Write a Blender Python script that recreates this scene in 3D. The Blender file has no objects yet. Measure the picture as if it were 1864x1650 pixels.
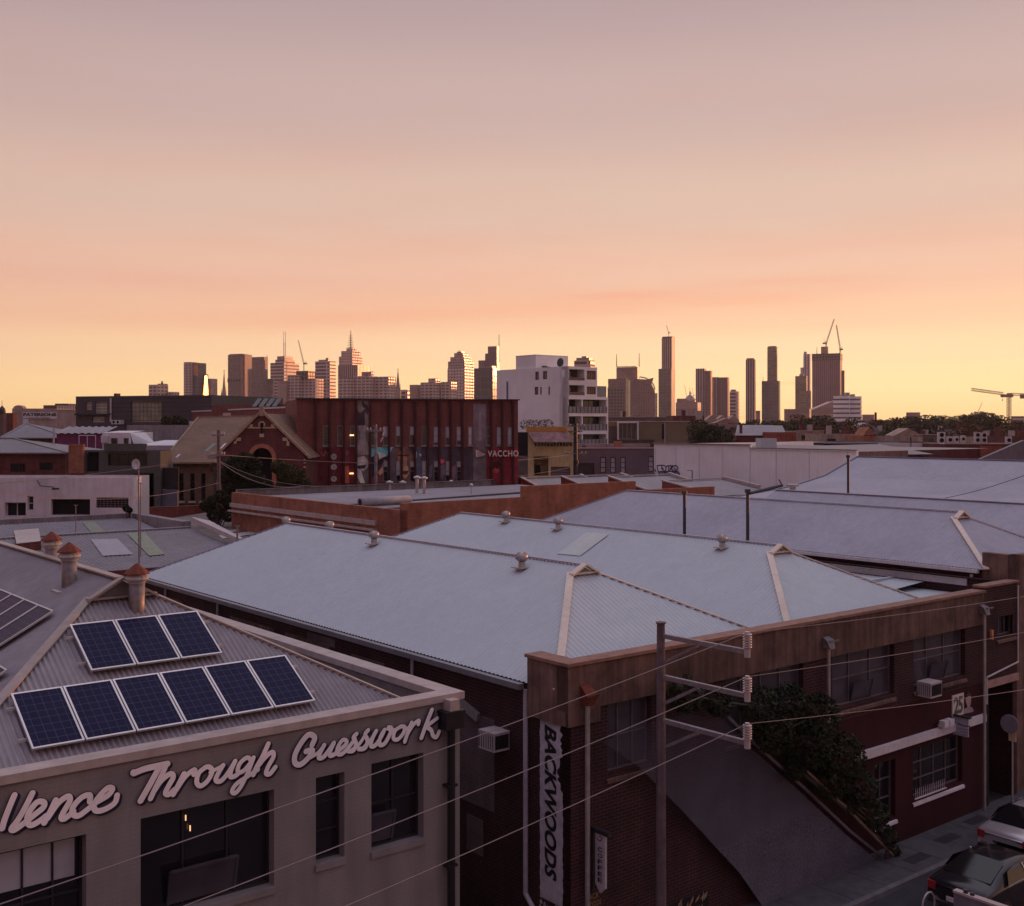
import bpy, math, random
NISH, SKY, SUN, EXPO = .25, 1.0, 2.1, 0.08
HAZE = .00006
from mathutils import Vector
random.seed(11)
R = math.radians
F, CX, HY, H = 2072.0, 932.0, 772.0, 13.0     # focal length and horizon of the view (pixels), eye height (m)
COL = bpy.context.scene.collection

# ---------------------------------------------------------------- frames
class Fr:
    """A horizontal reference frame: a rotation about z and an origin."""
    def __init__(s, ang=0.0, ox=0.0, oy=0.0):
        s.a = ang; s.c = math.cos(ang); s.s = math.sin(ang); s.ox = ox; s.oy = oy
        s.cx, s.cy = s.inv(0, 0)
    def inv(s, X, Y):
        dx, dy = X - s.ox, Y - s.oy
        return s.c*dx + s.s*dy, -s.s*dx + s.c*dy
    def w(s, x, y, z=0.0):
        return (s.ox + s.c*x - s.s*y, s.oy + s.s*x + s.c*y, z)
    def d(s, px, py):
        k = (px - CX)/F
        return s.c*k + s.s, -s.s*k + s.c, -(py - HY)/F
    def onx(s, px, py, x):
        a, b, c = s.d(px, py); t = (x - s.cx)/a
        return (x, s.cy + b*t, H + c*t)
    def ony(s, px, py, y):
        a, b, c = s.d(px, py); t = (y - s.cy)/b
        return (s.cx + a*t, y, H + c*t)
    def onz(s, px, py, z):
        a, b, c = s.d(px, py); t = (z - H)/c
        return (s.cx + a*t, s.cy + b*t, z)
G = Fr(R(38.9))           # the street grid of the near blocks
W = Fr(0)
def face(px0, D0, px1, D1):
    """frame whose x axis runs along a facade between two sight lines"""
    ax, ay = (px0-CX)/F*D0, D0
    bx, by = (px1-CX)/F*D1, D1
    return Fr(math.atan2(by-ay, bx-ax), ax, ay)

# ---------------------------------------------------------------- mesh builder
class MB:
    def __init__(s): s.v = []; s.f = []; s.mi = []; s.m = 0
    def add(s, vs, fs):
        n = len(s.v); s.v += [tuple(p) for p in vs]
        for f in fs: s.f.append(tuple(i+n for i in f)); s.mi.append(s.m)
        return s
    def quad(s, *p): return s.add(p, [tuple(range(len(p)))])
    def box(s, x0, x1, y0, y1, z0, z1):
        if x0 > x1: x0, x1 = x1, x0
        if y0 > y1: y0, y1 = y1, y0
        if z0 > z1: z0, z1 = z1, z0
        return s.add([(x0,y0,z0),(x1,y0,z0),(x1,y1,z0),(x0,y1,z0),(x0,y0,z1),(x1,y0,z1),(x1,y1,z1),(x0,y1,z1)],
                     [(0,3,2,1),(4,5,6,7),(0,1,5,4),(1,2,6,5),(2,3,7,6),(3,0,4,7)])
    def ext(s, pts, vec):
        """extrude a planar polygon by a vector"""
        n = len(pts); q = [tuple(a+b for a, b in zip(p, vec)) for p in pts]
        fs = [tuple(range(n)), tuple(range(2*n-1, n-1, -1))] + [(i, n+i, n+(i+1)%n, (i+1)%n) for i in range(n)]
        return s.add(list(pts)+q, fs)
    def tube(s, p0, p1, r, n=8, r1=None):
        p0, p1 = Vector(p0), Vector(p1); d = (p1-p0)
        if d.length < 1e-6: return s
        d.normalize(); a = d.orthogonal().normalized(); b = d.cross(a); r1 = r if r1 is None else r1
        vs = []
        for p, rr in ((p0, r), (p1, r1)):
            for i in range(n):
                t = 2*math.pi*i/n; vs.append(p + (a*math.cos(t)+b*math.sin(t))*rr)
        return s.add(vs, [(i, (i+1)%n, n+(i+1)%n, n+i) for i in range(n)] + [tuple(range(n-1,-1,-1)), tuple(range(n, 2*n))])
    def path(s, pts, r, n=6):
        for a, b in zip(pts, pts[1:]): s.tube(a, b, r, n)
        return s
    def bar(s, p0, p1, w, h):
        """rectangular bar, w across (horizontal), h in the vertical sense"""
        p0, p1 = Vector(p0), Vector(p1); d = (p1-p0).normalized()
        up = Vector((0,0,1)) if abs(d.z) < .95 else Vector((0,1,0))
        a = d.cross(up).normalized()*w/2; b = a.cross(d).normalized()*h/2
        vs = [p0-a-b, p0+a-b, p0+a+b, p0-a+b, p1-a-b, p1+a-b, p1+a+b, p1-a+b]
        return s.add(vs, [(0,1,2,3),(7,6,5,4),(0,4,5,1),(1,5,6,2),(2,6,7,3),(3,7,4,0)])
    def lathe(s, cx, cy, prof, n=16):
        vs = []
        for r, z in prof:
            for i in range(n):
                t = 2*math.pi*i/n; vs.append((cx+r*math.cos(t), cy+r*math.sin(t), z))
        fs = []
        for k in range(len(prof)-1):
            for i in range(n): fs.append((k*n+i, k*n+(i+1)%n, (k+1)*n+(i+1)%n, (k+1)*n+i))
        fs += [tuple(range(n-1,-1,-1)), tuple(range((len(prof)-1)*n, len(prof)*n))]
        return s.add(vs, fs)
    def wall(s, P, s0, s1, z0, z1, th, holes=()):
        """wall with rectangular openings; P(s, depth, z) gives the point"""
        hs = [(max(a,s0), min(b,s1), max(c,z0), min(d,z1)) for a, b, c, d in holes]
        xs = sorted({s0, s1, *[h[0] for h in hs], *[h[1] for h in hs]})
        zs = sorted({z0, z1, *[h[2] for h in hs], *[h[3] for h in hs]})
        for a, b in zip(xs, xs[1:]):
            for c, d in zip(zs, zs[1:]):
                mx, mz = (a+b)/2, (c+d)/2
                if any(h[0] < mx < h[1] and h[2] < mz < h[3] for h in hs): continue
                s.quad(P(a,0,c), P(b,0,c), P(b,0,d), P(a,0,d))
        for a, b, c, d in hs:
            s.quad(P(a,0,c), P(a,th,c), P(b,th,c), P(b,0,c)); s.quad(P(a,0,d), P(b,0,d), P(b,th,d), P(a,th,d))
            s.quad(P(a,0,c), P(a,0,d), P(a,th,d), P(a,th,c)); s.quad(P(b,0,c), P(b,th,c), P(b,th,d), P(b,0,d))
        s.quad(P(s0,0,z0), P(s0,0,z1), P(s0,th,z1), P(s0,th,z0)); s.quad(P(s1,0,z0), P(s1,th,z0), P(s1,th,z1), P(s1,0,z1))
        s.quad(P(s0,0,z1), P(s1,0,z1), P(s1,th,z1), P(s0,th,z1))
        return s
    def corr(s, P, s0, s1, t0, t1, pitch, amp, seg=4):
        """corrugated sheet: P(s, t, h); t0(s), t1(s) are its lower and upper limits"""
        n = max(4, int(abs(s1-s0)/pitch)*seg); pts = []
        for i in range(n+1):
            x = s0 + (s1-s0)*i/n; h = amp*math.sin(2*math.pi*(x-s0)/pitch)
            a, b = t0(x), t1(x)
            if b < a + .001: b = a + .001
            pts.append((P(x, a, h), P(x, b, h)))
        base = len(s.v)
        for a, b in pts: s.v += [a, b]
        for i in range(n):
            s.f.append((base+2*i, base+2*i+2, base+2*i+3, base+2*i+1)); s.mi.append(s.m)
        return s
    def mesh(s, name, mats, o, smooth=False):
        me = bpy.data.meshes.new(name)
        me.from_pydata([(x-o[0], y-o[1], z-o[2]) for x, y, z in s.v], [], s.f)
        for m in (mats if isinstance(mats, (list, tuple)) else [mats]): me.materials.append(m)
        if any(s.mi): me.polygons.foreach_set('material_index', s.mi)
        if smooth: me.polygons.foreach_set('use_smooth', [True]*len(s.f))
        me.update(); return me

def tag(o, label=None, cat=None, group=None, kind=None):
    if label: o['label'] = label
    if cat: o['category'] = cat
    if group: o['group'] = group
    if kind: o['kind'] = kind
    return o
class Thing:
    def __init__(s, name, label, cat, fr, o, group=None):
        s.fr, s.o = fr, tuple(o)
        e = bpy.data.objects.new(name, None); COL.objects.link(e); s.e = e
        e.location = fr.w(*o); e.rotation_euler = (0, 0, fr.a); e.empty_display_size = .2
        tag(e, label, cat, group)
    def part(s, name, mb, mat, parent=None, smooth=False, label=None):
        ob = bpy.data.objects.new(name, mb.mesh(name, mat, s.o, smooth)); COL.objects.link(ob)
        ob.parent = parent or s.e
        if label: ob['label'] = label
        return ob
def solo(name, label, cat, mb, mat, fr, o, group=None, kind=None, smooth=False):
    ob = bpy.data.objects.new(name, mb.mesh(name, mat, o, smooth)); COL.objects.link(ob)
    ob.location = fr.w(*o); ob.rotation_euler = (0, 0, fr.a)
    return tag(ob, label, cat, group, kind)

# ---------------------------------------------------------------- materials
def srgb(*c):
    return tuple(((x/255)/12.92 if x/255 <= .04045 else ((x/255+.055)/1.055)**2.4) for x in c) + (1,)
MC = {}
def base(name):
    m = bpy.data.materials.new(name); m.use_nodes = True; nt = m.node_tree
    return m, nt, nt.nodes['Principled BSDF']
def N(nt, t, **k):
    n = nt.nodes.new(t)
    for a, b in k.items():
        if a in n.inputs: n.inputs[a].default_value = b
        else: setattr(n, a, b)
    return n
def mul(nt, a, b, fac=1.0, mode='MULTIPLY'):
    n = nt.nodes.new('ShaderNodeMix'); n.data_type = 'RGBA'; n.blend_type = mode; n.inputs['Factor'].default_value = fac
    for k, v in (('A', a), ('B', b)):
        i = [q for q in n.inputs if q.name == k and q.type == 'RGBA'][0]
        if hasattr(v, 'links') or hasattr(v, 'is_output'): nt.links.new(v, i)
        else: i.default_value = v
    return [q for q in n.outputs if q.type == 'RGBA'][0]
def dirt(nt, vec, scale, lo, hi, detail=6):
    n = N(nt, 'ShaderNodeTexNoise', Scale=scale, Detail=detail, Roughness=.6); nt.links.new(vec, n.inputs['Vector'])
    r = nt.nodes.new('ShaderNodeMapRange'); r.inputs['From Min'].default_value = .3; r.inputs['From Max'].default_value = .7
    r.inputs['To Min'].default_value = lo; r.inputs['To Max'].default_value = hi
    nt.links.new(n.outputs['Fac'], r.inputs['Value'])
    return r.outputs['Result'], n.outputs['Fac']
def M(name, col, rough=.75, metal=0., var=.25, scale=4., bump=.0, streak=0., big=.15, spec=.35):
    if name in MC: return MC[name]
    m, nt, b = base(name)
    c = tuple(col)+(1,) if len(col) == 3 else tuple(col)
    tc = N(nt, 'ShaderNodeTexCoord')
    f1, raw = dirt(nt, tc.outputs['Object'], scale, 1-var, 1+var*.5)
    out = mul(nt, c, f1)
    f2, _ = dirt(nt, tc.outputs['Object'], scale*.12, 1-big, 1+big*.5, 3)
    out = mul(nt, out, f2)
    if streak:
        mp = N(nt, 'ShaderNodeMapping'); mp.inputs['Scale'].default_value = (3, 3, .18)
        nt.links.new(tc.outputs['Object'], mp.inputs['Vector'])
        f3, _ = dirt(nt, mp.outputs['Vector'], 1.6, 1-streak, 1.05)
        out = mul(nt, out, f3)
    nt.links.new(out, b.inputs['Base Color'])
    b.inputs['Roughness'].default_value = rough; b.inputs['Metallic'].default_value = metal
    b.inputs['Specular IOR Level'].default_value = spec
    if bump:
        bp = N(nt, 'ShaderNodeBump', Strength=bump, Distance=.02); nt.links.new(raw, bp.inputs['Height']); nt.links.new(bp.outputs[0], b.inputs['Normal'])
    MC[name] = m; return m
def brick(name, c1, c2, mortar, bw=.24, bh=.086, ms=.012, var=.35, rough=.85, streak=.25, off=.5, bump=.3):
    if name in MC: return MC[name]
    m, nt, b = base(name)
    tc = N(nt, 'ShaderNodeTexCoord'); sp = N(nt, 'ShaderNodeSeparateXYZ'); nt.links.new(tc.outputs['Object'], sp.inputs[0])
    ad = N(nt, 'ShaderNodeMath', operation='ADD'); nt.links.new(sp.outputs[0], ad.inputs[0]); nt.links.new(sp.outputs[1], ad.inputs[1])
    cb = N(nt, 'ShaderNodeCombineXYZ'); nt.links.new(ad.outputs[0], cb.inputs[0]); nt.links.new(sp.outputs[2], cb.inputs[1])
    br = N(nt, 'ShaderNodeTexBrick'); br.offset = off
    br.inputs['Scale'].default_value = 1; br.inputs['Brick Width'].default_value = bw; br.inputs['Row Height'].default_value = bh
    br.inputs['Mortar Size'].default_value = ms; br.inputs['Mortar Smooth'].default_value = .2
    br.inputs['Color1'].default_value = tuple(c1)+(1,); br.inputs['Color2'].default_value = tuple(c2)+(1,); br.inputs['Mortar'].default_value = tuple(mortar)+(1,)
    nt.links.new(cb.outputs[0], br.inputs['Vector'])
    f1, _ = dirt(nt, tc.outputs['Object'], .9, 1-var, 1+var*.4)
    out = mul(nt, br.outputs['Color'], f1)
    mp = N(nt, 'ShaderNodeMapping'); mp.inputs['Scale'].default_value = (2, 2, .2); nt.links.new(tc.outputs['Object'], mp.inputs['Vector'])
    f3, _ = dirt(nt, mp.outputs['Vector'], 1.2, 1-streak, 1.05); out = mul(nt, out, f3)
    nt.links.new(out, b.inputs['Base Color']); b.inputs['Roughness'].default_value = rough; b.inputs['Specular IOR Level'].default_value = .25
    if bump:
        bp = N(nt, 'ShaderNodeBump', Strength=bump, Distance=.01); bp.invert = True
        nt.links.new(br.outputs['Fac'], bp.inputs['Height']); nt.links.new(bp.outputs[0], b.inputs['Normal'])
    MC[name] = m; return m
def tower(name, wall, glass, bw=5., bh=4., ms=1.2, groughness=.25, off=0.0):
    """facade of a far tower: dark glazing set in a lighter grid"""
    if name in MC: return MC[name]
    m, nt, b = base(name)
    tc = N(nt, 'ShaderNodeTexCoord'); sp = N(nt, 'ShaderNodeSeparateXYZ'); nt.links.new(tc.outputs['Object'], sp.inputs[0])
    ad = N(nt, 'ShaderNodeMath', operation='ADD'); nt.links.new(sp.outputs[0], ad.inputs[0]); nt.links.new(sp.outputs[1], ad.inputs[1])
    cb = N(nt, 'ShaderNodeCombineXYZ'); nt.links.new(ad.outputs[0], cb.inputs[0]); nt.links.new(sp.outputs[2], cb.inputs[1])
    br = N(nt, 'ShaderNodeTexBrick'); br.offset = off; br.inputs['Scale'].default_value = 1
    br.inputs['Brick Width'].default_value = bw; br.inputs['Row Height'].default_value = bh; br.inputs['Mortar Size'].default_value = ms*.5
    br.inputs['Mortar Smooth'].default_value = .1
    g2 = tuple(x*1.6 for x in glass)
    br.inputs['Color1'].default_value = tuple(glass)+(1,); br.inputs['Color2'].default_value = g2+(1,); br.inputs['Mortar'].default_value = tuple(wall)+(1,)
    nt.links.new(cb.outputs[0], br.inputs['Vector'])
    f1, _ = dirt(nt, tc.outputs['Object'], .05, .75, 1.15); out = mul(nt, br.outputs['Color'], f1)
    nt.links.new(out, b.inputs['Base Color'])
    mr = N(nt, 'ShaderNodeMapRange'); mr.inputs['To Min'].default_value = groughness; mr.inputs['To Max'].default_value = .8
    nt.links.new(br.outputs['Fac'], mr.inputs['Value']); nt.links.new(mr.outputs[0], b.inputs['Roughness'])
    MC[name] = m; return m
def glass(name, col, rough=.12, spec=.6, metal=0.):
    return M(name, col, rough, metal, var=.3, scale=1.3, big=.3, spec=spec)

ROOFS = M('pale_sheet', (.41,.45,.465), .55, .0, .05, 2.0, big=.05, streak=.04, spec=.4)
ROOFG = M('grey_sheet', (.26,.235,.245), .55, .0, .14, 2.0, big=.18, streak=.12, spec=.4)
ROOFD = M('dull_sheet', (.19,.175,.185), .6, .0, .2, 2.0, big=.2)
ROOFW = M('white_sheet', (.62,.60,.62), .5, .0, .1, 2.0)
CAPM = M('cream_flashing', (.66,.55,.44), .5, .0, .12, 5)
RENDERW = brick('painted_brickwork', (.245,.215,.205), (.24,.21,.20), (.23,.20,.19), var=.16, streak=.2, bump=.12)
COPE = M('pale_coping', (.42,.35,.32), .7, 0, .2, 3)
RENDERB = M('stained_render', (.20,.115,.09), .9, 0, .45, 1.6, bump=.4, streak=.5, big=.4)
BRICKN = brick('near_brick', (.062,.018,.018), (.042,.013,.015), (.07,.048,.05))
BRICKM = brick('maroon_painted_brick', (.052,.009,.013), (.046,.008,.012), (.04,.007,.011), var=.2)
BRICKO = brick('orange_brick', (.42,.15,.085), (.33,.115,.065), (.30,.16,.12), var=.4)
BRICKR = brick('red_brick', (.34,.085,.055), (.28,.07,.048), (.28,.13,.10), bw=.5, bh=.2, ms=.02, var=.3, bump=0)
BRICKD = brick('dark_red_brick', (.17,.045,.04), (.14,.04,.035), (.15,.07,.06), bw=.5, bh=.2, ms=.02, var=.35, bump=0)
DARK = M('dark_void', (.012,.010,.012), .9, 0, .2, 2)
DGLASS = glass('dark_glass', (.018,.015,.02), .1)
MGLASS = glass('dusty_glass', (.07,.06,.075), .2)
BLIND = M('pale_blind', (.42,.40,.42), .6, 0, .15, 1.5)
DFRAME = M('dark_frame', (.035,.03,.035), .5, .3, .2, 6)
WFRAME = M('white_frame', (.55,.50,.50), .5, 0, .15, 6)
METAL = M('galvanised_metal', (.48,.44,.42), .42, .6, .25, 7, big=.2)
METALD = M('dark_metal', (.06,.055,.06), .5, .5, .3, 7)
RUST = M('rusty_iron', (.19,.052,.032), .85, .2, .5, 7, bump=.5)
BLACKP = M('black_paint', (.015,.013,.016), .45, 0, .2, 5)
PIPEW = M('white_pipe', (.42,.38,.42), .55, 0, .2, 5)
WHITEP = M('white_paint', (.62,.57,.58), .7, 0, .12, 5)
LETTER = M('letter_cream', (.88,.82,.80), .7, 0, .1, 4)
NAVY = M('letter_shadow_navy', (.022,.018,.05), .7, 0, .2, 4)
CONC = M('concrete', (.28,.25,.25), .85, 0, .25, 2, bump=.2, streak=.25)
ASPH = M('asphalt', (.045,.042,.052), .85, 0, .3, 9, bump=.5, big=.3)
LEAF = M('dark_leaves', (.030,.038,.018), .7, 0, .5, 2, spec=.2)
LEAF2 = M('olive_leaves', (.058,.052,.020), .7, 0, .5, .6, spec=.2)
LEAF3 = M('autumn_leaves', (.11,.055,.025), .75, 0, .5, .6, spec=.2)
BARK = M('bark', (.07,.05,.04), .9, 0, .4, 6, bump=.5)

# ---------------------------------------------------------------- small kits
def window(th, P, s0, s1, z0, z1, rec=.15, nx=2, ny=2, fw=.05, fmat=DFRAME, gmat=DGLASS, parent=None, label=None, name='window', pane=True):
    mb = MB(); f = fw
    def bx(a, b, c, d, n0, n1):
        p = [P(a,n0,c), P(b,n0,c), P(b,n0,d), P(a,n0,d), P(a,n1,c), P(b,n1,c), P(b,n1,d), P(a,n1,d)]
        mb.add(p, [(0,1,2,3),(7,6,5,4),(0,4,5,1),(1,5,6,2),(2,6,7,3),(3,7,4,0)])
    n0, n1 = rec-.05, rec+.02
    bx(s0, s1, z0, z0+f, n0, n1); bx(s0, s1, z1-f, z1, n0, n1); bx(s0, s0+f, z0+f, z1-f, n0, n1); bx(s1-f, s1, z0+f, z1-f, n0, n1)
    for i in range(1, nx):
        x = s0+(s1-s0)*i/nx; bx(x-f*.4, x+f*.4, z0+f, z1-f, n0+.01, n1)
    for j in range(1, ny):
        z = z0+(z1-z0)*j/ny; bx(s0+f, s1-f, z-f*.4, z+f*.4, n0+.005, n1)
    w = th.part(name, mb, fmat, parent, label=label)
    if pane:
        g = MB(); g.quad(P(s0+.01,rec,z0+.01), P(s1-.01,rec,z0+.01), P(s1-.01,rec,z1-.01), P(s0+.01,rec,z1-.01))
        th.part('pane', g, gmat, w)
    return w
def text_mesh(txt, size, bold=0., shear=0., extrude=.01, spacing=1.0):
    cu = bpy.data.curves.new('t', 'FONT'); cu.body = txt; cu.size = size; cu.shear = shear; cu.offset = bold; cu.extrude = extrude
    cu.space_character = spacing; cu.resolution_u = 4
    ob = bpy.data.objects.new('t', cu); COL.objects.link(ob); bpy.context.view_layer.update()
    me = bpy.data.meshes.new_from_object(ob.evaluated_get(bpy.context.evaluated_depsgraph_get()))
    vs = [tuple(v.co) for v in me.vertices]; fs = [tuple(p.vertices) for p in me.polygons]
    bpy.data.objects.remove(ob); bpy.data.curves.remove(cu); bpy.data.meshes.remove(me)
    return vs, fs
def put_text(mb, txt, P, sa, za, width, height, bold=0., shear=0., depth=.02, vertical=False, spacing=1.0):
    """lay text so its box fills width x height; P(s, depth, z). vertical: reads downwards, turned clockwise"""
    vs, fs = text_mesh(txt, 1.0, bold, shear, .01, spacing)
    x0 = min(v[0] for v in vs); x1 = max(v[0] for v in vs); y0 = min(v[1] for v in vs); y1 = max(v[1] for v in vs)
    out = []
    for x, y, z in vs:
        a = (x-x0)/(x1-x0); b = (y-y0)/(y1-y0); n = -depth*(.5+z*50)
        if vertical: out.append(P(sa + width*b, n, za + height*(1-a)))
        else: out.append(P(sa + width*a, n, za + height*b))
    mb.add(out, fs)
def smooth_path(pts, k=5):
    out = []
    n = len(pts)
    for i in range(n-1):
        p0 = pts[max(i-1,0)]; p1 = pts[i]; p2 = pts[i+1]; p3 = pts[min(i+2,n-1)]
        for j in range(k):
            t = j/k; t2 = t*t; t3 = t2*t
            out.append(tuple(.5*((2*p1[q]) + (-p0[q]+p2[q])*t + (2*p0[q]-5*p1[q]+4*p2[q]-p3[q])*t2 + (-p0[q]+3*p1[q]-3*p2[q]+p3[q])*t3) for q in (0,1)))
    out.append(pts[-1]); return out
def ribbon(mb, P, pts, wid, n0, step=.00025, caps=True):
    """brush stroke on a wall: pts in wall metres (s, z); every bit lies a hair prouder than the last"""
    pts = smooth_path(pts); L = []; Rr = []; n = n0
    for i, (x, z) in enumerate(pts):
        a = pts[max(i-1,0)]; b = pts[min(i+1,len(pts)-1)]
        dx, dz = b[0]-a[0], b[1]-a[1]; l = math.hypot(dx, dz) or 1; nx, nz = -dz/l*wid/2, dx/l*wid/2
        L.append(P(x+nx, -n, z+nz)); Rr.append(P(x-nx, -n, z-nz)); n += step
    b0 = len(mb.v); mb.v += [q for pr in zip(L, Rr) for q in pr]
    for i in range(len(pts)-1): mb.f.append((b0+2*i, b0+2*i+1, b0+2*i+3, b0+2*i+2)); mb.mi.append(mb.m)
    if caps:
        for (x, z) in (pts[0], pts[-1]):
            n += step*2
            mb.quad(*[P(x+wid/2*math.cos(t), -n, z+wid/2*math.sin(t)) for t in [2*math.pi*k/14 for k in range(14)]])
    return n
# ================================================================ helpers for sloping planes
def onplane(fr, px, py, A, B, C):
    a, b, c = fr.d(px, py); t = (A*fr.cx + B*fr.cy + C - H)/(c - A*a - B*b)
    x, y = fr.cx+a*t, fr.cy+b*t
    return (x, y, H+c*t)
def turbine(u, v, z, label, s=.82):
    t = Thing('turbine_vent', label, 'roof vent', G, (u, v, z), 'spinning turbine vents on the pale roofs')
    m = MB(); m.lathe(u, v, [(.13*s, z-.12), (.13*s, z+.16*s)], 14); m.box(u-.3*s, u+.3*s, v-.26*s, v+.26*s, z-.06, z-.03); t.part('neck', m, METAL)
    m = MB(); prof = []
    for k in range(9):
        a = math.pi*(k/8-.5)*.96; prof.append(((.03+.185*math.cos(a))*s, z+(.33+.165*math.sin(a))*s))
    m.lathe(u, v, prof, 20)
    for i in range(20):
        t0 = 2*math.pi*i/20
        for k in range(1, 8):
            pass
    for i in range(16):
        a = 2*math.pi*i/16; pts = []
        for k in range(7):
            b = math.pi*(k/6-.5)*.85; r = (.05+.19*math.cos(b))*s; pts.append((u+r*math.cos(a+.25*k/6), v+r*math.sin(a+.25*k/6), z+(.33+.17*math.sin(b))*s))
        m.path(pts, .008*s, 4)
    t.part('turbine_head', m, METAL, smooth=False)
def hiproof(th, uL, uR, vF, vB, ze, sl, mat, pitch, gab=.5, cap=.2, backhip=True, amp=.018, capmat=CAPM, seg=4, name='roof'):
    uc = (uL+uR)/2; h = (uR-uL)/2; zr = ze+sl*h; vg = vF+h-gab          # ridge, gablet line
    m = MB()
    def up(s):
        a = h if s > vg else s-vF
        if backhip: a = min(a, vB-s)
        return max(0., min(h, a))
    m.corr(lambda s,t,q: (uL+t, s, ze+sl*t+q), vF, vB, lambda s: 0., up, pitch, amp, seg)
    m.corr(lambda s,t,q: (uR-t, s, ze+sl*t+q), vF, vB, lambda s: 0., up, pitch, amp, seg)
    m.corr(lambda s,t,q: (s, vF+t, ze+sl*t+q), uL, uR, lambda s: 0., lambda s: min(s-uL, uR-s, h-gab), pitch, amp, seg)
    if backhip: m.corr(lambda s,t,q: (s, vB-t, ze+sl*t+q), uL, uR, lambda s: 0., lambda s: min(s-uL, uR-s, h), pitch, amp, seg)
    rf = th.part(name, m, mat, smooth=True)
    c = MB(); e = .035
    zg = ze+sl*(h-gab)
    hc = MB(); c2 = cap*.35
    for sx in (-1, 1):
        u0 = uL if sx < 0 else uR
        hc.bar((u0, vF, ze+e), (uc+sx*gab, vg, zg+e), cap if sx < 0 else c2*1.3, .035)
        if backhip: c.bar((u0, vB, ze+e), (uc, vB-h, zr+e), c2, .03)
    vend = vB-h if backhip else vB
    c.bar((uc, vg, zr+e), (uc, vend, zr+e), cap if not backhip else c2*1.6, .04)
    th.part('ridge_cap', c, M('ridge_flashing', (.34,.33,.38), .5, .1, .15, 4) if backhip else capmat, rf); th.part('hip_cap', hc, capmat, rf)
    g = MB(); y = vg-.02                                                # small gablet with a pitched hood
    g.quad((uc-gab, y, zg), (uc+gab, y, zg), (uc, y, zr))
    g.m = 1
    for sx in (-1, 1): g.bar((uc+sx*(gab+.1), y-.12, zg-.02), (uc, y-.12, zr+.05), .22, .05)
    g.bar((uc-gab-.1, y-.1, zg+.01), (uc+gab+.1, y-.1, zg+.01), .16, .05)
    th.part('gablet', g, [mat, capmat], rf)
    return rf, (uc, zr, vg)

# ================================================================ the ground
m = MB(); m.quad((-3400,-300,0), (3400,-300,0), (3400,3400,0), (-3400,3400,0))
solo('ground', None, None, m, M('ground_dirt', (.075,.062,.055), .95, 0, .4, .05, big=.4), W, (0,0,0), kind='structure')
m = MB(); m.quad((-60,6.5,.004), (120,6.5,.004), (120,18.1,.004), (-60,18.1,.004))
solo('road', None, None, m, ASPH, G, (0,12,0), kind='structure')
m = MB(); m.box(-60, 120, 18.1, 19.9, .0, .14); m.box(-60, 120, 2.5, 6.4, 0, .14)
solo('footpath', None, None, m, M('footpath_asphalt', (.085,.078,.085), .85, 0, .3, 3, bump=.3), G, (0,19,0), kind='structure')
m = MB(); m.box(-60, 120, 17.92, 18.097, .0, .15)
solo('kerb', None, None, m, M('bluestone', (.15,.14,.15), .8, 0, .3, 4), G, (0,18,0), kind='structure')

rnd = random.Random(12)
m = MB()
for k in range(16):
    u = rnd.uniform(18, 60); v = rnd.uniform(8, 17.4); a, b = rnd.uniform(.5, 3), rnd.uniform(.3, .9); m.box(u, u+a, v, v+b, .003, .0085+.0004*k)
solo('road_patch', None, None, m, M('fresh_asphalt', (.028,.026,.032), .8, 0, .3, 8), G, (30,12,0), kind='structure')
m = MB()
for k in range(30): m.box(16+k*1.5, 16.02+k*1.5, 18.12, 19.74, .141, .1435)
for k in range(9): m.box(30+k*2.2, 31+k*2.2, 18.5+.3*(k%3), 18.9+.3*(k%3), .141, .145)
solo('footpath_joint', None, None, m, M('joint_dark', (.03,.028,.034), .9), G, (30,19,0), kind='structure')
m = MB()
for k in range(8): m.box(24+k*6.2, 24.1+k*6.2, 15.6, 17.8, .012, .015)
solo('parking_line', None, None, m, M('worn_line', (.30,.28,.28), .8, 0, .6, 3), G, (30,16,0), kind='structure')
# ================================================================ the corner building with the lettering
VF = 19.76
Pf = lambda s, n, z: (s, VF+n, z)
L = Thing('painted_brick_building', 'off-white painted building with big script lettering and solar panels on its hipped roof', 'building', G, (9.1, 24, 0))
def fw(px0, px1, py0, py1, plane=VF):   # window rectangle from its corners (top-left, bottom-right)
    a = G.ony(px0, py0, plane); b = G.ony(px1, py1, plane); c = G.ony(px1, py0, plane)
    return a, b
def fz(px, py): return G.ony(px, py, VF)[2]
def fu(px): return G.ony(px, 900, VF)[0]
LW = [(fu(-70), fu(157), fz(155,1700)-.3, fz(155,1519), 4, 2),
      (fu(256), fu(499), fz(499,1613), fz(499,1437), 3, 1),
      (fu(575), fu(627), fz(627,1560), fz(627,1405), 1, 3),
      (fu(676), fu(771), fz(771,1525), fz(771,1370), 2, 2)]
m = MB(); m.wall(Pf, 3.6, 14.5, 0, 7.1, .34, [(a,b,c,d) for a,b,c,d,_,_ in LW])
m.wall(lambda s,n,z: (14.5-n, s, z), VF+.002, 42, 0, 7.1, .3)
m.wall(lambda s,n,z: (14.2+n, s, z), VF+.36, 42, 6.3, 7.1, .1)
m.quad((3.6,VF+.3,6.3),(14.2,VF+.3,6.3),(14.2,VF+.3,7.1),(3.6,VF+.3,7.1))
m.wall(lambda s,n,z: (3.6+n, s, z), VF+.01, 42, 0, 6.9, .3)
L.part('wall', m, RENDERW)
m = MB(); m.box(3.5, 14.58, VF-.07, VF+.36, 7.1, 7.25); m.box(14.14, 14.58, VF+.36, 42, 7.1, 7.25)
L.part('coping', m, COPE)
em0, nt0, bs0 = base('filament_glow'); bs0.inputs['Emission Color'].default_value = (1,.5,.2,1); bs0.inputs['Emission Strength'].default_value = 1.2
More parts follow.
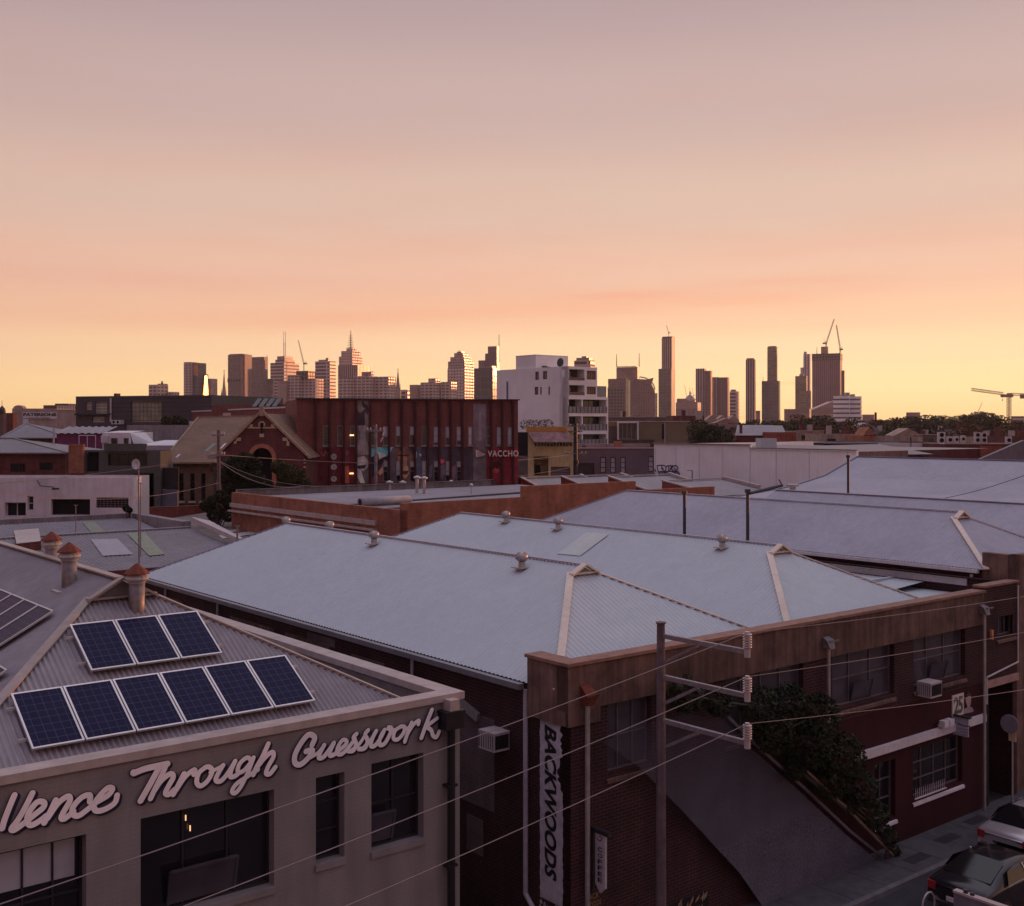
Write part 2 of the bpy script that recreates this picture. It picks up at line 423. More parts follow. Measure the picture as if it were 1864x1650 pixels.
for px, py in ((338,1489),(346,1508)):
    a = G.ony(px, py, VF+.2); m = MB(); m.tube((a[0],a[1],a[2]-.05),(a[0],a[1],a[2]+.05),.012,6); L.part('filament_lamp', m, em0)
m = MB(); m.quad((12, VF+.36, 6.62), (14.2, VF+.36, 6.62), (14.2, 42, 6.62), (12, 42, 6.62)); L.part('gutter', m, ROOFG)
rf, (uc, zr, vg) = hiproof(L, 3.9, 13.75, 20.1, 42, 6.92, .555, ROOFG, .11, gab=.65, cap=.2, backhip=False, amp=.022, capmat=M('dull_flashing', (.33,.26,.23), .5, .1, .2, 4), seg=6)
for i, (a, b, c, d, nx, ny) in enumerate(LW):
    w = window(L, Pf, a, b, c, d, rec=.26, nx=nx, ny=ny, fw=.045, gmat=DGLASS)
    s = MB(); s.box(a-.02, b+.02, VF-.05, VF+.2, c-.13, c-.005); L.part('sill', s, RENDERW, w)
    if i == 0:
        bl = MB(); bl.quad(*[Pf(x, .245, z) for x, z in ((a+.05,d-.75),(b-.12,d-.75),(b-.12,d-.1),(a+.05,d-.1))]); L.part('blind', bl, BLIND, w)
    if i in (1, 3):
        sh = MB(); x0 = a+(b-a)*(.22 if i == 1 else .03); x1 = a+(b-a)*(.72 if i == 1 else .47); z1 = c+(d-c)*(.40 if i == 1 else .40)
        sh.bar((x0, VF+.05, z1), (x1, VF+.05, z1), .05, .05); sh.bar((x0, VF+.2, c+.1), (x0, VF+.05, z1), .05, .05); sh.bar((x1, VF+.2, c+.1), (x1, VF+.05, z1), .05, .05)
        sh.quad((x0, VF+.2, c+.1), (x1, VF+.2, c+.1), (x1, VF+.05, z1-.03), (x0, VF+.05, z1-.03)); L.part('open_sash', sh, MGLASS, w)
# lettering painted on the parapet band
def crop(ox, oy, k, pts): return [(G.ony(ox+x/k, oy+y/k, VF)[0], G.ony(ox+x/k, oy+y/k, VF)[2]) for x, y in pts]
S2 = lambda *p: crop(0, 1240, 3.883, p); S3 = lambda *p: crop(440, 1200, 3.667, p)
WORDS = {'lettering': [
 (S2((95,800),(58,890),(25,975),(8,1035)), .15), (S2((222,785),(175,880),(120,975),(75,1035),(95,1045),(160,1000),(235,940),(300,885),(300,850),(255,850),(205,910),(185,970),(205,1012),(260,990),(320,945)), .15),
 (S2((385,835),(350,910),(305,995)), .15), (S2((330,960),(400,860),(470,808),(485,840),(440,920),(425,960),(450,965),(510,915)), .15),
 (S2((625,845),(625,800),(570,815),(510,880),(505,930),(545,945),(610,900),(670,850)), .15),
 (S2((670,850),(755,800),(785,755),(750,750),(690,810),(655,870),(670,910),(730,900),(800,855),(818,800)), .15)],
 'through': [
 (S2((935,640),(940,645),(1010,617),(1090,598),(1175,580)), .17), (S2((1120,600),(1065,700),(1020,780),(985,840)), .17), (S2((1165,590),(1130,670),(1085,760),(1055,825)), .15),
 (S2((1075,780),(1130,700),(1195,650),(1215,675),(1180,740),(1160,785),(1185,795),(1225,760)), .15),
 (S2((1290,650),(1255,720),(1215,795)), .15), (S2((1235,765),(1300,670),(1365,620),(1360,655)), .14),
 (S2((1440,605),(1395,645),(1380,710),(1410,735),(1460,695),(1490,630),(1465,600),(1440,605)), .14), (S2((1475,640),(1520,615),(1565,590)), .1),
 (S2((1565,590),(1530,650),(1515,695),(1550,700),(1600,645),(1645,570)), .14), (S2((1650,560),(1620,630),(1618,670),(1650,665),(1680,640)), .14),
 (S2((1770,560),(1735,535),(1685,575),(1668,630),(1700,635),(1745,590),(1780,535)), .13), (S2((1780,535),(1740,640),(1690,740),(1650,785),(1628,770),(1660,720),(1740,665),(1810,620)), .13),
 (S3((165,560),(125,650),(90,710),(65,765)), .15), (S3((85,725),(140,655),(190,615),(200,645),(165,710),(150,755),(175,760),(212,715)), .14)],
 'guesswork': [
 (S3((460,570),(478,520),(440,500),(395,545),(350,625),(345,685),(380,700),(430,660),(465,605),(420,612)), .17),
 (S3((445,655),(500,620),(540,570)), .11), (S3((540,570),(512,625),(505,655),(535,650),(575,600),(600,560)), .14), (S3((605,555),(580,610),(580,640),(610,630),(650,595)), .14),
 (S3((640,605),(680,570),(690,545),(665,535),(635,575),(625,620),(650,632),(690,600),(745,530)), .13),
 (S3((755,495),(735,520),(752,560),(735,605),(700,610)), .14), (S3((725,600),(775,560),(825,480)), .11), (S3((832,470),(812,500),(828,540),(810,590),(770,595)), .14),
 (S3((800,585),(850,530),(885,475)), .1), (S3((885,475),(858,530),(850,575),(880,570),(915,520),(940,468)), .14), (S3((940,468),(912,520),(908,565),(940,560),(975,500),(985,455),(960,455),(1000,470)), .14),
 (S3((1048,445),(1010,475),(1000,525),(1030,530),(1065,490),(1075,450),(1048,445)), .13), (S3((1068,470),(1100,450),(1118,425)), .1),
 (S3((1120,420),(1098,475),(1075,545)), .14), (S3((1090,500),(1130,435),(1168,405),(1165,430)), .13),
 (S3((1255,335),(1225,410),(1185,520)), .15), (S3((1290,390),(1250,420),(1215,445)), .13), (S3((1215,445),(1250,470),(1262,505),(1285,515),(1302,480)), .14)]}
off = .012
for nm, strokes in WORDS.items():
    for dx, dz, wd, mt, nme in ((.055, -.05, .012, NAVY, 'letter_shadow'), (.028, -.025, .016, NAVY, 'letter_shadow'), (.0, .0, .022, NAVY, 'letter_outline'), (0, 0, 0, LETTER, 'lettering')):
        m = MB(); n = off if nme == 'letter_shadow' else (.055 if nme == 'lettering' else .044)
        if (dx, dz) == (.028, -.025): n = .034
        for pts, wd0 in strokes:
            n = ribbon(m, Pf, [(x+dx, z+dz) for x, z in pts], wd0*.66 + wd, n, .00006)
        L.part(nme, m, mt)
# rainwater head and black downpipe at the corner
p = G.ony(822, 1310, VF-.15)
d = Thing('black_downpipe', 'black box-headed downpipe on the corner of the off-white lettered building', 'downpipe', G, (p[0], VF-.15, 0))
m = MB(); m.tube((p[0], VF-.14, .3), (p[0], VF-.14, p[2]), .085, 10)
for z in (1.5, 3.6, 5.3): m.box(p[0]-.13, p[0]+.13, VF-.2, VF-.002, z, z+.05)
d.part('pipe', m, BLACKP)
m = MB(); z0 = G.ony(822,1325,VF-.15)[2]; z1 = G.ony(822,1296,VF-.15)[2]
m.box(p[0]-.25, p[0]+.2, VF-.32, VF-.005, z0, z1); m.box(p[0]-.28, p[0]+.23, VF-.35, VF-.004, z1, z1+.05); d.part('rainwater_head', m, BLACKP)
m = MB(); m.box(p[0]-.14, p[0]+.1, VF-.3, VF-.006, z1+.051, z1+.28); d.part('outlet_box', m, COPE)
# tall roof vents with rusty caps
def roofvent(u, v, z, h, label, s=1.0, lean=0):
    t = Thing('cowled_roof_vent', label, 'roof vent', G, (u, v, z), 'rusty capped vents on the corner roof')
    m = MB(); m.lathe(u, v, [(.165*s, z-.5), (.165*s, z+h*.62)], 18); t.part('pipe', m, M('old_zinc', (.33,.27,.25), .5, .45, .45, 4, bump=.3, streak=.4), smooth=True)
    m = MB(); m.lathe(u, v, [(.17*s, z+h*.56), (.19*s, z+h*.60), (.25*s, z+h*.66), (.25*s, z+h*.69), (.17*s, z+h*.77)], 18); t.part('skirt', m, M('flaking_white', (.52,.46,.42), .7, .1, .35, 9))
    m = MB(); m.lathe(u, v, [(.175*s, z+h*.70), (.175*s, z+h*.775)], 18); m.lathe(u, v, [(.275*s, z+h*.77), (.27*s, z+h*.79), (.19*s, z+h*.86), (.10*s, z+h*.94), (.02*s, z+h)], 10); t.part('cap', m, RUST)
    m = MB(); m.box(u-.32, u+.32, v-.28, v+.28, z-.2, z-.12); t.part('flashing', m, METAL)
sl = .555; zf = lambda px, py: onplane(G, px, py, 0, sl, 6.92-sl*20.1)
vb_ = vg-.42; q = G.ony(249, 1110, vb_); zt_ = G.ony(249, 1026, vb_)[2]; zb_ = 6.92+sl*(vb_-20.1); roofvent(q[0], vb_, zb_, zt_-zb_, 'nearest rusty capped vent, standing before the little gable of the solar roof')
q = onplane(G, 126, 1064, sl, 0, 6.92-sl*3.9); roofvent(q[0], q[1], q[2], .95, 'middle rusty capped vent with an orange lit side, left of the little gable')
roofvent(9.1, 30.0, 9.3, .95, 'farthest rusty capped vent, poking up behind the roof ridge at the left')
# solar panels
PVC = None
def pvmat():
    m, nt, b = base('solar_cells'); tc = N(nt, 'ShaderNodeTexCoord')
    br = N(nt, 'ShaderNodeTexBrick'); br.offset = 0; br.inputs['Scale'].default_value = 1; br.inputs['Brick Width'].default_value = .16; br.inputs['Row Height'].default_value = .16
    br.inputs['Mortar Size'].default_value = .004; br.inputs['Color1'].default_value = (.006,.005,.030,1); br.inputs['Color2'].default_value = (.009,.007,.040,1); br.inputs['Mortar'].default_value = (.06,.06,.10,1)
    nt.links.new(tc.outputs['Object'], br.inputs['Vector'])
    w = N(nt, 'ShaderNodeTexWave', Scale=.314/.026, Distortion=0.); w.wave_type = 'BANDS'; w.bands_direction = 'X'; nt.links.new(tc.outputs['Object'], w.inputs['Vector'])
    cr = N(nt, 'ShaderNodeValToRGB'); cr.color_ramp.elements[0].position = .9; cr.color_ramp.elements[0].color = (0,0,0,1); cr.color_ramp.elements[1].position = 1; cr.color_ramp.elements[1].color = (.02,.02,.045,1)
    nt.links.new(w.outputs['Fac'], cr.inputs['Fac'])
    nt.links.new(mul(nt, br.outputs['Color'], cr.outputs['Color'], 1, 'ADD'), b.inputs['Base Color']); b.inputs['Roughness'].default_value = .35; b.inputs['Specular IOR Level'].default_value = .06
    return m
PV = pvmat(); ALU = M('aluminium_frame', (.60,.56,.56), .4, .5, .1, 5)
def panel(P3, s0, t0, w, h, label, group, n=.0):
    """P3(s, t, n): a point on the sloping plane"""
    o = P3(s0, t0, 0)
    t = Thing('solar_panel', label, 'solar panel', G, o, group)
    m = MB(); f = .035
    def sl_(a, b, c, d, n0, n1):
        p = [P3(a,c,n0), P3(b,c,n0), P3(b,d,n0), P3(a,d,n0), P3(a,c,n1), P3(b,c,n1), P3(b,d,n1), P3(a,d,n1)]
        m.add(p, [(3,2,1,0),(4,5,6,7),(0,1,5,4),(1,2,6,5),(2,3,7,6),(3,0,4,7)])
    sl_(s0, s0+w, t0, t0+f, 0, .04); sl_(s0, s0+w, t0+h-f, t0+h, 0, .04); sl_(s0, s0+f, t0+f, t0+h-f, 0, .04); sl_(s0+w-f, s0+w, t0+f, t0+h-f, 0, .04)
    t.part('frame', m, ALU)
    m = MB(); m.quad(P3(s0+f,t0+f,.03), P3(s0+w-f,t0+f,.03), P3(s0+w-f,t0+h-f,.03), P3(s0+f,t0+h-f,.03)); t.part('cells', m, PV)
    return t
cs = 1/math.sqrt(1+sl*sl)
PH = lambda lift: (lambda s, t, n: (s, 20.1+t*cs - (n+lift)*sl*cs, 6.92+sl*t*cs + (n+lift)*cs))
def rowfit(TL, TR, BL, BR, lift):
    C = 6.92-sl*20.1+lift/cs
    q = [onplane(G, x, y, 0, sl, C) for x, y in (TL, TR, BL, BR)]
    u0 = (q[0][0]+q[2][0])/2; u1 = (q[1][0]+q[3][0])/2; vt = (q[0][1]+q[1][1])/2; vb = (q[2][1]+q[3][1])/2
    print('row', u0, u1, vt, vb, (vt-vb)/cs); return u0, u1, (vb-20.1)/cs, (vt-20.1)/cs
words6 = ['leftmost', 'second from the left', 'third from the left', 'fourth from the left', 'fifth from the left', 'rightmost']
for nm, cn, n, tag3 in (('upper row of three', ((126,1135),(357,1108),(161,1219),(402,1184)), 3, ['left', 'middle', 'right']), ('lower row of six', ((17,1262),(515,1187),(57,1365),(570,1267)), 6, words6)):
    u0, u1, t0, t1 = rowfit(*cn, .14); wdt = (u1-u0)/n
    for i in range(n):
        panel(PH(.12), u0+i*wdt+.012, t0, wdt-.024, t1-t0, f'{tag3[i]} dark blue solar panel in the {nm}', 'solar panels on the front roof slope')
    t = Thing('panel_rail', f'thin metal rails carrying the {nm} solar panels', 'mounting rail', G, (u0, 21, 7))
    m = MB()
    for f in (.22, .78):
        tt = t0+(t1-t0)*f; m.bar(PH(.08)(u0-.14, tt, 0), PH(.08)(u1+.14, tt, 0), .04, .05)
    t.part('rail', m, ALU)
# array on the left slope
PL = lambda s, t, n: (3.9+t*cs-(n+.1)*sl*cs, s, 6.92+sl*t*cs+(n+.1)*cs)
c = [onplane(G, x, y, sl, 0, 6.92-sl*3.9+.14) for x, y in ((105,1108),(0,1062),(0,1170))]
v0 = c[0][1]; tt = (c[0][0]-3.9)/cs
for k in range(5):
    for r in range(2):
        panel(PL, v0+k*1.01, tt-1.66*(r+1), .99, 1.64, f'faded solar panel, {"upper" if r == 0 else "lower"} row, number {k+1} back on the left slope', 'solar panels on the left roof slope')
q = onplane(G, 20, 1216, sl, 0, 6.92-sl*3.9+.14)
panel(PL, q[1], (q[0]-3.9)/cs-1.64, .99, 1.64, 'single solar panel corner at the left edge, below the larger left array', 'solar panels on the left roof slope')

# ================================================================ the long brick factory with twin pale roofs
B = Thing('brick_factory', 'two-storey brick factory with stained render parapet and twin pale hipped roofs', 'building', G, (24, 30, 0))
U0 = 17.7
Ps = lambda s, n, z: (U0+n, s, z)
def gz(px, py): return G.ony(px, py, VF)[2]
BW = [(fu(1106), fu(1186), 4.62, 6.28, 3, 2), (fu(1320), fu(1462), 4.62, 6.3, 4, 2), (fu(1515), fu(1628), 4.75, 6.34, 3, 2), (fu(1663), fu(1757), 4.75, 6.34, 3, 2),
      (fu(1815), fu(1848), 5.75, 6.55, 3, 1)]
GW = [(fu(1592), fu(1630), 1.0, 2.75, 2, 3), (fu(1662), fu(1752), 1.3, 2.85, 4, 3)]
UM = fu(1468)
m = MB(); m.wall(Pf, U0, UM, 0, 6.3, .4, [BW[0][:4], BW[1][:4]]); m.wall(Pf, UM, 38.5, 4.36, 6.42, .4, [w[:4] for w in BW[2:]])
m.wall(Pf, 36.25, 38.5, 6.42, 7.5, .35)
m.wall(Ps, VF+.002, 46.4, 0, 6.62, .4)
m.wall(lambda s,n,z: (s, 46.4-n, z), U0, 35.3, 0, 6.7, .3); m.wall(lambda s,n,z: (38.5-n, s, z), VF+.01, 30, 0, 7.5, .3)
B.part('wall', m, BRICKN)
m = MB(); m.wall(Pf, UM, 36.25, 0, 4.36, .4, [w[:4] for w in GW]); B.part('painted_wall', m, BRICKM, label='dark maroon painted lower wall')
m = MB(); m.wall(lambda s,n,z: (s, VF-.05+n, z), U0-.12, 36.2, 6.3, 7.36, .4); m.wall(lambda s,n,z: (U0-.12+n, s, z), VF-.048, 21.2, 5.95, 7.36, .6)
m.quad((U0-.12,21.2,5.95),(U0-.12,VF-.05,5.95),(U0+.35,VF-.05,5.95),(U0+.35,21.2,5.95)); m.wall(lambda s,n,z: (s, VF+.34-n, z), U0-.12, 36.2, 6.6, 7.36, .02)
m.wall(lambda s,n,z: (s, VF-.052+n, z), U0-.12, U0+.9, 5.95, 6.298, .1)
B.part('parapet', m, RENDERB)
m = MB(); m.box(U0-.17, 36.25, VF-.1, VF+.38, 7.362, 7.44); m.box(U0-.17, U0+.37, VF+.382, 21.25, 7.362, 7.44); m.box(36.2, 38.56, VF-.06, VF+.38, 7.502, 7.57); B.part('coping', m, M('brown_coping', (.27,.15,.11), .85, 0, .3, 4))
hiproof(B, 17.62, 26.5, 20.15, 46.4, 6.72, .5, ROOFS, .17, gab=.42, cap=.2, amp=.016)
hiproof(B, 26.5, 35.3, 20.15, 46.4, 6.72, .5, ROOFS, .17, gab=.42, cap=.2, amp=.016)
m = MB(); m.box(17.36, 17.52, 21.26, 46.5, 6.58, 6.72); m.box(35.28, 35.5, 20.3, 46.4, 6.6, 6.72); B.part('gutter', m, M('grey_gutter', (.22,.21,.23), .5, .3, .2, 5))
m = MB(); m.quad((35.4,20.1,6.9),(38.3,20.1,6.9),(38.3,31,6.9),(35.4,31,6.9)); m.bar((35.6,24.5,7.15),(38.4,24.5,7.15),.15,.15); m.corr(lambda s,t,q: (35.5+t, s, 7.0+.06*t+q), 23.2, 30, lambda s: 0, lambda s: 2.8, .12, .012); B.part('lean_to_roof', m, ROOFS)
for i, (a, b, c, d, nx, ny) in enumerate(BW+GW):
    w = window(B, Pf, a, b, c, d, rec=.22, nx=nx, ny=ny, fw=.04, fmat=M('weathered_frame', (.13,.11,.11), .6, 0, .3, 6), gmat=MGLASS if i < 4 else DGLASS)
    s = MB(); s.add([Pf(a-.05,-.06,c-.22), Pf(b+.05,-.06,c-.22), Pf(b+.05,-.05,c-.14), Pf(a-.05,-.05,c-.14), Pf(b+.05,.2,c), Pf(a-.05,.2,c)], [(0,1,2,3),(3,2,4,5)]); B.part('sill', s, RENDERB if i < 5 else WHITEP, w)
    if i in (2, 3):
        sh = MB(); x0 = a+(b-a)*.35; x1 = a+(b-a)*.65
        sh.quad((x0,VF+.15,c+.05),(x1,VF+.15,c+.05),(x1,VF+.02,c+.6),(x0,VF+.02,c+.6)); sh.bar((x1,VF+.15,c+.05),(x1,VF,c+.62),.03,.03); B.part('open_sash', sh, MGLASS, w)
    if i == 6:
        g = MB(); 
        for k in range(16): g.tube(Pf(a+(b-a)*(k+.5)/16*.6, -.06, c), Pf(a+(b-a)*(k+.5)/16*.6, -.06, c+.32), .008, 4)
        g.bar(Pf(a,-.07,c+.02), Pf(a+(b-a)*.62,-.07,c+.02), .03, .04); B.part('window_grille', g, WHITEP, w)
# loading dock: a dark opening under the last brick bay
m = MB(); m.wall(Pf, 36.25, 36.6, 0, 4.2, .4); m.quad(Pf(36.6,3.5,0), Pf(38.5,3.5,0), Pf(38.5,3.5,4.3), Pf(36.6,3.5,4.3)); B.part('dock_recess', m, DARK)
m = MB(); m.box(36.2, 38.5, VF-.07, VF+.1, 4.12, 4.36); B.part('dock_lintel', m, M('pinkish_beam', (.42,.25,.22), .8, 0, .3, 3))
a = G.ony(1556,1384,VF); b = G.ony(1789,1296,VF)
m = MB(); m.box(a[0], b[0], VF-.14, VF-.01, 3.06, 3.31); B.part('fascia_strip', m, WHITEP)
# greenish skylight in the second roof
q = [onplane(G, x, y, .5, 0, 6.72-.5*26.5+.03) for x, y in ((1068,969),(1108,973),(1056,1012),(1014,1008))]
m = MB(); m.quad(*q); B.part('skylight', m, M('pale_fibreglass', (.46,.50,.47), .4, 0, .1, 3))
# side wall features
m = MB(); a = G.onx(840,1277,U0); b = G.onx(874,1306,U0); m.bar((U0-.06, a[1], a[2]), (U0-.06, b[1], b[2]), .1, .22); B.part('flashing', m, METAL)
m = MB()                                    # blind strip windows high under the eave
for px0, px1 in ((300,335),(420,500),(520,600)):
    v1 = G.onx(px0, 1100, U0)[1]; v2 = G.onx(px1, 1100, U0)[1]; m.box(U0-.03, U0+.1, v2, v1, 5.7, 6.15)
B.part('lintel', m, RENDERB)
def downpipe(label, pts, head=None, mat=METAL, r=.05, hm=RUST):
    t = Thing('downpipe', label, 'downpipe', G, (pts[-1][0], pts[-1][1], 0)); m = MB(); m.path(pts, r, 8); t.part('pipe', m, mat)
    if head:
        u, z = head; m = MB()
        k_ = 1 if hm is RUST else .55
        m.add([(u-.14,VF-.06,z+.32*k_),(u+.14,VF-.06,z+.32*k_),(u+.17,VF-.06-.28*k_,z+.1),(u-.17,VF-.06-.28*k_,z+.1),(u-.14,VF-.06,z-.12),(u+.14,VF-.06,z-.12),(u+.12,VF-.3,z-.14),(u-.12,VF-.3,z-.14)],
              [(0,1,2,3),(7,6,5,4),(0,3,7,4),(1,5,6,2),(3,2,6,7),(0,4,5,1)]); m.box(u-.2, u+.2, VF-.37, VF-.34, z+.07, z+.12); t.part('rainwater_head', m, hm)
    return t
downpipe('white downpipe beside the peeling painted sign on the brick side wall', [(U0-.09,21.3,6.55),(U0-.09,21.3,1.6),(U0-.12,20.8,1.2),(U0-.12,20.8,0)], mat=PIPEW, r=.06)
for px, lb in ((305,'short pale downpipe under the long factory eave, farthest of three'),(400,'short pale downpipe under the long factory eave, middle of three'),(755,'short pale downpipe under the long factory eave, nearest of three')):
    v_ = G.onx(px, 1100, U0)[1]; downpipe(lb, [(U0-.09,v_,6.6),(U0-.09,v_,4.9),(U0-.02,v_,4.7),(U0-.02,v_,0)], mat=PIPEW, r=.045)
rnd = random.Random(31); t = Thing('wall_patch', 'paler repaired brick patches on the shaded factory side wall', 'wall patch', G, (U0, 26, 3)); LB = brick('pale_patch_brick', (.15,.10,.10), (.12,.08,.085), (.15,.12,.12))
for px0, px1, py0, py1 in ((838,900,1290,1480),(850,880,1480,1560),(640,700,1190,1215),(560,610,1150,1180)):
    a = G.onx(px0, py0, U0); b = G.onx(px1, py1, U0); t.part('brick_patch', MB().box(U0-.012, U0-.002, b[1], a[1], min(a[2],b[2]), max(a[2],b[2])), LB)
z = gz(1060,1270); u = fu(1061)
downpipe('grey downpipe with a rusty spout near the factory corner', [(u,VF-.16,z-.1),(u,VF-.16,0)], (u, z), r=.06)
for px, py, lb in ((1500,1170,'downpipe with a small metal head between the two left factory windows'), (1784,1110,'downpipe with a small metal head right of the last big factory window')):
    z = gz(px, py); u = fu(px); downpipe(lb, [(u,VF-.16,z-.1),(u,VF-.16,0 if px > 1600 else 4)], (u, z), hm=M('dull_zinc', (.20,.18,.19), .6, .3, .3, 6), r=.05)
def aircon(label, fr, u0, u1, v0, v1, z0, z1):
    t = Thing('air_conditioner', label, 'air conditioner', fr, (u0, v0, z0), 'window air conditioners on the brick walls')
    m = MB(); m.box(u0, u1, v0, v1, z0, z1); m.box(u0-.015, u1+.015, v0-.015, v1, z1, z1+.015); t.part('case', m, M('aircon_case', (.52,.46,.45), .6, 0, .15, 5))
    m = MB()
    for k in range(7):
        y = v0+.04+(v1-v0-.08)*k/6; m.box(u0-.012, u0-.002, y-.008, y+.008, z0+.05, z1-.05)
        x = u0+.04+(u1-u0-.08)*k/6; m.box(x-.008, x+.008, v0-.012, v0-.002, z0+.05, z1-.05)
    t.part('vent_grille', m, METALD); m = MB(); m.quad((u0+.05,v0-.004,z0+.06),(u1-.05,v0-.004,z0+.06),(u1-.05,v0-.004,z1-.05),(u0+.05,v0-.004,z1-.05)); t.part('front_panel', m, DARK)
a = G.onx(875,1330,U0-.5); b = G.onx(928,1366,U0)
aircon('white air conditioner jutting from the shaded brick side wall', G, U0-.5, U0-.01, b[1], b[1]+.62, b[2]+.02, b[2]+.47)
u = fu(1668); aircon('white air conditioner jutting out below the right factory window', G, u, u+.62, VF-.5, VF-.02, 4.5, 4.95)
# BACKWOODS painted sign: peeling white patch and black letters, reading downwards
t = Thing('painted_wall_sign', 'peeling white BACKWOODS sign painted down the brick wall corner', 'sign', G, (U0, 20.6, 1))
v0 = G.onx(1026,1450,U0)[1]; v1 = G.onx(983,1450,U0)[1]; zt = G.onx(1000,1308,U0)[2]; zb = G.onx(1000,1640,U0)[2]
m = MB(); n = 60; rnd = random.Random(5); Lp = []; Rp = []
for i in range(n+1):
    z = zb+(zt-zb)*i/n; e = .13 if (i > n*.62) else .03; Lp.append((U0-.012, v1-rnd.uniform(0,.025), z)); Rp.append((U0-.012, v0+rnd.uniform(0, e)+(.1 if n*.68 < i < n*.8 else 0), z))
for i in range(n): m.quad(Lp[i], Rp[i], Rp[i+1], Lp[i+1])
for k in range(26):
    y = rnd.uniform(v0, v1); z = zt+rnd.uniform(0,.12) if k % 2 else zb-rnd.uniform(0,.25); s = rnd.uniform(.02,.08); m.quad((U0-.012,y,z-s),(U0-.012,y-s,z),(U0-.012,y,z+s*1.4),(U0-.012,y+s,z))
t.part('painted_panel', m, M('old_white_paint', (.50,.46,.50), .8, 0, .3, 4, bump=.2))
m = MB(); Psr = lambda s, n_, z: (U0+n_-.014, v1-s, z)
za = G.onx(1005,1602,U0)[2]; zc = G.onx(1005,1322,U0)[2]; W_ = v1-v0
put_text(m, 'BACKWOODS', Psr, W_*.22, za, W_*.5, zc-za, bold=.035, shear=.25, depth=.006, vertical=True)
t.part('lettering', m, BLACKP)
# COFFEE blade sign
q = G.ony(1094,1520,VF-.3); u = q[0]
def zu(py, px=1094): return G.onx(px, py, u)[2]
va, vb = G.onx(1085,1570,u)[1], G.onx(1103,1570,u)[1]
t = Thing('blade_sign', 'narrow white COFFEE sign hanging off the factory wall', 'sign', G, (u, VF-.2, zu(1600)))
m = MB(); m.ext([(u-.03, va, zu(1519)), (u-.03, vb, zu(1519)), (u-.03, vb, zu(1614)), (u-.03, (va+vb)/2, zu(1626)), (u-.03, va, zu(1611))], (.06,0,0)); t.part('board', m, M('sign_board', (.46,.41,.44), .7, 0, .15, 4))
m = MB(); Pc = lambda s, n_, z: (u-.031+n_, va-s, z); wv = va-vb
for k, ch in enumerate('COFFEE'):
    zz = zu(1546)+(zu(1602)-zu(1546))*k/5; put_text(m, ch, Pc, wv*.28, zz-.055, wv*.46, .105, bold=.02, depth=.006)
ribbon(m, Pc, [(wv*.2, zu(1528)), (wv*.5, zu(1531)), (wv*.7, zu(1524)), (wv*.45, zu(1522))], .02, .004)
t.part('lettering', m, BLACKP)
m = MB(); m.bar((u, VF-.02, zu(1514)), (u, vb-.1, zu(1514)), .12, .1); m.bar((u, VF-.02, zu(1520)), (u, VF-.02, zu(1630)), .05, .05); t.part('bracket', m, METALD)
# small painted name low on the wall
m = MB(); c1 = G.ony(1067,1640,VF)
put_text(m, 'BACK', Pf, c1[0], c1[2]-.02, .42, .13, bold=.02, depth=.01); put_text(m, 'WOODS', Pf, c1[0]-.02, c1[2]-.2, .5, .13, bold=.02, depth=.01)
solo('painted_name', 'small dull gold BACK WOODS lettering low on the dark wall', 'sign', m, M('dull_gold', (.22,.13,.06), .7, 0, .2, 5), G, (c1[0], VF, c1[2]))
# decorative leaf screen at the foot of the picture
a = G.ony(1222,1640,VF); m = MB(); rnd = random.Random(3)
fx0, fx1, fz0, fz1 = fu(1215), fu(1285), gz(1285,1680), gz(1285,1624)
for k in range(26):
    x = rnd.uniform(fx0, fx1-.1); z = rnd.uniform(fz0, fz1-.1); t_ = rnd.uniform(.4, 1.4); l = .28
    m.quad((x,VF-.05,z),(x+l*.5*math.cos(t_)-.04,VF-.052,z+l*.5*math.sin(t_)),(x+l*math.cos(t_),VF-.05,z+l*math.sin(t_)),(x+l*.5*math.cos(t_)+.05,VF-.048,z+l*.5*math.sin(t_)-.03))
t = Thing('leaf_screen', 'pale leaf-patterned screen on the dark ground floor wall', 'screen', G, (fx0, VF, fz0)); t.part('leaf_pattern', m, M('screen_gold', (.30,.20,.12), .6, .2, .2, 5))
m = MB(); m.box(fx0-.05, fx1+.05, VF-.04, VF-.01, fz0-.1, fz1+.05); t.part('backing', m, DARK)
# 25 sign, portrait panel, hanging sign, floodlights
a = fu(1732); b = fu(1752.5); z0, z1 = gz(1742,1303), gz(1742,1264)
t = Thing('number_sign', 'cream panel with a big grey 25 on the maroon wall', 'sign', G, (a, VF, z0))
m = MB(); m.box(a, b, VF-.04, VF-.005, z0, z1); t.part('board', m, M('cream_board', (.62,.54,.45), .7, 0, .1, 4))
m = MB(); put_text(m, '25', lambda s,n_,z: (s, VF-.041+n_, z), a+(b-a)*.1, z0+(z1-z0)*.1, (b-a)*.8, (z1-z0)*.8, bold=.03, depth=.006, spacing=.85); t.part('lettering', m, M('slate_ink', (.10,.10,.12), .7, 0, .1, 4))
t = Thing('portrait_mural', 'small painted head and shoulders beside the 25 panel', 'mural', G, (fu(1763), VF, 4))
def wpoly(pts, mat, nm, off_, parent=None):
    m = MB(); m.quad(*[(G.ony(x,y,VF)[0], VF-off_, G.ony(x,y,VF)[2]) for x, y in pts]); return t.part(nm, m, mat, parent)
wpoly(((1754,1300),(1755,1291),(1761,1287),(1768,1287),(1772,1293),(1771,1296)), M('mural_coat', (.30,.25,.27), .8, 0, .3, 9), 'shoulders', .01)
wpoly(((1761,1289),(1757,1278),(1757,1270),(1761,1264),(1765,1264),(1767,1270),(1766,1281),(1764,1288)), M('mural_skin', (.42,.28,.25), .8, 0, .3, 12), 'head', .02)
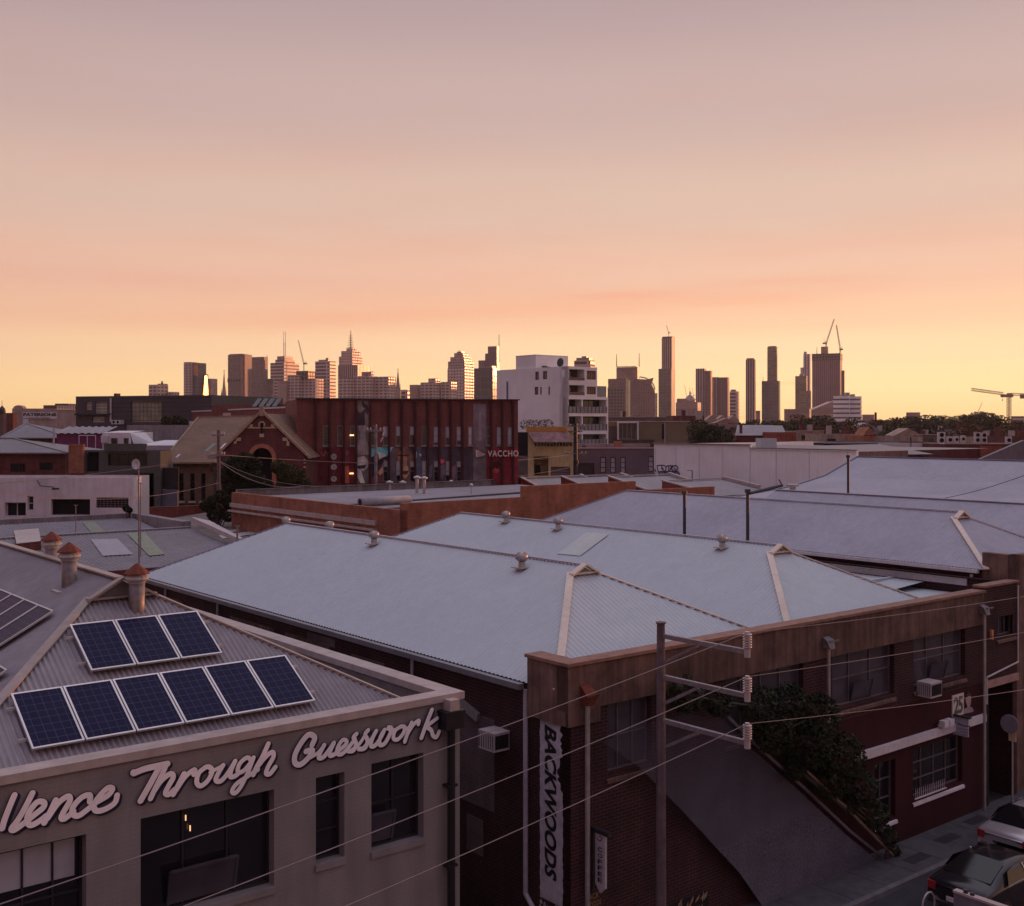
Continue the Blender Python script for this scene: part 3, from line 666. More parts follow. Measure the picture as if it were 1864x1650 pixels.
wpoly(((1757,1271),(1758,1264),(1762,1260),(1766,1263),(1766,1267),(1761,1267)), M('mural_hair', (.06,.04,.05), .8, 0, .3, 9), 'hair', .03)
u = fu(1733); p0 = G.onx(1734,1303,u); p1 = G.onx(1762,1309,u); p2 = G.onx(1760,1348,u)
t = Thing('hanging_sign', 'grey-white square shop sign hanging out over the footpath', 'sign', G, (u, p0[1], p2[2]))
m = MB(); m.box(u, u+.06, p1[1], p0[1], p2[2]+.1, p0[2]); t.part('board', m, M('grey_white_board', (.36,.34,.40), .6, 0, .15, 4))
m = MB(); m.box(u-.03, u+.09, p1[1]-.08, VF, p0[2], p0[2]+.05); t.part('bracket', m, METALD)
m = MB(); Ph_ = lambda s,n_,z: (u-.003+n_, p0[1]-s, z); hh = p0[2]-p2[2]
ribbon(m, Ph_, [(.2, p0[2]-.22), (.4, p0[2]-.25), (.6, p0[2]-.22)], .035, .003)
for k in range(4): ribbon(m, Ph_, [(.2+.05*(k%2), p0[2]-.36-.09*k), (.65-.07*k, p0[2]-.36-.09*k)], .012, .003)
t.part('lettering', m, METALD)
u = fu(1704); t = Thing('wall_light', 'pair of small white box floodlights on the fascia strip', 'light', G, (u, VF, 3.3))
for k in range(2):
    m = MB(); m.box(u+.32*k, u+.26+.32*k, VF-.3, VF-.1, 3.36, 3.56); m.box(u+.1+.32*k, u+.14+.32*k, VF-.18, VF, 3.3, 3.4); t.part('lamp_box', m, WHITEP)
# the pale conduit on the last bay
m = MB(); za = gz(1852,1060)-.1
m.path([(38.45,VF-.06,za),(38.45,VF-.06,4.75),(36.35,VF-.06,4.5),(36.35,VF-.06,3.6)], .03, 6); solo('conduit', 'thin pale conduit bending round the last brick bay', 'conduit', m, WFRAME, G, (37,VF,4))
m = MB(); m.box(36.6,36.72,VF-.1,VF-.02,gz(1792,1160),gz(1792,1150)+.02); m.box(36.6,36.68,VF-.12,VF-.03,gz(1792,1166),gz(1792,1161)); solo('wall_lamp', 'little orange lamp fitting on the last brick bay', 'light', m, M('orange_plastic', (.7,.28,.12), .6), G, (36.6,VF,5.5))
# roof furniture
rz = lambda u, c: 6.72+.5*(4.5-abs(u-c))
for px, py, uu, lb in ((681,972,21.6,'turbine vent on the near pale roof, second back from the hip'), (950,1013,21.55,'turbine vent nearest the hip of the near pale roof'), (600,950,22.4,'turbine vent behind the ridge near the far end of the near pale roof'), (521,955,22.6,'turbine vent past the far tip of the near pale roof')):
    a_, b_, c_ = G.d(px, py); v = b_*uu/a_; turbine(uu, min(v, 45), rz(uu, 22.0)+.02 if uu != 22.6 else 8.7, lb)
for px, uu, lb in ((1016,30.5,'turbine vent above the skylight of the second pale roof'), (1315,30.45,'turbine vent near the front ridge of the second pale roof'), (921,30.6,'turbine vent at the far ridge of the second pale roof')):
    a_, b_, c_ = G.d(px, 950); turbine(uu, b_*uu/a_, rz(uu, 30.9)+.02, lb)
q = onplane(G, 866, 923, 0, 0, 9.0)

# ---------------------------------------------------------------- window reflection of a street, modelled as a grey band and shrubs
def fpt(px, py, n): q = G.ony(px, py, VF-n); return (q[0], q[1], q[2])
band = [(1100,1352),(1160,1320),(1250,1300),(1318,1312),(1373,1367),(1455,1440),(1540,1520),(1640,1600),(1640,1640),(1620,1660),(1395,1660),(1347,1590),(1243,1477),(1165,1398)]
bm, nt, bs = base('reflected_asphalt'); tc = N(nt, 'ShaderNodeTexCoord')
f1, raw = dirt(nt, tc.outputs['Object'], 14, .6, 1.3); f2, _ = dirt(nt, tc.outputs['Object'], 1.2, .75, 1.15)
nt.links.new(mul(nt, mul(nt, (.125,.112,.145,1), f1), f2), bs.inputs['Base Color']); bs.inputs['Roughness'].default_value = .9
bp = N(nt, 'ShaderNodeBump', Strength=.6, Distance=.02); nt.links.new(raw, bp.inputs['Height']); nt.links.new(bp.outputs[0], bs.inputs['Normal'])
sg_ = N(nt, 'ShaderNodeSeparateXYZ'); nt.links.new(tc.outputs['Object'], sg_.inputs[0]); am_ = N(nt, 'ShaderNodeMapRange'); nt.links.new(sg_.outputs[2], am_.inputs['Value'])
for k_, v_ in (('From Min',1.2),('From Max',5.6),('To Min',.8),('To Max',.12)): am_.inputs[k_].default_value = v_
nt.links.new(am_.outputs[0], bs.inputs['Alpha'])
t = Thing('reflected_road_band', 'window reflection of a road built as a grey half-see-through band across the brick factory front', 'reflection', G, (23, VF-.3, 0))
m = MB(); m.ext([fpt(x, y, .30) for x, y in band], (0, .03, 0)); t.part('surface', m, bm)  # added slab standing in for road reflected in window glass, fading upward
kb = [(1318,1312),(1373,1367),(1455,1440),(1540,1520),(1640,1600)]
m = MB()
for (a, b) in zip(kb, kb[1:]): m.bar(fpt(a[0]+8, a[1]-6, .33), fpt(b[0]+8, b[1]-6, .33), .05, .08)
t.part('reflected_kerb', m, M('reflected_kerb_stone', (.16,.14,.15), .9, 0, .3, 6))  # kerb line of the reflected road, added as bars
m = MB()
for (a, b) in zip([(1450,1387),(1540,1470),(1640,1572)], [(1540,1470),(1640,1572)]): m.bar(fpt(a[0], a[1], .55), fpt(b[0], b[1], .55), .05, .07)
t.part('rail', m, M('reflected_yellow_line', (.20,.14,.09), .7, 0, .3, 6))  # yellowish line of the reflected street, added as bars
def leafmass(mb, blobs, n, size, rnd, squash=1.0):
    tot = sum(b[3]**2 for b in blobs)
    for (x, y, z, r) in blobs:
        for _ in range(int(n*r*r/tot)):
            while True:
                a = Vector((rnd.uniform(-1,1), rnd.uniform(-1,1), rnd.uniform(-1,1)))
                if .3 < a.length < 1: break
            a = a.normalized()*(a.length**.4)*r; a.z *= squash
            c = Vector((x,y,z))+a; s = size*rnd.uniform(.5,1.4)
            n1 = Vector((rnd.gauss(0,1), rnd.gauss(0,1), rnd.gauss(.6,1))).normalized(); t1 = n1.orthogonal().normalized(); t2 = n1.cross(t1)
            ph = rnd.uniform(0,6.28); e1 = t1*math.cos(ph)+t2*math.sin(ph); e2 = n1.cross(e1)
            mb.quad(c-e1*s, c-e2*s*.45, c+e1*s, c+e2*s*.45)
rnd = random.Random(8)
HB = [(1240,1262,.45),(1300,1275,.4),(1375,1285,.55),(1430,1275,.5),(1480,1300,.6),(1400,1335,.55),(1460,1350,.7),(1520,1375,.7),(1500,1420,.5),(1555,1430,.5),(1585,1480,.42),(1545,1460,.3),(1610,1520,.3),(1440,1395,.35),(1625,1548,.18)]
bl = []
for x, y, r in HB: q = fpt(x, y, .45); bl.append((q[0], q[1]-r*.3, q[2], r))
t = Thing('reflected_hedge', 'window reflection of a hedge built as a dark leafy shrub down the factory front', 'shrub', G, (27, VF-.4, 0))
m = MB(); leafmass(m, bl, 11000, .07, rnd); t.part('reflected_foliage', m, LEAF)  # reflected hedge, put in as solid leaves and stems
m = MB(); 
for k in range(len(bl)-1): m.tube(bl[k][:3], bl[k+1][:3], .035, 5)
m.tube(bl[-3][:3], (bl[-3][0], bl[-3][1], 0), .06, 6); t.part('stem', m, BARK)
# ================================================================ roofs beyond the factory, same street grid
t = Thing('warehouse', 'large warehouse with twin lilac-grey hipped roofs right of the brick factory', 'building', G, (48, 30, 0))
m = MB(); m.wall(lambda s,n,z: (38.75+n, s, z), 21.1, 45.8, 0, 7.7, .3); m.wall(lambda s,n,z: (s, 45.7-n, z), 38.75, 52, 0, 7.7, .3); t.part('wall', m, BRICKN)
hiproof(t, 38.55, 45.4, 20.9, 45.9, 7.8, .5, M('lilac_sheet', (.32,.315,.36), .55, .0, .08, 2, big=.12, streak=.1), .14, gab=.4, cap=.2, amp=.012)
m = MB(); m.wall(lambda s,n,z: (38.7+n, s, z), 19.9, 21.15, 5, 8.4, .3); m.wall(lambda s,n,z: (s, 19.9+n, z), 38.7, 62, 0, 8.4, .3); t.part('parapet', m, RENDERB)
m = MB(); m.bar((38.52,21.2,7.72),(38.52,45.8,7.72),.14,.12); m.tube((38.6,21.5,7.6),(38.6,21.5,4),.06,6); m.bar((38.5,21.6,7.3),(38.5,30,7.3),.1,.25); t.part('gutter', m, WFRAME)
m = MB(); zr = 9.5; LIL = MC['lilac_sheet']
m.corr(lambda s,t_,q: (45.4+t_, s, 7.8+.5*t_+q), 20.2, 38.2, lambda s: 0., lambda s: min(3.4, max(0, s-20.2)), .14, .012)
m.corr(lambda s,t_,q: (52.2-t_, s, 7.8+.5*t_+q), 20.2, 38.2, lambda s: 0., lambda s: 3.4, .2, .012); t.part('rear_roof', m, LIL, smooth=True)
m = MB(); m.bar((48.8,22,9.52),(48.8,38.2,9.52),.2,.04); m.quad((45.4,38.2,7.8),(52.2,38.2,7.8),(48.8,38.2,9.5)); t.part('rear_ridge_cap', m, LIL)
t = Thing('big_shed', 'broad lilac-roofed shed with a kinked slope, far right beyond the warehouse', 'building', G, (75, 35, 0))
pr = [(52.3,7.3),(66.9,8.5),(70.8,9.15),(75,10.5),(92,6.5)]
m = MB()
for (a, za), (b, zb) in zip(pr, pr[1:]): m.corr(lambda s,t_,q,a=a,b=b,za=za,zb=zb: (a+t_, s, za+(zb-za)*t_/(b-a)+q), 15, 51, lambda s: 0., lambda s,a=a,b=b: b-a, .3, .015)
t.part('roof', m, LIL, smooth=True)
m = MB(); m.quad(*([(a, 51, z-.03) for a, z in pr]+[(92,51,0),(52.3,51,0)])); m.quad((52.3,15,0),(52.3,51,0),(52.3,51,7.25),(52.3,15,7.25)); t.part('wall', m, BRICKD)
m = MB(); m.bar((75,15,10.53),(75,51,10.53),.25,.05)
for (a, za), (b, zb) in zip(pr[:3], pr[1:4]): m.bar((a,51,za+.03),(b,51,zb+.03),.15,.06)
t.part('ridge_cap', m, M('blue_grey_cap', (.20,.20,.26), .5, .2, .2, 4))
for px, u, ty, by, lb in ((1246,37.6,898,1010,'thin dark pole standing between the pale roofs, leftmost of three'), (1361,37.6,895,1020,'taller dark pole carrying a bent arm, middle of three'), (1544,54,832,910,'dark capped pole against the farthest lilac roof, rightmost of three')):
    q = G.onx(px, ty, u); z0 = G.onx(px, by, u)[2]
    m = MB(); m.tube((q[0],q[1],0), q, .07, 8); m.tube((q[0],q[1],q[2]-.05),(q[0],q[1],q[2]+.1), .12, 8)
    if px == 1361:
        e = G.onx(1424, 884, 39.5); m.tube((q[0],q[1],q[2]-.1), e, .07, 6); e2 = G.onx(1418,873,39.5); m.tube(e, e2, .03, 5)
    solo('steel_pole', lb, 'pole', m, METALD, G, (q[0], q[1], 0), 'dark poles among the roofs')
q = G.onz(1443, 886, 8.9); m = MB(); m.lathe(q[0],q[1],[(.2,q[2]-.5),(.2,q[2]),(.4,q[2]),(.4,q[2]+.15)],12); solo('mushroom_vent', 'small round metal vent on the edge of the lilac shed roof', 'roof vent', m, METAL, G, (q[0],q[1],q[2]-.5))
# white clad wall with the graffiti
t = Thing('white_clad_building', 'long blank white building with blue bubble graffiti on its corner', 'building', G, (105, 78, 0))
Pw = lambda s, n, z: (95+n, 91.7-s, z)
m = MB(); m.wall(Pw, 0, 14, 0, 10.75, .3); m.wall(Pw, 14, 27, 0, 10.35, .3);  m.quad((95,91.7,0),(125,91.7,0),(125,91.7,10.7),(95,91.7,10.7))
rm_ = MB(); rm_.quad((95.2,91.6,10.3),(95.2,64.8,10.3),(120,64.8,10.3),(120,91.6,10.3)); t.part('roof', rm_, ROOFD)
t.part('wall', m, M('white_cladding', (.90,.90,.86), .7, 0, .06, .6, streak=.08))
for s in (.2, 3.4, 6.9, 10.2, 14, 17.4, 21.5, 26): m = MB(); m.box(94.97, 95.0, 91.7-s-.04, 91.7-s+.04, 3, 10.3); t.part('panel_joint', m, M('joint_grey', (.62,.61,.62), .7, 0, .1, 2))
m = MB(); m.bar((94.95,91.8,10.8),(94.95,77.7,10.8),.3,.1); m.bar((94.95,77.7,10.45),(94.95,64.7,10.45),.25,.14); t.part('coping', m, CONC)
m = MB(); gp = lambda pts: [(91.7-G.onx(1180+x/6.657, 780+y/6.657, 95)[1], G.onx(1180+x/6.657, 780+y/6.657, 95)[2]) for x, y in pts]
n = .02
for st in [((145,600),(110,470),(130,450),(205,455),(215,500),(200,520)), ((165,460),(170,500),(180,480),(185,520)), ((215,470),(250,455),(245,520),(225,525)), ((255,455),(285,455),(262,520)), ((285,460),(310,455),(285,490),(315,520)), ((318,455),(350,455),(362,490),(330,510),(325,480)), ((350,520),(380,540),(382,590)),
           ((130,525),(350,525)), ((140,600),(205,605),(215,560),(205,530)), ((250,600),(255,545),(290,550),(300,590)), ((310,580),(330,540),(345,560),(350,600)), ((85,500),(100,515),(90,520)), ((75,545),(90,550)), ((80,590),(92,575),(95,595))]:
    n = ribbon(m, Pw, gp(st), .13, n, .0005)
t.part('graffiti', m, M('graffiti_blue', (.05,.06,.13), .7, 0, .2, 4))
m = MB(); q = gp([(125,530),(370,530),(375,600),(140,600)]); m.quad(*[Pw(s,-.01,z) for s, z in q]); t.part('graffiti_fill', m, M('graffiti_fill', (.33,.35,.46), .7, 0, .2, 4))
# sawtooth bays
saw = [(948,870,975,886), (1021,868,1072,890), (1107,868,1175,893), (1205,876,1268,893)]
for i, (x0, y0, x1, y1) in enumerate(saw):
    u = 80; a = G.onx(x0, y0, u); b = G.onx(x1, y1, u)
    t = Thing('sawtooth_bay', f'{["leftmost","second","third","rightmost"][i]} red brick sawtooth roof bay in the row before the white wall', 'building', G, (u+3, b[1], 0), 'sawtooth bays')
    m = MB(); m.ext([(u,a[1],0),(u,b[1],0),(u,b[1],b[2]),(u,a[1],a[2])], (.3,0,0)); t.part('brick_gable', m, BRICKR)
    m = MB(); wd_ = 9.0; m.ext([(u+.3,a[1],0),(u+.3,b[1]-1.4,0),(u+.3,b[1]-1.4,b[2]-.5),(u+.3,b[1],b[2]-.12),(u+.3,a[1],a[2]-.12)], (wd_,0,0)); t.part('sheet_roof', m, ROOFG)
    m = MB(); m.bar((u+.15,a[1]+.1,a[2]+.06),(u+.15,b[1]-.1,b[2]+.06),.45,.12); m.bar((u+wd_,a[1]+.1,a[2]+.06),(u+wd_,b[1]-.1,b[2]+.06),.4,.3); m.bar((u+.2,a[1],a[2]),(u+wd_,a[1],a[2]),.2,.12); t.part('coping', m, COPE)
m = MB(); m.box(70, 79.9, 44, 78, 0, 5.9); m.bar((79.6,44,6.0),(79.6,78,6.0),.3,.3)
for v in (50, 56, 62, 68, 74): m.box(72, 78, v, v+.9, 5.9, 5.96)
t = Thing('long_low_roof', 'long low grey roof with pale skylight strips below the sawtooth bays', 'building', G, (75, 60, 0)); t.part('roof', m, ROOFD)

# ---------------------------------------------------------------- orange brick building with flat roof
t = Thing('orange_brick_building', 'single-storey orange brick building with parapets round a flat grey roof', 'building', G, (50, 70, 0))
u0, v0, v1 = 39.6, 60.0, 84.7
m = MB(); m.wall(lambda s,n,z: (u0+n, s, z), v0, v1, 0, 7.55, .35); m.wall(lambda s,n,z: (s, v0+n, z), u0, 49.5, 0, 8.0, .35); m.wall(lambda s,n,z: (s, v0-.02+n, z), 49.4, 60.2, 0, 8.75, .35); m.wall(lambda s,n,z: (s, v0+n, z), 60.2, 69, 0, 8.05, .35)
t.part('wall', m, BRICKO)
m = MB(); m.wall(lambda s,n,z: (s, v1-n, z), u0+.36, 66, 0, 7.75, .3); m.wall(lambda s,n,z: (u0+.36-n, s, z), v0+.36, v1, 6.9, 7.5, .01); m.wall(lambda s,n,z: (s, v0+.36-n, z), u0+.36, 69, 6.9, 7.95, .01); t.part('inner_parapet', m, M('grey_render', (.30,.27,.27), .85, 0, .3, 1, streak=.4))
m = MB(); m.quad((u0+.3,v0+.3,6.95),(69,v0+.3,6.95),(69,v1-.3,7.2),(u0+.3,v1-.3,7.2)); t.part('flat_roof', m, M('membrane', (.27,.24,.26), .7, 0, .2, .6))
m = MB()
for v in (64.5, 69, 74): m.bar((43,v-2,7.1),(67,v+1.5,7.2),.3,.12)
t.part('roof_seam', m, M('dark_seam', (.07,.065,.08), .6, 0, .2, 3))
m = MB(); m.bar((u0-.05,v0+3,6.55),(u0-.05,v1,6.55),.25,.3); m.bar((u0-.15,v0+3,6.1),(u0-.15,v1,6.1),.4,.12); t.part('string_course', m, COPE)
m = MB()
for x, v in ((46,62),(51,63),(56,62.5),(60,64)): m.quad((x,v,7.12),(x+3.4,v+.2,7.15),(x+3.4,v+.9,7.15),(x,v+.7,7.12))
t.part('skylight', m, M('skylight_cream', (.60,.54,.48), .5, 0, .1, 3))
def capvent(px, ty, by, zb, label, r=.14, kind=0):
    q = G.onz(px, by, zb); k = q; zt = zb + (by-ty)/(by-HY)*(H-zb)
    t = Thing('flue_pipe', label, 'flue', G, (q[0], q[1], zb), 'flues on the flat roof')
    m = MB(); m.lathe(q[0], q[1], [(r, zb-.1), (r, zt-.15)], 10); t.part('pipe', m, METAL if kind else WFRAME)
    m = MB(); m.lathe(q[0], q[1], [(r*1.1, zt-.3), (r*2.4, zt-.2), (r*2.2, zt-.1), (.05, zt)], 12); t.part('cap', m, METAL)
capvent(709, 875, 893, 7.15, 'white pipe with conical hat on the flat roof, leftmost'); capvent(733, 875, 891, 7.15, 'white pipe with conical hat on the flat roof, second from left')
capvent(759, 866, 899, 7.1, 'slim steel flue, left one of the close pair', .13, 1); capvent(772, 867, 900, 7.1, 'slim steel flue, right one of the close pair', .13, 1)
capvent(821, 874, 885, 7.2, 'short white stub pipe right of the steel flues', .1); capvent(858, 880, 900, 7.1, 'thin white pipe at the right end of the flat roof', .07)
q = G.onz(655, 922, 7.1); m = MB(); m.tube((q[0],q[1],7.38),(q[0]+4.6,q[1]+.5,7.38),.3,16); t = Thing('duct', 'fat round duct with a dark open end lying on the flat roof', 'duct', G, (q[0],q[1],7.1)); t.part('tube', m, M('duct_grey', (.34,.32,.33), .7, .1, .2, 2), smooth=True)
m = MB(); m.tube((q[0]-.02,q[1],7.38),(q[0]-.01,q[1],7.38),.27,16); t.part('open_end', m, DARK)

# ---------------------------------------------------------------- grey tin roofs at the left
def tile(name, z, pts, mb=None, dz=0):
    return [G.onz(x, y, z) for x, y in pts]
t = Thing('tin_roof_workshop', 'low workshop with a sloping grey tin roof, green strip and pale skylight', 'building', G, (25, 73, 0))
zr1, ze1, vr, ve, uR, uL = 5.5, 4.1, 78.7, 66.5, 33.6, 8.
m = MB(); s1 = (zr1-ze1)/(vr-ve); m.corr(lambda s,t_,q: (s, ve+t_, ze1+s1*t_+q), uL, uR, lambda s: 0., lambda s: vr-ve, .28, .03); t.part('roof', m, M('tin_mauve', (.19,.17,.19), .55, .05, .2, 1.5, streak=.2), smooth=True)
m = MB(); m.wall(lambda s,n,z: (s, ve+n, z), uL, uR, 0, ze1-.05, .3); m.wall(lambda s,n,z: (uR-n, s, z), ve, vr, 0, ze1, .3); m.quad((uR,ve,ze1),(uR,vr,ze1),(uR,vr,zr1)); m.quad((uL,vr,0),(uR,vr,0),(uR,vr,zr1),(uL,vr,zr1))
m.wall(lambda s,n,z: (s, ve-.5+n, z), 21.5, 33, 0, 4.45, .3); t.part('wall', m, BRICKD)
m = MB(); m.bar((uL,vr,zr1+.05),(uR,vr,zr1+.05),.35,.08); t.part('ridge_cap', m, ROOFG)
fp = lambda x, y, l=.06: onplane(G, x, y, 0, s1, ze1-s1*ve+l)
m = MB(); m.quad(*[fp(*p) for p in ((165,982),(214,981),(242,1009),(187,1012))]); t.part('skylight', m, M('pale_skylight', (.27,.27,.32), .4, 0, .15, 3))
m = MB(); m.quad(*[fp(*p) for p in ((231,971),(263,969),(300,1009),(272,1012))]); t.part('green_strip', m, M('green_fibreglass', (.20,.235,.16), .5, 0, .25, 3))
m = MB()
for k in range(7): m.bar((uR+.15+.2*k,ve+3,ze1+.9-.1*k),(uR+.15+.2*k,vr,zr1+.6-.05*k),.16,.3)
t.part('ribbed_upstand', m, M('cream_ribbed', (.46,.40,.38), .6, 0, .2, 3))
t = Thing('rear_tin_roof', 'second grey tin roof with concrete parapets behind the workshop roof', 'building', G, (25, 88, 0))
a = [G.onz(x, y, 5.6) for x, y in ((26,952),(254,945))]; vr2 = (a[0][1]+a[1][1])/2; uR2 = a[1][0]
m = MB(); m.corr(lambda s,t_,q: (s, 79.5+t_, 4.7+(.9/(vr2-79.5))*t_+q), 6, uR2, lambda s: 0., lambda s: vr2-79.5, .28, .03); t.part('roof', m, MC['tin_mauve'], smooth=True)
m = MB(); m.quad(*[onplane(G, x, y, 0, .9/(vr2-79.5), 4.75-.9/(vr2-79.5)*79.5) for x, y in ((150,951),(172,950),(192,968),(166,969))]); t.part('green_strip', m, MC['green_fibreglass'])
m = MB(); m.wall(lambda s,n,z: (s, vr2+1+n, z), 6, uR2, 0, 5.9, .4); m.wall(lambda s,n,z: (uR2+.2+n, s, z), 79.5, vr2+1, 0, 5.9, .7); m.wall(lambda s,n,z: (6+n, s, z), 79.5, vr2+1, 0, 5.9, .7); t.part('parapet', m, CONC)
m = MB(); a = G.onz(100, 962, 4.9); m.lathe(a[0],a[1],[(.9,4.9),(.8,5.0)],10); t.part('puddle_stain', m, ROOFD)
# roofs between: brown flat roof, red wall
def prism(name, label, cat, z, pts, top, side, th=None, hz=0.0, group=None, fr=G):
    q = [fr.onz(x, y, z) for x, y in pts]; cx = sum(p[0] for p in q)/len(q); cy = sum(p[1] for p in q)/len(q)
    t = Thing(name, label, cat, fr, (cx, cy, 0), group)
    m = MB(); m.quad(*q); t.part('roof', m, top)
    m = MB()
    for a, b in zip(q, q[1:]+q[:1]): m.quad((a[0],a[1],0),(b[0],b[1],0),(b[0],b[1],z-.01),(a[0],a[1],z-.01))
    t.part('wall', m, side); return t, q
BRN = M('brown_roof', (.17,.135,.125), .8, 0, .25, 1, big=.3)
t, q = prism('brown_flat_roof', 'brown flat roof with pale skylight strips left of the orange brick parapet', 'building', 4.6, ((285,948),(420,926),(560,965),(520,1010),(395,1000)), BRN, BRICKD)
m = MB()
for p in (((378,957),(402,953),(408,955),(384,960)), ((402,968),(455,958),(462,961),(410,972)), ((398,975),(500,962),(505,966),(405,981))): m.quad(*[G.onz(x, y, 4.65) for x, y in p])
t.part('skylight', m, M('skylight_dull', (.42,.40,.36), .5, 0, .15, 3))
a = G.onz(214,926,5.2); b = G.onz(424,918,5.2)
m = MB(); m.ext([(a[0],a[1],0),(b[0],b[1],0),(b[0],b[1],5.2),(a[0],a[1],5.2)], (0,.3,0)); solo('red_brick_wall', 'long low red brick boundary wall before the church', 'wall', m, BRICKR, G, (a[0],a[1],0))
t, q = prism('stepped_outbuilding', 'small brick outbuilding with white stepped cladding left of the farthest rusty vent', 'building', 5.6, ((25,966),(70,962),(75,985),(30,990)), M('cream_boards', (.45,.38,.35), .7, 0, .2, 3), BRICKD)

# ================================================================ facades placed on sight lines
class Fac:
    def __init__(s, name, label, cat, px0, D0, px1, D1, pytop, depth, mat, holes=(), group=None, zb=0., roof=None, th=.35, coping=None):
        s.fr = face(px0, D0, px1, D1); s.w = math.hypot((px1-CX)/F*D1-(px0-CX)/F*D0, D1-D0)
        s.zt = H - (pytop-HY)/F*D0; s.depth = depth
        s.t = Thing(name, label, cat, s.fr, (s.w/2, depth/2, 0), group)
        s.P = lambda a, n, z: (a, n, z); s.mat = mat
        hs = [s.rect(*h) for h in holes]
        m = MB(); m.wall(s.P, 0, s.w, zb, s.zt, th, hs)
        m.quad((0,th,zb),(0,depth,zb),(0,depth,s.zt),(0,th,s.zt)); m.quad((s.w,th,zb),(s.w,th,s.zt),(s.w,depth,s.zt),(s.w,depth,zb)); m.quad((0,depth,zb),(s.w,depth,zb),(s.w,depth,s.zt),(0,depth,s.zt))
        m.m = 1; m.quad((0,th,s.zt-.25),(s.w,th,s.zt-.25),(s.w,depth,s.zt-.25),(0,depth,s.zt-.25))
        s.t.part('wall', m, [mat, roof or ROOFD])
        if coping: c = MB(); c.box(-.1, s.w+.1, -.12, .4, s.zt+.002, s.zt+.2); s.t.part('coping', c, coping)
    def pt(s, x, y): q = s.fr.ony(x, y, 0); return q[0], q[2]
    def rect(s, x0, y0, x1, y1):
        a, b = s.pt(x0, y0), s.pt(x1, y1); return (a[0], b[0], b[1], a[1])
    def win(s, x0, y0, x1, y1, nx=2, ny=2, fm=WFRAME, gm=DGLASS, rec=.2, fw=.08, **k):
        a, b, c, d = s.rect(x0, y0, x1, y1); return window(s.t, s.P, a, b, c, d, rec, nx, ny, fw, fm, gm, **k)
    def slab(s, nm, x0, y0, x1, y1, n0, n1, mat, parent=None, label=None):
        a, b, c, d = s.rect(x0, y0, x1, y1); m = MB(); m.box(a, b, -n1, -n0, c, d); return s.t.part(nm, m, mat, parent, label=label)
    def poly(s, nm, pts, off, mat, parent=None, thick=.03):
        m = MB(); m.ext([(s.pt(x,y)[0], -off, s.pt(x,y)[1]) for x, y in pts], (0, thick, 0)); return s.t.part(nm, m, mat, parent)

# --- left side
g = Fac('white_garage', 'white painted low building with a wide dark garage opening at the left', 'building', -60, 92, 243, 92, 869, 4, M('mauve_white', (.68,.61,.61), .8, 0, .12, 1.2, bump=.1, streak=.12), [(93,909,164,938),(175,906,234,925),(50,903,61,930),(9,915,47,941)], roof=ROOFG)
g.win(93,909,164,938, 1, 1, DFRAME, DARK, .5, name='garage_opening'); g.win(175,906,234,925, 9, 5, M('lattice_brown', (.14,.11,.11), .7, 0, .2, 3), DARK, .15, .06, name='lattice_window'); g.win(50,903,61,930, 1, 2); g.win(9,915,47,941, 2, 1, WFRAME, DARK, .4, name='door')
m = MB(); q = g.rect(96,888,106,891); m.path([(q[0]-1.2,-.1,q[2]+.7),(q[0]-.8,-.5,q[2]+.3),(q[0]+.3,-.5,q[2]+.2)], .04, 5); m.box(q[0]+.2,q[1]+.2,-.7,-.3,q[2],q[3]); g.t.part('wall_lamp', m, METALD)
def hiphouse(label, px0, px1, eave, apex_px, apex_py, D, depth, wm, rm, ov=.5, holes=(), ridge=0, frame_dark=True):
    h = Fac('brick_house', label, 'house', px0, D, px1, D, eave, depth, wm, holes, roof=rm)
    ax = h.fr.ony(apex_px, apex_py, depth*.5); rz_ = ax[2]; z = h.zt; w, d = h.w, depth; m = MB()
    c = [(-ov,-ov,z),(w+ov,-ov,z),(w+ov,d+ov,z),(-ov,d+ov,z)]; r0 = (ax[0]-ridge, d*.5, rz_); r1 = (ax[0], d*.5, rz_)
    m.quad(c[0], c[1], r1, r0); m.quad(c[1], c[2], r1); m.quad(c[2], c[3], r0, r1); m.quad(c[3], c[0], r0); m.quad((-ov,-ov,z-.15),(w+ov,-ov,z-.15),c[1],c[0])
    rf = h.t.part('roof', m, rm); c_ = MB()
    for a, b in ((c[0], r0), (c[1], r1), (r0, r1)): c_.bar((a[0],a[1],a[2]+.05),(b[0],b[1],b[2]+.05),.25,.06)
    h.t.part('ridge_cap', c_, ROOFG, rf); return h
h = hiphouse('brick house with a pyramid grey roof, farther back at left edge', 10, 122, 797, 48, 771, 165, 14, BRICKD, ROOFD, holes=[(58,803,74,813)])
h.win(58,803,74,813, 2, 1)
h = hiphouse('brick house with barred windows and grey roof, nearer at the left edge', -70, 118, 824, 27, 799, 125, 12, BRICKD, ROOFD, holes=[(19,844,46,860),(72,842,96,857)], ridge=8)
for r in ((19,844,46,860),(72,842,96,857)): h.win(*r, 10, 1, METALD, DARK, .15, .05, name='barred_window')
m = MB(); a, b = h.fr.ony(98,780,8)[0:3:2]; m.tube((a,8,3),(a,8,b),.12,8); h2 = solo('vent_pipe', 'white vertical vent pipe between the two brick houses', 'pipe', m, PIPEW, h.fr, (a,8,3))
g = Fac('modern_house', 'dark green-grey boxy house with a pink brick pier and wide dark window', 'house', 128, 120, 292, 120, 821, 4, M('dark_green_grey', (.10,.095,.085), .8, 0, .2, 2), [(157,823,180,859),(196,826,268,848)])
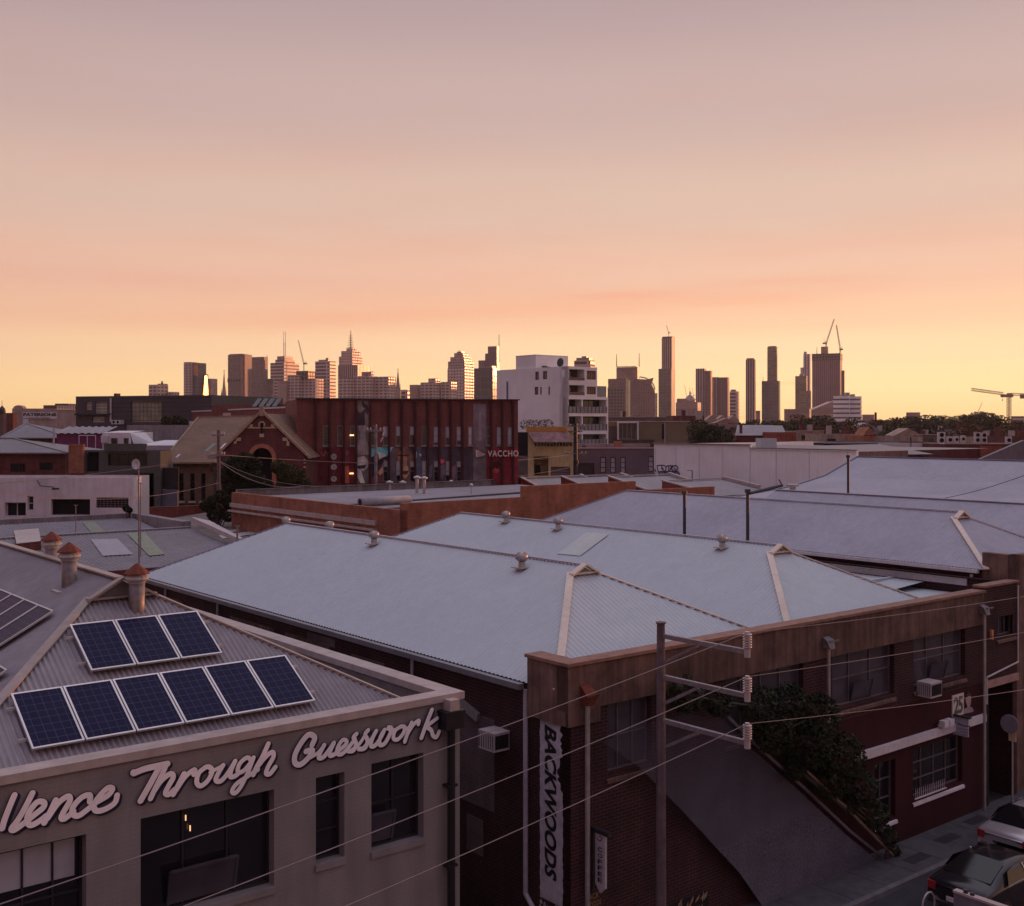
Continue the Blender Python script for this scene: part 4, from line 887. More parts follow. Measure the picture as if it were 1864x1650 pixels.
g.slab('brick_pier', 128,809,155,862, .01,.5, BRICKO); g.slab('upper_box', 191,808,268,820.5, .02,.3, MC['dark_green_grey']); g.win(157,823,180,859, 1,1, DFRAME, DARK, .5, name='door'); g.win(196,826,268,848, 4,1, DFRAME, DGLASS, .4)
g.slab('garden_wall', 243,862,280,930, -1,0, MC['dark_green_grey']); g.slab('roller_door', 280,893,320,930, -1,-.6, M('grey_blue_door', (.16,.15,.19), .7, 0, .15, 2)); g.slab('dark_gate', 281,852,321,892, -1,-.7, BLACKP)
g = Fac('magenta_shed', 'magenta walled shed with a ribbed pale roof and white rail', 'shed', 103, 150, 189, 150, 789, 8, M('magenta_wall', (.20,.04,.11), .8, 0, .2, 2), roof=ROOFG)
m = MB(); m.corr(lambda s,t_,q: (s, t_-.4, g.zt+t_*.17+q), -.3, g.w+.2, lambda s: 0., lambda s: 5., .9, .09); g.t.part('roof_sheet', m, ROOFG); m = MB(); a = g.rect(148,793,178,806)
for k in range(3): m.tube((a[0]+(a[1]-a[0])*k/2,-.8,a[2]-1),(a[0]+(a[1]-a[0])*k/2,-.8,a[3]),.06,5)
m.tube((a[0],-.8,a[3]),(a[1],-.8,a[3]),.06,5); g.t.part('rail', m, WFRAME)
g = Fac('white_gabled_house', 'small white house with two dark windows and a white box unit', 'house', 186, 140, 236, 140, 788, 9, WHITEP, [(202,798,214,808),(225,798,234,808)], roof=ROOFW)
g.win(202,798,214,808, 2,1, DFRAME); g.win(225,798,234,808, 1,1, DFRAME); g.slab('box_unit', 188,793,197,806, 0,.8, WFRAME)
m = MB(); a = g.pt(236,787); b = g.fr.ony(268,812,6); m.quad((0,0,g.zt),(g.w,0,g.zt),(g.w,6,g.zt+.2),(0,6,g.zt+.2)); m.quad((g.w,0,g.zt),(b[0],1,b[2]),(b[0]+1,7,b[2]),(g.w,6,g.zt)); g.t.part('roof_sheet', m, ROOFW)
g = Fac('charcoal_building', 'long charcoal clad modern building with tall pale windows', 'building', 138, 200, 385, 190, 722, 22, M('charcoal_cladding', (.085,.07,.072), .7, 0, .15, .8), [(156,731,167,746),(173,732,195,753),(168,759,190,769),(238,731,294,769)])
for r, nx, ny in (((156,731,167,746),1,2),((173,732,195,753),2,4),((168,759,190,769),2,1),((238,731,294,769),8,3)): g.win(*r, nx, ny, WFRAME if nx < 8 else M('bronze_frame', (.25,.22,.18), .5, .2, .2, 3), M('sky_window', (.30,.28,.22), .25, 0, .5, .4, spec=.7), .3, .1)
m = MB()
for k in range(7): z = g.zt-.5-.75*k; a = g.pt(206, 740)[0]; m.box(a, g.w, -.03, -.002, z, z+.06)
g.t.part('cladding_joint', m, DFRAME); m = MB(); m.box(0, g.pt(204,740)[0], -.4, -.01, g.pt(155,755)[1]-.1, g.pt(155,754)[1]+.1); g.t.part('canopy', m, METALD)
a = g.pt(203, 725); b = g.pt(203, 768); m = MB(); m.tube((a[0],-.2,b[1]),(a[0],-.2,a[1]),.15,6); g.t.part('downpipe', m, WFRAME); g.slab('chimney', 193,716,198,722, -3,-2, BRICKD)
a = g.rect(217,765,233,772.5); m = MB(); m.box(a[0],a[1],-2,-1,a[2],a[3]); m.m = 1
for k in range(2): c = a[0]+(a[1]-a[0])*(.27+.46*k); m.tube((c,-2.03,(a[2]+a[3])/2),(c,-2.01,(a[2]+a[3])/2),.25,12)
solo('condenser_unit', 'pale air conditioning unit with two round fans beside the charcoal building', 'air conditioner', m, [WFRAME, DARK], g.fr, (a[0],-1.5,a[2]))
g = Fac('sign_building', 'old pale building far left whose end wall carries a faded PATERSONS sign', 'building', 22, 420, 105, 420, 744, 20, M('old_stucco', (.46,.34,.29), .85, 0, .3, .3, streak=.3))
g.slab('sign_panel', 42,751,105,763, .05,.3, WHITEP); g.slab('sign_panel_lower', 42,762,52,773, .05,.3, WHITEP)
m = MB(); a = g.rect(43,752,103.5,758); put_text(m, 'PATERSONS', g.P, a[0], a[2], a[1]-a[0], a[3]-a[2], bold=.05, depth=.05); m2 = [(x, y-.32, z) for x, y, z in m.v]; m.v = m2; a = g.rect(53,759.5,92,762.3); k = len(m.v); put_text(m, 'home furnishers', g.P, a[0], a[2], a[1]-a[0], a[3]-a[2], bold=.02, depth=.05); m.v = m.v[:k]+[(x,y-.32,z) for x,y,z in m.v[k:]]
g.t.part('lettering', m, METALD)
m = MB(); q = g.rect(24,738,42,744); c = (q[0]+q[1])/2; r = (q[1]-q[0])/2; m.ext([(c+r*math.cos(math.pi*k/12), 0, q[2]+ (q[3]-q[2])*math.sin(math.pi*k/12)) for k in range(13)], (0,3,0)); g.t.part('curved_pediment', m, g.mat)
for nm, lb, x0, x1, y, D, mt in (('low_block', 'brown parapet block behind the faded sign wall', 79, 138, 738, 520, 'a'), ('low_block', 'small flat brown block on the horizon left of the charcoal building', 100, 124, 735, 560, 'a'), ('low_block', 'cream railed terrace block between the sign wall and charcoal building', 104, 138, 746, 330, 'b'), ('low_block', 'dark low block at the left edge under the horizon', -20, 24, 752, 380, 'c')):
    g = Fac(nm, lb, 'building', x0, D, x1, D, y, 20 if x0 > 0 else 3, {'a': M('brown_block', (.16,.09,.075), .85, 0, .3, .2), 'b': MC['old_stucco'], 'c': BRICKD}[mt], group='low blocks on the left horizon')
    if mt == 'b':
        m = MB()
        for k in range(12): m.box(g.w*k/12, g.w*k/12+.15, -.3, -.1, g.zt, g.zt+1)
        m.box(0, g.w, -.3, -.1, g.zt+1, g.zt+1.2); g.t.part('railing', m, WFRAME)
g = Fac('domed_tower', 'small domed turret at the extreme left horizon', 'tower', -4, 330, 6, 330, 754, 2, MC['brown_block']); m = MB(); c = g.w/2; m.lathe(c, 1, [(.9,g.zt),(1.0,g.zt+.8),(.8,g.zt+1.6),(.3,g.zt+2.2),(.06,g.zt+2.5),(.05,g.zt+4)], 12); g.t.part('dome', m, METALD)
g = Fac('concrete_wall_building', 'plain pale concrete wall below the charcoal building', 'building', 231, 165, 350, 165, 774, 10, M('pale_concrete', (.36,.32,.32), .85, 0, .25, .8, streak=.3))
g.slab('roof_box', 341,767,349,774, -2,-1, WFRAME)
g = Fac('white_roofed_shed', 'low shed with a flat white roof left of the church roof', 'shed', 236, 138, 330, 138, 812, 14, M('pale_board', (.42,.38,.42), .8, 0, .1, 2), roof=ROOFW)
m = MB(); m.quad((0,0,g.zt+.05),(g.w,0,g.zt+.05),(g.w,14,g.zt+.5),(0,14,g.zt+.5)); g.t.part('roof_sheet', m, ROOFW)
# --- church hall
t = Thing('church_hall', 'brick church hall with a steep tan roof and a gabled arched porch', 'church', W, (-30, 130, 0)); fr = W
TAN = M('tan_slate', (.20,.118,.075), .8, 0, .25, 3, big=.2, streak=.1)
def wp(px, py, D): return ((px-CX)/F*D, D, H-(py-HY)/F*D)
r0, r1 = wp(361,760,141), wp(480,757,141); e0, e1 = wp(293,843,128), wp(470,843,128)
m = MB(); m.quad(e0, e1, r1, r0); m.quad(r0, r1, (r1[0], 154, e1[2]), (r0[0]-4, 154, e0[2])); t.part('roof', m, TAN)
m = MB(); m.bar(r0, r1, .3, .2); m.bar(e0, r0, .2, .15); m.bar(e0, e1, .25, .2); t.part('ridge_cap', m, M('tan_cap', (.30,.20,.12), .7, 0, .2, 3))
m = MB(); xe = e0[0]+1.2; TB = M('tan_brick', (.22,.13,.075), .85, 0, .3, 2); hs = [((px-CX)/F*128.5-.25, (px-CX)/F*128.5+.25, 13-(912-HY)/F*128.5, 13-(862-HY)/F*128.5) for px in (330,350,370)]
m.wall(lambda s,n,z: (s, 128.5+n, z), xe, wp(402,800,128)[0], 0, e0[2]-.1, .5, hs); m.quad((xe,128.5,0),(xe,154,0),(xe,154,e0[2]),(xe,141,r0[2]-.4),(xe,128.5,e0[2]-.1)); t.part('side_wall', m, TB)
for a in hs:
    w = window(t, lambda s,n,z: (s,128.5+n,z), *a, .3, 1, 3, .06, DFRAME, DGLASS, name='lancet_window'); m = MB(); m.box(a[0]-.15,a[1]+.15,128.3,128.55,a[2]-.25,a[2]-.02); t.part('sill', m, CAPM, w)
D = 104; A, Bc, Cc = wp(477,750,D), wp(399,826,D), wp(556,831,D); zE = Cc[2]
m = MB(); CHB = brick('church_brick', (.17,.05,.045), (.14,.042,.04), (.15,.08,.07), bw=.5, bh=.2, ms=.02, bump=0); ac = wp(477,834,D); Ro, Ri = 26/F*D, 18.5/F*D
arc = [(ac[0]+Ri*math.cos(math.pi*k/16), ac[2]+Ri*math.sin(math.pi*k/16)) for k in range(17)]   # right to left
L_, R_ = Bc[0], Cc[0]
m.quad(*([(R_,D,0),(R_,D,zE),(A[0],D,A[2])]+[(A[0],D,arc[8][1])]+[(x,D,z) for x, z in arc[8::-1]]+[(arc[0][0],D,0)]))
m.quad(*([(L_,D,0),(arc[16][0],D,0)]+[(x,D,z) for x, z in arc[16:7:-1]]+[(A[0],D,A[2]),(L_,D,zE)]))
for (x0,z0),(x1,z1) in zip(arc, arc[1:]): m.quad((x0,D,z0),(x1,D,z1),(x1,D+.8,z1),(x0,D+.8,z0))
m.quad((arc[0][0],D,0),(arc[0][0],D,arc[0][1]),(arc[0][0],D+.8,arc[0][1]),(arc[0][0],D+.8,0)); m.quad((L_,D,0),(L_,D,zE),(L_,D+9,zE),(L_,D+9,0)); m.quad((R_,D,0),(R_,D+9,0),(R_,D+9,zE),(R_,D,zE))
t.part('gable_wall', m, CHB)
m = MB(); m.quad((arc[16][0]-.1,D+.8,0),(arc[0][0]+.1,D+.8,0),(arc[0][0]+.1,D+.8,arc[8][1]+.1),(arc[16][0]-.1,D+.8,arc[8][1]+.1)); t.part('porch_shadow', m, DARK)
m = MB(); 
for sx, c in ((-1, L_), (1, R_)): m.quad((c+sx*.3,D-.2,zE-.2),(A[0],D-.2,A[2]-.15),(A[0],D+12,A[2]-.15),(c+sx*.3,D+12,zE-.2))
t.part('porch_roof', m, TAN)
m = MB(); m.bar((L_-.3,D-.1,zE),(A[0],D-.1,A[2]+.1),.35,.22); m.bar((R_+.3,D-.1,zE),(A[0],D-.1,A[2]+.1),.35,.22); m.box(A[0]-.2,A[0]+.2,D-.3,D+.1,A[2]-.4,A[2]+.5); t.part('gable_coping', m, M('tan_stone', (.38,.25,.17), .8, 0, .25, 3))
m = MB()
for k in range(17):
    a0 = math.pi*k/16; 
    if k < 16:
        a1 = math.pi*(k+1)/16; f = lambda r, a: (ac[0]+r*math.cos(a), D-.08, ac[2]+r*math.sin(a)); m.ext([f(Ri,a0),f(Ro,a0),f(Ro,a1),f(Ri,a1)], (0,.07,0))
m.box(ac[0]+Ri,ac[0]+Ro,D-.08,D-.01,3,ac[2]); t.part('arch_ring', m, M('salmon_brick', (.42,.16,.10), .85, 0, .25, 2))
CRM = M('cream_stone', (.55,.40,.25), .85, 0, .15, 3); m = MB(); bx = lambda x0,y0,x1,y1,o=.1: t.part('stone_dressing', MB().box(wp(x0,y0,D)[0], wp(x1,y1,D)[0], D-o, D-.02, wp(x0,y1,D)[2], wp(x0,y0,D)[2]), CRM)
for r in ((450,778,505,780.2), (454,772.5,460.5,779), (494,772.5,500,779), (473,790,481,796), (430,797,439,803), (426,803,431,808), (515,797,524,803), (522,803,527,812), (471,770,473.3,776.5), (480.5,770,483,776.5), (473,767.5,481,770)): bx(*r, .1+.01*(r[0]%3))
bx(553,836,556.5,838,.12); bx(553,842,556.5,844,.12); bx(553,849,556.5,852,.12)
m = MB(); m.box(wp(475.3,0,D)[0], wp(478.7,0,D)[0], D-.16, D-.02, wp(0,789,D)[2], wp(0,770.5,D)[2]); t.part('slit_window', m, DARK)
rp = lambda x, y: (lambda q: (q[0], q[1], q[2]))(onplane(W, x, y, 0, (r0[2]-e0[2])/13, e0[2]-(r0[2]-e0[2])/13*128+.08))
m = MB(); m.quad(*[rp(*p) for p in ((371,822),(378,822),(396,806),(389,806))]); t.part('roof_window', m, DGLASS)
m = MB(); m.quad(*[rp(*p) for p in ((319,833),(323,833),(329,827),(325,827))]); t.part('small_rooflight', m, WHITEP)
m = MB(); m.quad(*[rp(*p) for p in ((400,817),(404,817),(413,807),(409,807))]); t.part('white_rooflight', m, WHITEP)
c = wp(413,752,143); m = MB(); m.box(c[0]-.4,c[0]+.4,142.6,143.4,c[2]-2,c[2]); t.part('vent_stack', m, METAL)

# --- the mural building
V = Fac('mural_building', 'red brick building with dark ribs, slim windows and a painted lower wall reading VACCHO', 'building', 540, 110, 943, 116, 727, 14, brick('vaccho_brick', (.23,.074,.062), (.20,.064,.055), (.23,.11,.09), bw=.5, bh=.2, ms=.015, var=.25, bump=0), [], roof=ROOFD)
cx_ = lambda x: 580+x/4.546
Z = lambda px, py, : V.pt(px, py)[1]
ztop_line = None
ribs = [574, 599.7, 625.5, 648, 673] + [cx_(x) for x in (580,685,795,900,995,1090,1185,1425,1515,1605)]
m = MB()
for px in ribs: a = V.pt(px, 760)[0]; m.box(a-.1, a+.1, -.32, -.005, 0, V.zt-.05)
V.t.part('brick_rib', m, M('rib_dark', (.07,.018,.02), .9, 0, .2, 1))
m = MB(); m.box(-.1, V.w+.1, -.3, .4, V.zt+.003, V.zt+.12); V.t.part('coping', m, METALD)
wx = [(35,88),(155,200),(260,302),(425,470),(532,575),(637,678),(752,795),(852,890),(950,992),(1047,1085),(1140,1180),(1235,1270),(1388,1420),(1472,1515),(1562,1600)]
blind = {4:.55, 5:.5, 6:.45, 8:.85, 9:.6, 10:.75, 11:1., 13:.95, 14:.95}
wx = [(-70,-30)]+wx
zs0, zs1 = H-(812-HY)/F*108, H-(775-HY)/F*108
k_ = (818-HY)/1
for i, (a, b) in enumerate(wx):
    x0, x1 = cx_(a), cx_(b) 
    if i == 0: x0, x1 = 590.0-0.5, 598.0; continue
    s0, s1 = V.pt(x0, 790)[0], V.pt(x1, 790)[0]
    f = (x0-580)/363; yt, yb = 774.7+3.3*f, 811.5-.8*f
    za, zb = V.pt(x0, yb)[1], V.pt(x0, yt)[1]
    w = window(V.t, lambda s,n,z: (s, n-.06, z), s0, s1, za, zb, .05, 1, 2, .07, M('dull_frame', (.24,.19,.19), .6, 0, .2, 3), DGLASS)
    m = MB(); m.box(s0-.08, s1+.08, -.2, -.02, za-.12, za-.01); V.t.part('sill', m, M('sill_grey', (.30,.25,.24), .8, 0, .2, 3), w)
    if i-1 in blind: m = MB(); m.quad((s0+.08,-.03,zb-(zb-za)*blind[i-1]),(s1-.08,-.03,zb-(zb-za)*blind[i-1]),(s1-.08,-.03,zb-.07),(s0+.08,-.03,zb-.07)); V.t.part('blind', m, BLIND, w)
    if 3 <= i-1 and i-1 not in (3, 12, 13, 14, 11):
        yt2, yb2 = 838+2*f, 877
        za, zb = V.pt(x0, yb2)[1], V.pt(x0, yt2)[1]; w = window(V.t, lambda s,n,z: (s, n-.09, z), s0, s1, za, zb, .05, 1, 2, .07, MC['dull_frame'], DGLASS)
        m = MB(); q = .3 if i % 2 else .7; m.quad((s0+.08,-.06,zb-(zb-za)*q),(s1-.08,-.06,zb-(zb-za)*q),(s1-.08,-.06,zb-.07),(s0+.08,-.06,zb-.07)); V.t.part('blind', m, BLIND, w)
def vm(name, col, sc_=1.2, var=.45): return M(name, col, .85, 0, var, sc_, big=.3)
mur = [  # painted patches: polygon in sight lines, colour
 ('painted_red', ((541,818),(648,815),(648,880),(541,880)), (.16,.025,.03), .010), ('painted_red', ((886,815),(943,816),(943,880),(886,880)), (.24,.028,.035), .010),
 ('grey_column', ((648.5,729),(673,729.5),(673,880),(648.5,880)), (.20,.165,.14), .012), ('grey_column', ((861.5,735),(885,736),(885,880),(861.5,880)), (.19,.15,.16), .012),
 ('blue_grey_band', ((735,815),(861,815),(861,880),(735,880)), (.085,.06,.075), .011),
 ('warm_face_patch', ((716,813),(742,813),(752,830),(750,880),(716,880)), (.20,.10,.075), .016), ('cheek_patch', ((729,820),(741,832),(740,848),(733,852),(726,846),(724,832)), (.33,.17,.11), .020), ('chin_patch', ((731,851),(742,848),(745,862),(738,872),(730,866)), (.42,.24,.14), .020), ('mouth_patch', ((730,858),(744,857),(741,864),(733,864)), (.12,.05,.05), .024), ('brow_patch', ((724,828),(745,828),(744,831),(725,831)), (.07,.04,.04), .024),
 ('teal_sky', ((674,815),(716,814),(709,826),(704,830),(690,826),(678,833),(674,833)), (.10,.34,.37), .016), ('cream_patch', ((688,822),(704,829),(700,838),(697,846),(690,838)), (.55,.46,.36), .018), ('pink_patch', ((687,846),(697,846),(698,860),(692,866),(687,860)), (.42,.22,.16), .018), ('navy_patch', ((674,833),(688,826),(686,850),(680,860),(674,852)), (.04,.03,.045), .017), ('grey_figure', ((708,826),(718,816),(719,845),(720,880),(709,880)), (.14,.12,.15), .019), ('pale_figure', ((650,834),(662,830),(671,840),(669,852),(660,858),(651,850)), (.34,.31,.28), .020), ('pale_figure', ((650,852),(657,856),(661,870),(665,880),(656,880),(650,866)), (.42,.40,.34), .020), ('dark_stroke', ((651,848),(668,846),(664,853),(652,854)), (.05,.04,.045), .024),
 ('blue_portrait', ((755,815),(766,813),(768,880),(757,880)), (.12,.13,.17), .018), ('white_mark', ((755.5,818),(759,824),(758,834),(756,832)), (.6,.55,.5), .022), ('white_mark', ((762,826),(767,827),(766,832)), (.5,.5,.55), .022),
 ('red_flower', ((800,836),(809,837),(808,843),(803,845)), (.45,.07,.09), .022), ('mauve_figure', ((797,850),(808,845),(812,862),(805,872),(797,866)), (.20,.16,.20), .019), ('mauve_figure', ((778,852),(787,846),(786,866),(780,876)), (.17,.15,.19), .019), ('mauve_figure', ((818,852),(830,846),(829,872),(820,878)), (.19,.13,.15), .019),
 ('standing_figure', ((626.5,849),(635,847),(635.5,880),(627,880)), (.32,.085,.05), .020), ('hooded_figure', ((626,822),(630,816),(635,823),(636,845),(627,846)), (.22,.05,.05), .022),
 ('dark_beast', ((889,852),(897,842),(905,838),(912,846),(906,854),(893,856)), (.08,.015,.02), .022), ('red_beast', ((893,860),(900,852),(910,856),(905,862)), (.34,.05,.05), .023),
 ('silhouette', ((649,742),(652,750),(657,752),(660,748),(664,745),(667,747),(664,754),(664,762),(665,772),(662,776),(650,775)), (.055,.035,.045), .024), ('silhouette', ((658,732),(662,730),(663,735),(669,738),(671,746),(670,752),(667,756),(666,750),(664,744),(660,741),(659,736)), (.065,.04,.05), .025),
 ('feather', ((865,748),(869,741),(875,740),(880,746),(881,775),(879,812),(867,812),(864,780)), (.21,.155,.165), .020), ('feather_core', ((871,752),(875,750),(876,800),(872,804)), (.27,.21,.22), .024)]
for nm, pts, col, off in mur:
    m = MB(); m.quad(*[(V.pt(x,y)[0], -off-.02, V.pt(x,y)[1]) for x, y in pts]); V.t.part(nm, m, vm('paint_'+nm+str(int(col[0]*100)), tuple(min(.85, c*(2.1 if max(col) > .3 else 1.3)) for c in col)))
m = MB(); n = .06; rnd = random.Random(4)
for k in range(14):
    x = 652+k*1.2; n = ribbon(m, V.P, [V.pt(x+rnd.uniform(-1,1), 776), V.pt(656+k*.6, 795), V.pt(650+k*1.6, 815), V.pt(649+k*1.75, 828)], .05+.04*(k%3), n, .0003)
V.t.part('flowing_lines', m, vm('paint_lines', (.40,.34,.32)))
m = MB(); n = .06
for k in range(9): n = ribbon(m, V.P, [V.pt(676+k*1.2, 868-k), V.pt(682+k*1.5, 850), V.pt(690+k, 838), V.pt(700+k*.8, 832)], .06, n, .0003)
V.t.part('branch_lines', m, vm('paint_branch', (.05,.035,.045)))
RNG = vm('paint_ring', (.60,.52,.48)); m = MB()
for py in (831.5, 850.5, 872): 
    for r in (4.6, 2.6): pts = [V.pt(607.5+r*math.cos(2*math.pi*k/8+.3), py+r*.95*math.sin(2*math.pi*k/8+.3)) for k in range(9)]; n = ribbon(m, V.P, pts, .1 if r > 3 else .14, .06+.01*r, .0003)
V.t.part('white_ring', m, RNG)
m = MB(); n = .06
for st in (((584,824),(588,830),(592,822)), ((590,830),(594,822)), ((596,824),(596,830)), ((607,838),(610,844)), ((606,864),(610,858))): n = ribbon(m, V.P, [V.pt(*p) for p in st], .07, n, .0004)
for k in range(5): n = ribbon(m, V.P, [V.pt(627, 822+k*1.6), V.pt(634, 822+k*1.6)], .04, n, .0004)
V.t.part('scratch_lines', m, vm('paint_scratch', (.34,.16,.16)))
a = V.pt(886.4, 830.6); b = V.pt(942.0, 820.0); m = MB()
put_text(m, 'VACCHO', lambda s,n,z: (s, n-.30, z), a[0], a[1]-.05, b[0]-a[0], .62, bold=.012, depth=.08, spacing=1.15); V.t.part('lettering', m, M('letter_pink_white', (.80,.62,.56), .7, 0, .05, 3))
m = MB(); m.quad(*[(V.pt(x,y)[0],-.36,V.pt(x,y)[1]) for x, y in ((864.5,819.5),(872,821),(881.5,827.5),(874,831.5),(865,832))]); V.t.part('emblem_shape', m, MC['letter_pink_white'])
m = MB(); n = .37; cc = (872.5, 826)
for r in (5.2, 3.4, 1.6): n = ribbon(m, V.P, [V.pt(cc[0]+r*math.cos(math.pi*k/4), cc[1]+r*1.05*math.sin(math.pi*k/4)) for k in range(9)], .035, n, .0006)
V.t.part('emblem_rings', m, vm('paint_emblem', (.10,.03,.04), 3, .1))
em, nt, bs = base('lamp_glow'); bs.inputs['Emission Color'].default_value = (1,.55,.2,1); bs.inputs['Emission Strength'].default_value = 2.5
for x, y in ((640,792.5),(639.5,862)):
    a = V.rect(x-3.5, y-1, x+3.5, y+1.2); m = MB(); m.box(a[0], a[1], -.2, -.08, a[2], a[3]); V.t.part('lit_tube', m, em)
# its low side wing behind the church
S = Fac('side_wing', 'long plain red brick wing with a white coping behind the church hall', 'building', 350, 190, 541, 138, 750.5, 20, MC['vaccho_brick'], coping=WFRAME)
m = MB(); rnd = random.Random(2)
for k in range(18): a = S.pt(512+rnd.uniform(-14,30), 762+rnd.uniform(-3,3)); m.box(a[0], a[0]+rnd.uniform(.2,1), -.03, -.005, a[1], a[1]+.12)
S.t.part('worn_bricks', m, BRICKO)
g = Fac('rooftop_plant', 'maroon parapet with dark tilted panels above the side wing', 'rooftop plant', 385, 170, 538, 160, 738, 10, MC['vaccho_brick'])
for k in range(4):
    a = g.pt(468+k*12, 738); m = MB(); m.quad((a[0],-1,a[1]-.2),(a[0]+.9,-1,a[1]-.2),(a[0]+.5,.5,a[1]+1),(a[0]-.4,.5,a[1]+1)); m.tube((a[0],.4,a[1]-1),(a[0],.4,a[1]+.8),.05,5)
    solo('tilted_panel', 'dark tilted panel in the row on the maroon parapet', 'solar panel', m, DGLASS, g.fr, (a[0],0,a[1]-.2), 'tilted panels on the maroon parapet')

# --- right of the mural building
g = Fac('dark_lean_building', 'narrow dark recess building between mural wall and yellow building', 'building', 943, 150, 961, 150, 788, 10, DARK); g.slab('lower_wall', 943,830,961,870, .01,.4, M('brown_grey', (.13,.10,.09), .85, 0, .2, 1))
YEL = M('mustard_render', (.66,.50,.24), .85, 0, .2, .8, streak=.2)
g = Fac('yellow_building', 'mustard yellow building with a faded striped awning over its upper windows', 'building', 959, 170, 1044.5, 170, 777, 14, YEL, [(972,831,998,866),(1003,850,1038,866),(972,805,1042,814)])
g.slab('orange_fascia', 959,777.5,1031,786, .01,.15, M('orange_fascia', (.55,.26,.07), .8, 0, .2, 1))
a, b, c, d = [g.pt(*p) for p in ((960,786),(1031,786),(1046,804.6),(972,804.6))]
m = MB(); m.ext([(a[0],-.1,a[1]),(b[0],-.1,b[1]),(c[0],-1.2,c[1]),(d[0],-1.2,d[1])], (0,.05,-.05)); g.t.part('awning', m, M('faded_awning', (.34,.22,.20), .8, 0, .45, 1.2, big=.3))
g.win(972,805,1042,814, 12,1, YEL, DGLASS, .3, .12); g.win(1003,850,1038,866, 1,3, DFRAME, M('dull_roller', (.22,.15,.15), .7, 0, .2, 1), .3, name='garage_door')
g.slab('porch_back', 972,831,998,866, -2,-1.9, YEL); g.win(974,847,984,865, 1,1, DFRAME, DARK, 1.7, name='door'); g.slab('lintel', 971,829.5,999,831, .02,.5, CRM)
m = MB(); a = g.pt(980,772); rnd = random.Random(6)
leafmass(m, [(a[0]-2+k*.9, 3, g.zt+.3, .8) for k in range(5)], 900, .12, rnd); solo('rooftop_plants', 'dark bushy plants on the roof behind the yellow building', 'plants', m, LEAF, g.fr, (a[0],3,g.zt))
# apartments (street grid)
t = Thing('white_apartment_block', 'white six-storey apartment block with recessed balconies and glass balustrades', 'apartment building', G, (150, 175, 0)); WA = M('white_apartment', (.82,.80,.78), .8, 0, .06, .5, bump=.05); u0, v0 = 147.0, 165.0; zt = 24.2
fzz = lambda px, py: G.ony(px, py, v0); side = lambda px, py: G.onx(px, py, u0)
u1 = fzz(1087,700)[0]; u2 = fzz(1107,700)[0]; vE = side(904,700)[1]
zA = fzz(1032,722)[2]
hA = []
for y0, y1 in ((672,692),(701,719)):
    a = fzz(1036,y0); b = fzz(1064,y1); hA.append((a[0],b[0],fzz(1036,y1)[2],a[2])); a = fzz(1068,y0+3); b = fzz(1085,y1); hA.append((a[0],b[0],fzz(1068,y1-1)[2],a[2]))
hB = []
for y0, y1 in ((727,752),(758,784),(791,812)): a = fzz(1035,y0); b = fzz(1104,y0); hB.append((a[0],b[0],fzz(1035,y1)[2],a[2]))
hS = []
for r in ((974,677,981,692),(988,676,996,691),(1022,674,1028,687),(973,705,980,719),(983,705,986,719),(998,704,1001,719)):
    a = side(r[0], r[1]); b = side(r[2], r[3]); hS.append((b[1], a[1], side(r[0],r[3])[2], a[2]))
m = MB(); P1 = lambda s,n,z: (s, v0+n, z); P2 = lambda s,n,z: (u0+n, s, z)
m.wall(P1, u0, u1, zA, zt, 2.2, hA); m.wall(P1, u0, u2, 0, zA-.02, 2.4, hB); m.wall(P2, v0, vE, 0, zt, .3, hS)
m.quad((u0,v0+1,zt-.2),(u1,v0+1,zt-.2),(u1,vE,zt-.2),(u0,vE,zt-.2)); m.quad((u1,v0+2,zA),(u1,v0+2,zt),(u1,vE,zt),(u1,vE,zA)); m.quad((u2,v0+2,0),(u2,v0+2,zA),(u2,vE,zA),(u2,vE,0)); m.quad((u0,v0+2,zA),(u2,v0+2,zA),(u2,vE,zA),(u0,vE,zA)); m.quad((u0,vE,0),(u2,vE,0),(u2,vE,zt),(u0,vE,zt))
t.part('wall', m, WA)
m = MB()
for a, b, c, d in hA[0::2]+hB: m.quad((a,v0+2.1,c),(b,v0+2.1,c),(b,v0+2.1,d),(a,v0+2.1,d))
t.part('balcony_back', m, M('amber_interior', (.12,.055,.045), .5, 0, .5, .5))
for i, (a, b, c, d) in enumerate(hA[0::2]): m = MB(); m.box(a,b,v0-.05,v0+.02,c,c+.9*.6); t.part('balustrade', m, M('smoky_glass', (.13,.08,.075), .2, 0, .2, 1)); window(t, lambda s,n,z: (s,v0+1.9+n,z), a+.3, b-1.2, c, d-.3, .1, 4, 1, .12, M('brown_frame', (.16,.08,.05), .6), DGLASS)
for i, (a, b, c, d) in enumerate(hA[1::2]): window(t, P1, a, b, c, d, .25, 4, 1, .12, DFRAME, M('warm_glass', (.30,.17,.10), .3, 0, .5, .5))
for a, b, c, d in hB:
    m = MB(); m.box(a,b,v0-.05,v0+.02,c,c+1.25); t.part('balustrade', m, M('pale_glass_panel', (.24,.24,.26), .25, 0, .25, .7))
    m = MB()
    for k in range(11): x = a+(b-a)*k/10; m.box(x-.05,x+.05,v0-.12,v0-.06,c,c+1.3)
    t.part('balustrade_post', m, METALD); m = MB(); x = a+(b-a)*.36; m.box(x-.15,x+.15,v0+.05,v0+2,c,d); t.part('divider_wall', m, WA); window(t, lambda s,n,z: (s,v0+1.9+n,z), a+.3, b-.3, c+.8, d-.1, .1, 7, 1, .12, DFRAME, DGLASS)
for a, b, c, d in hS: window(t, P2, a, b, c, d, .2, 1, 1, .15, DFRAME, MGLASS)
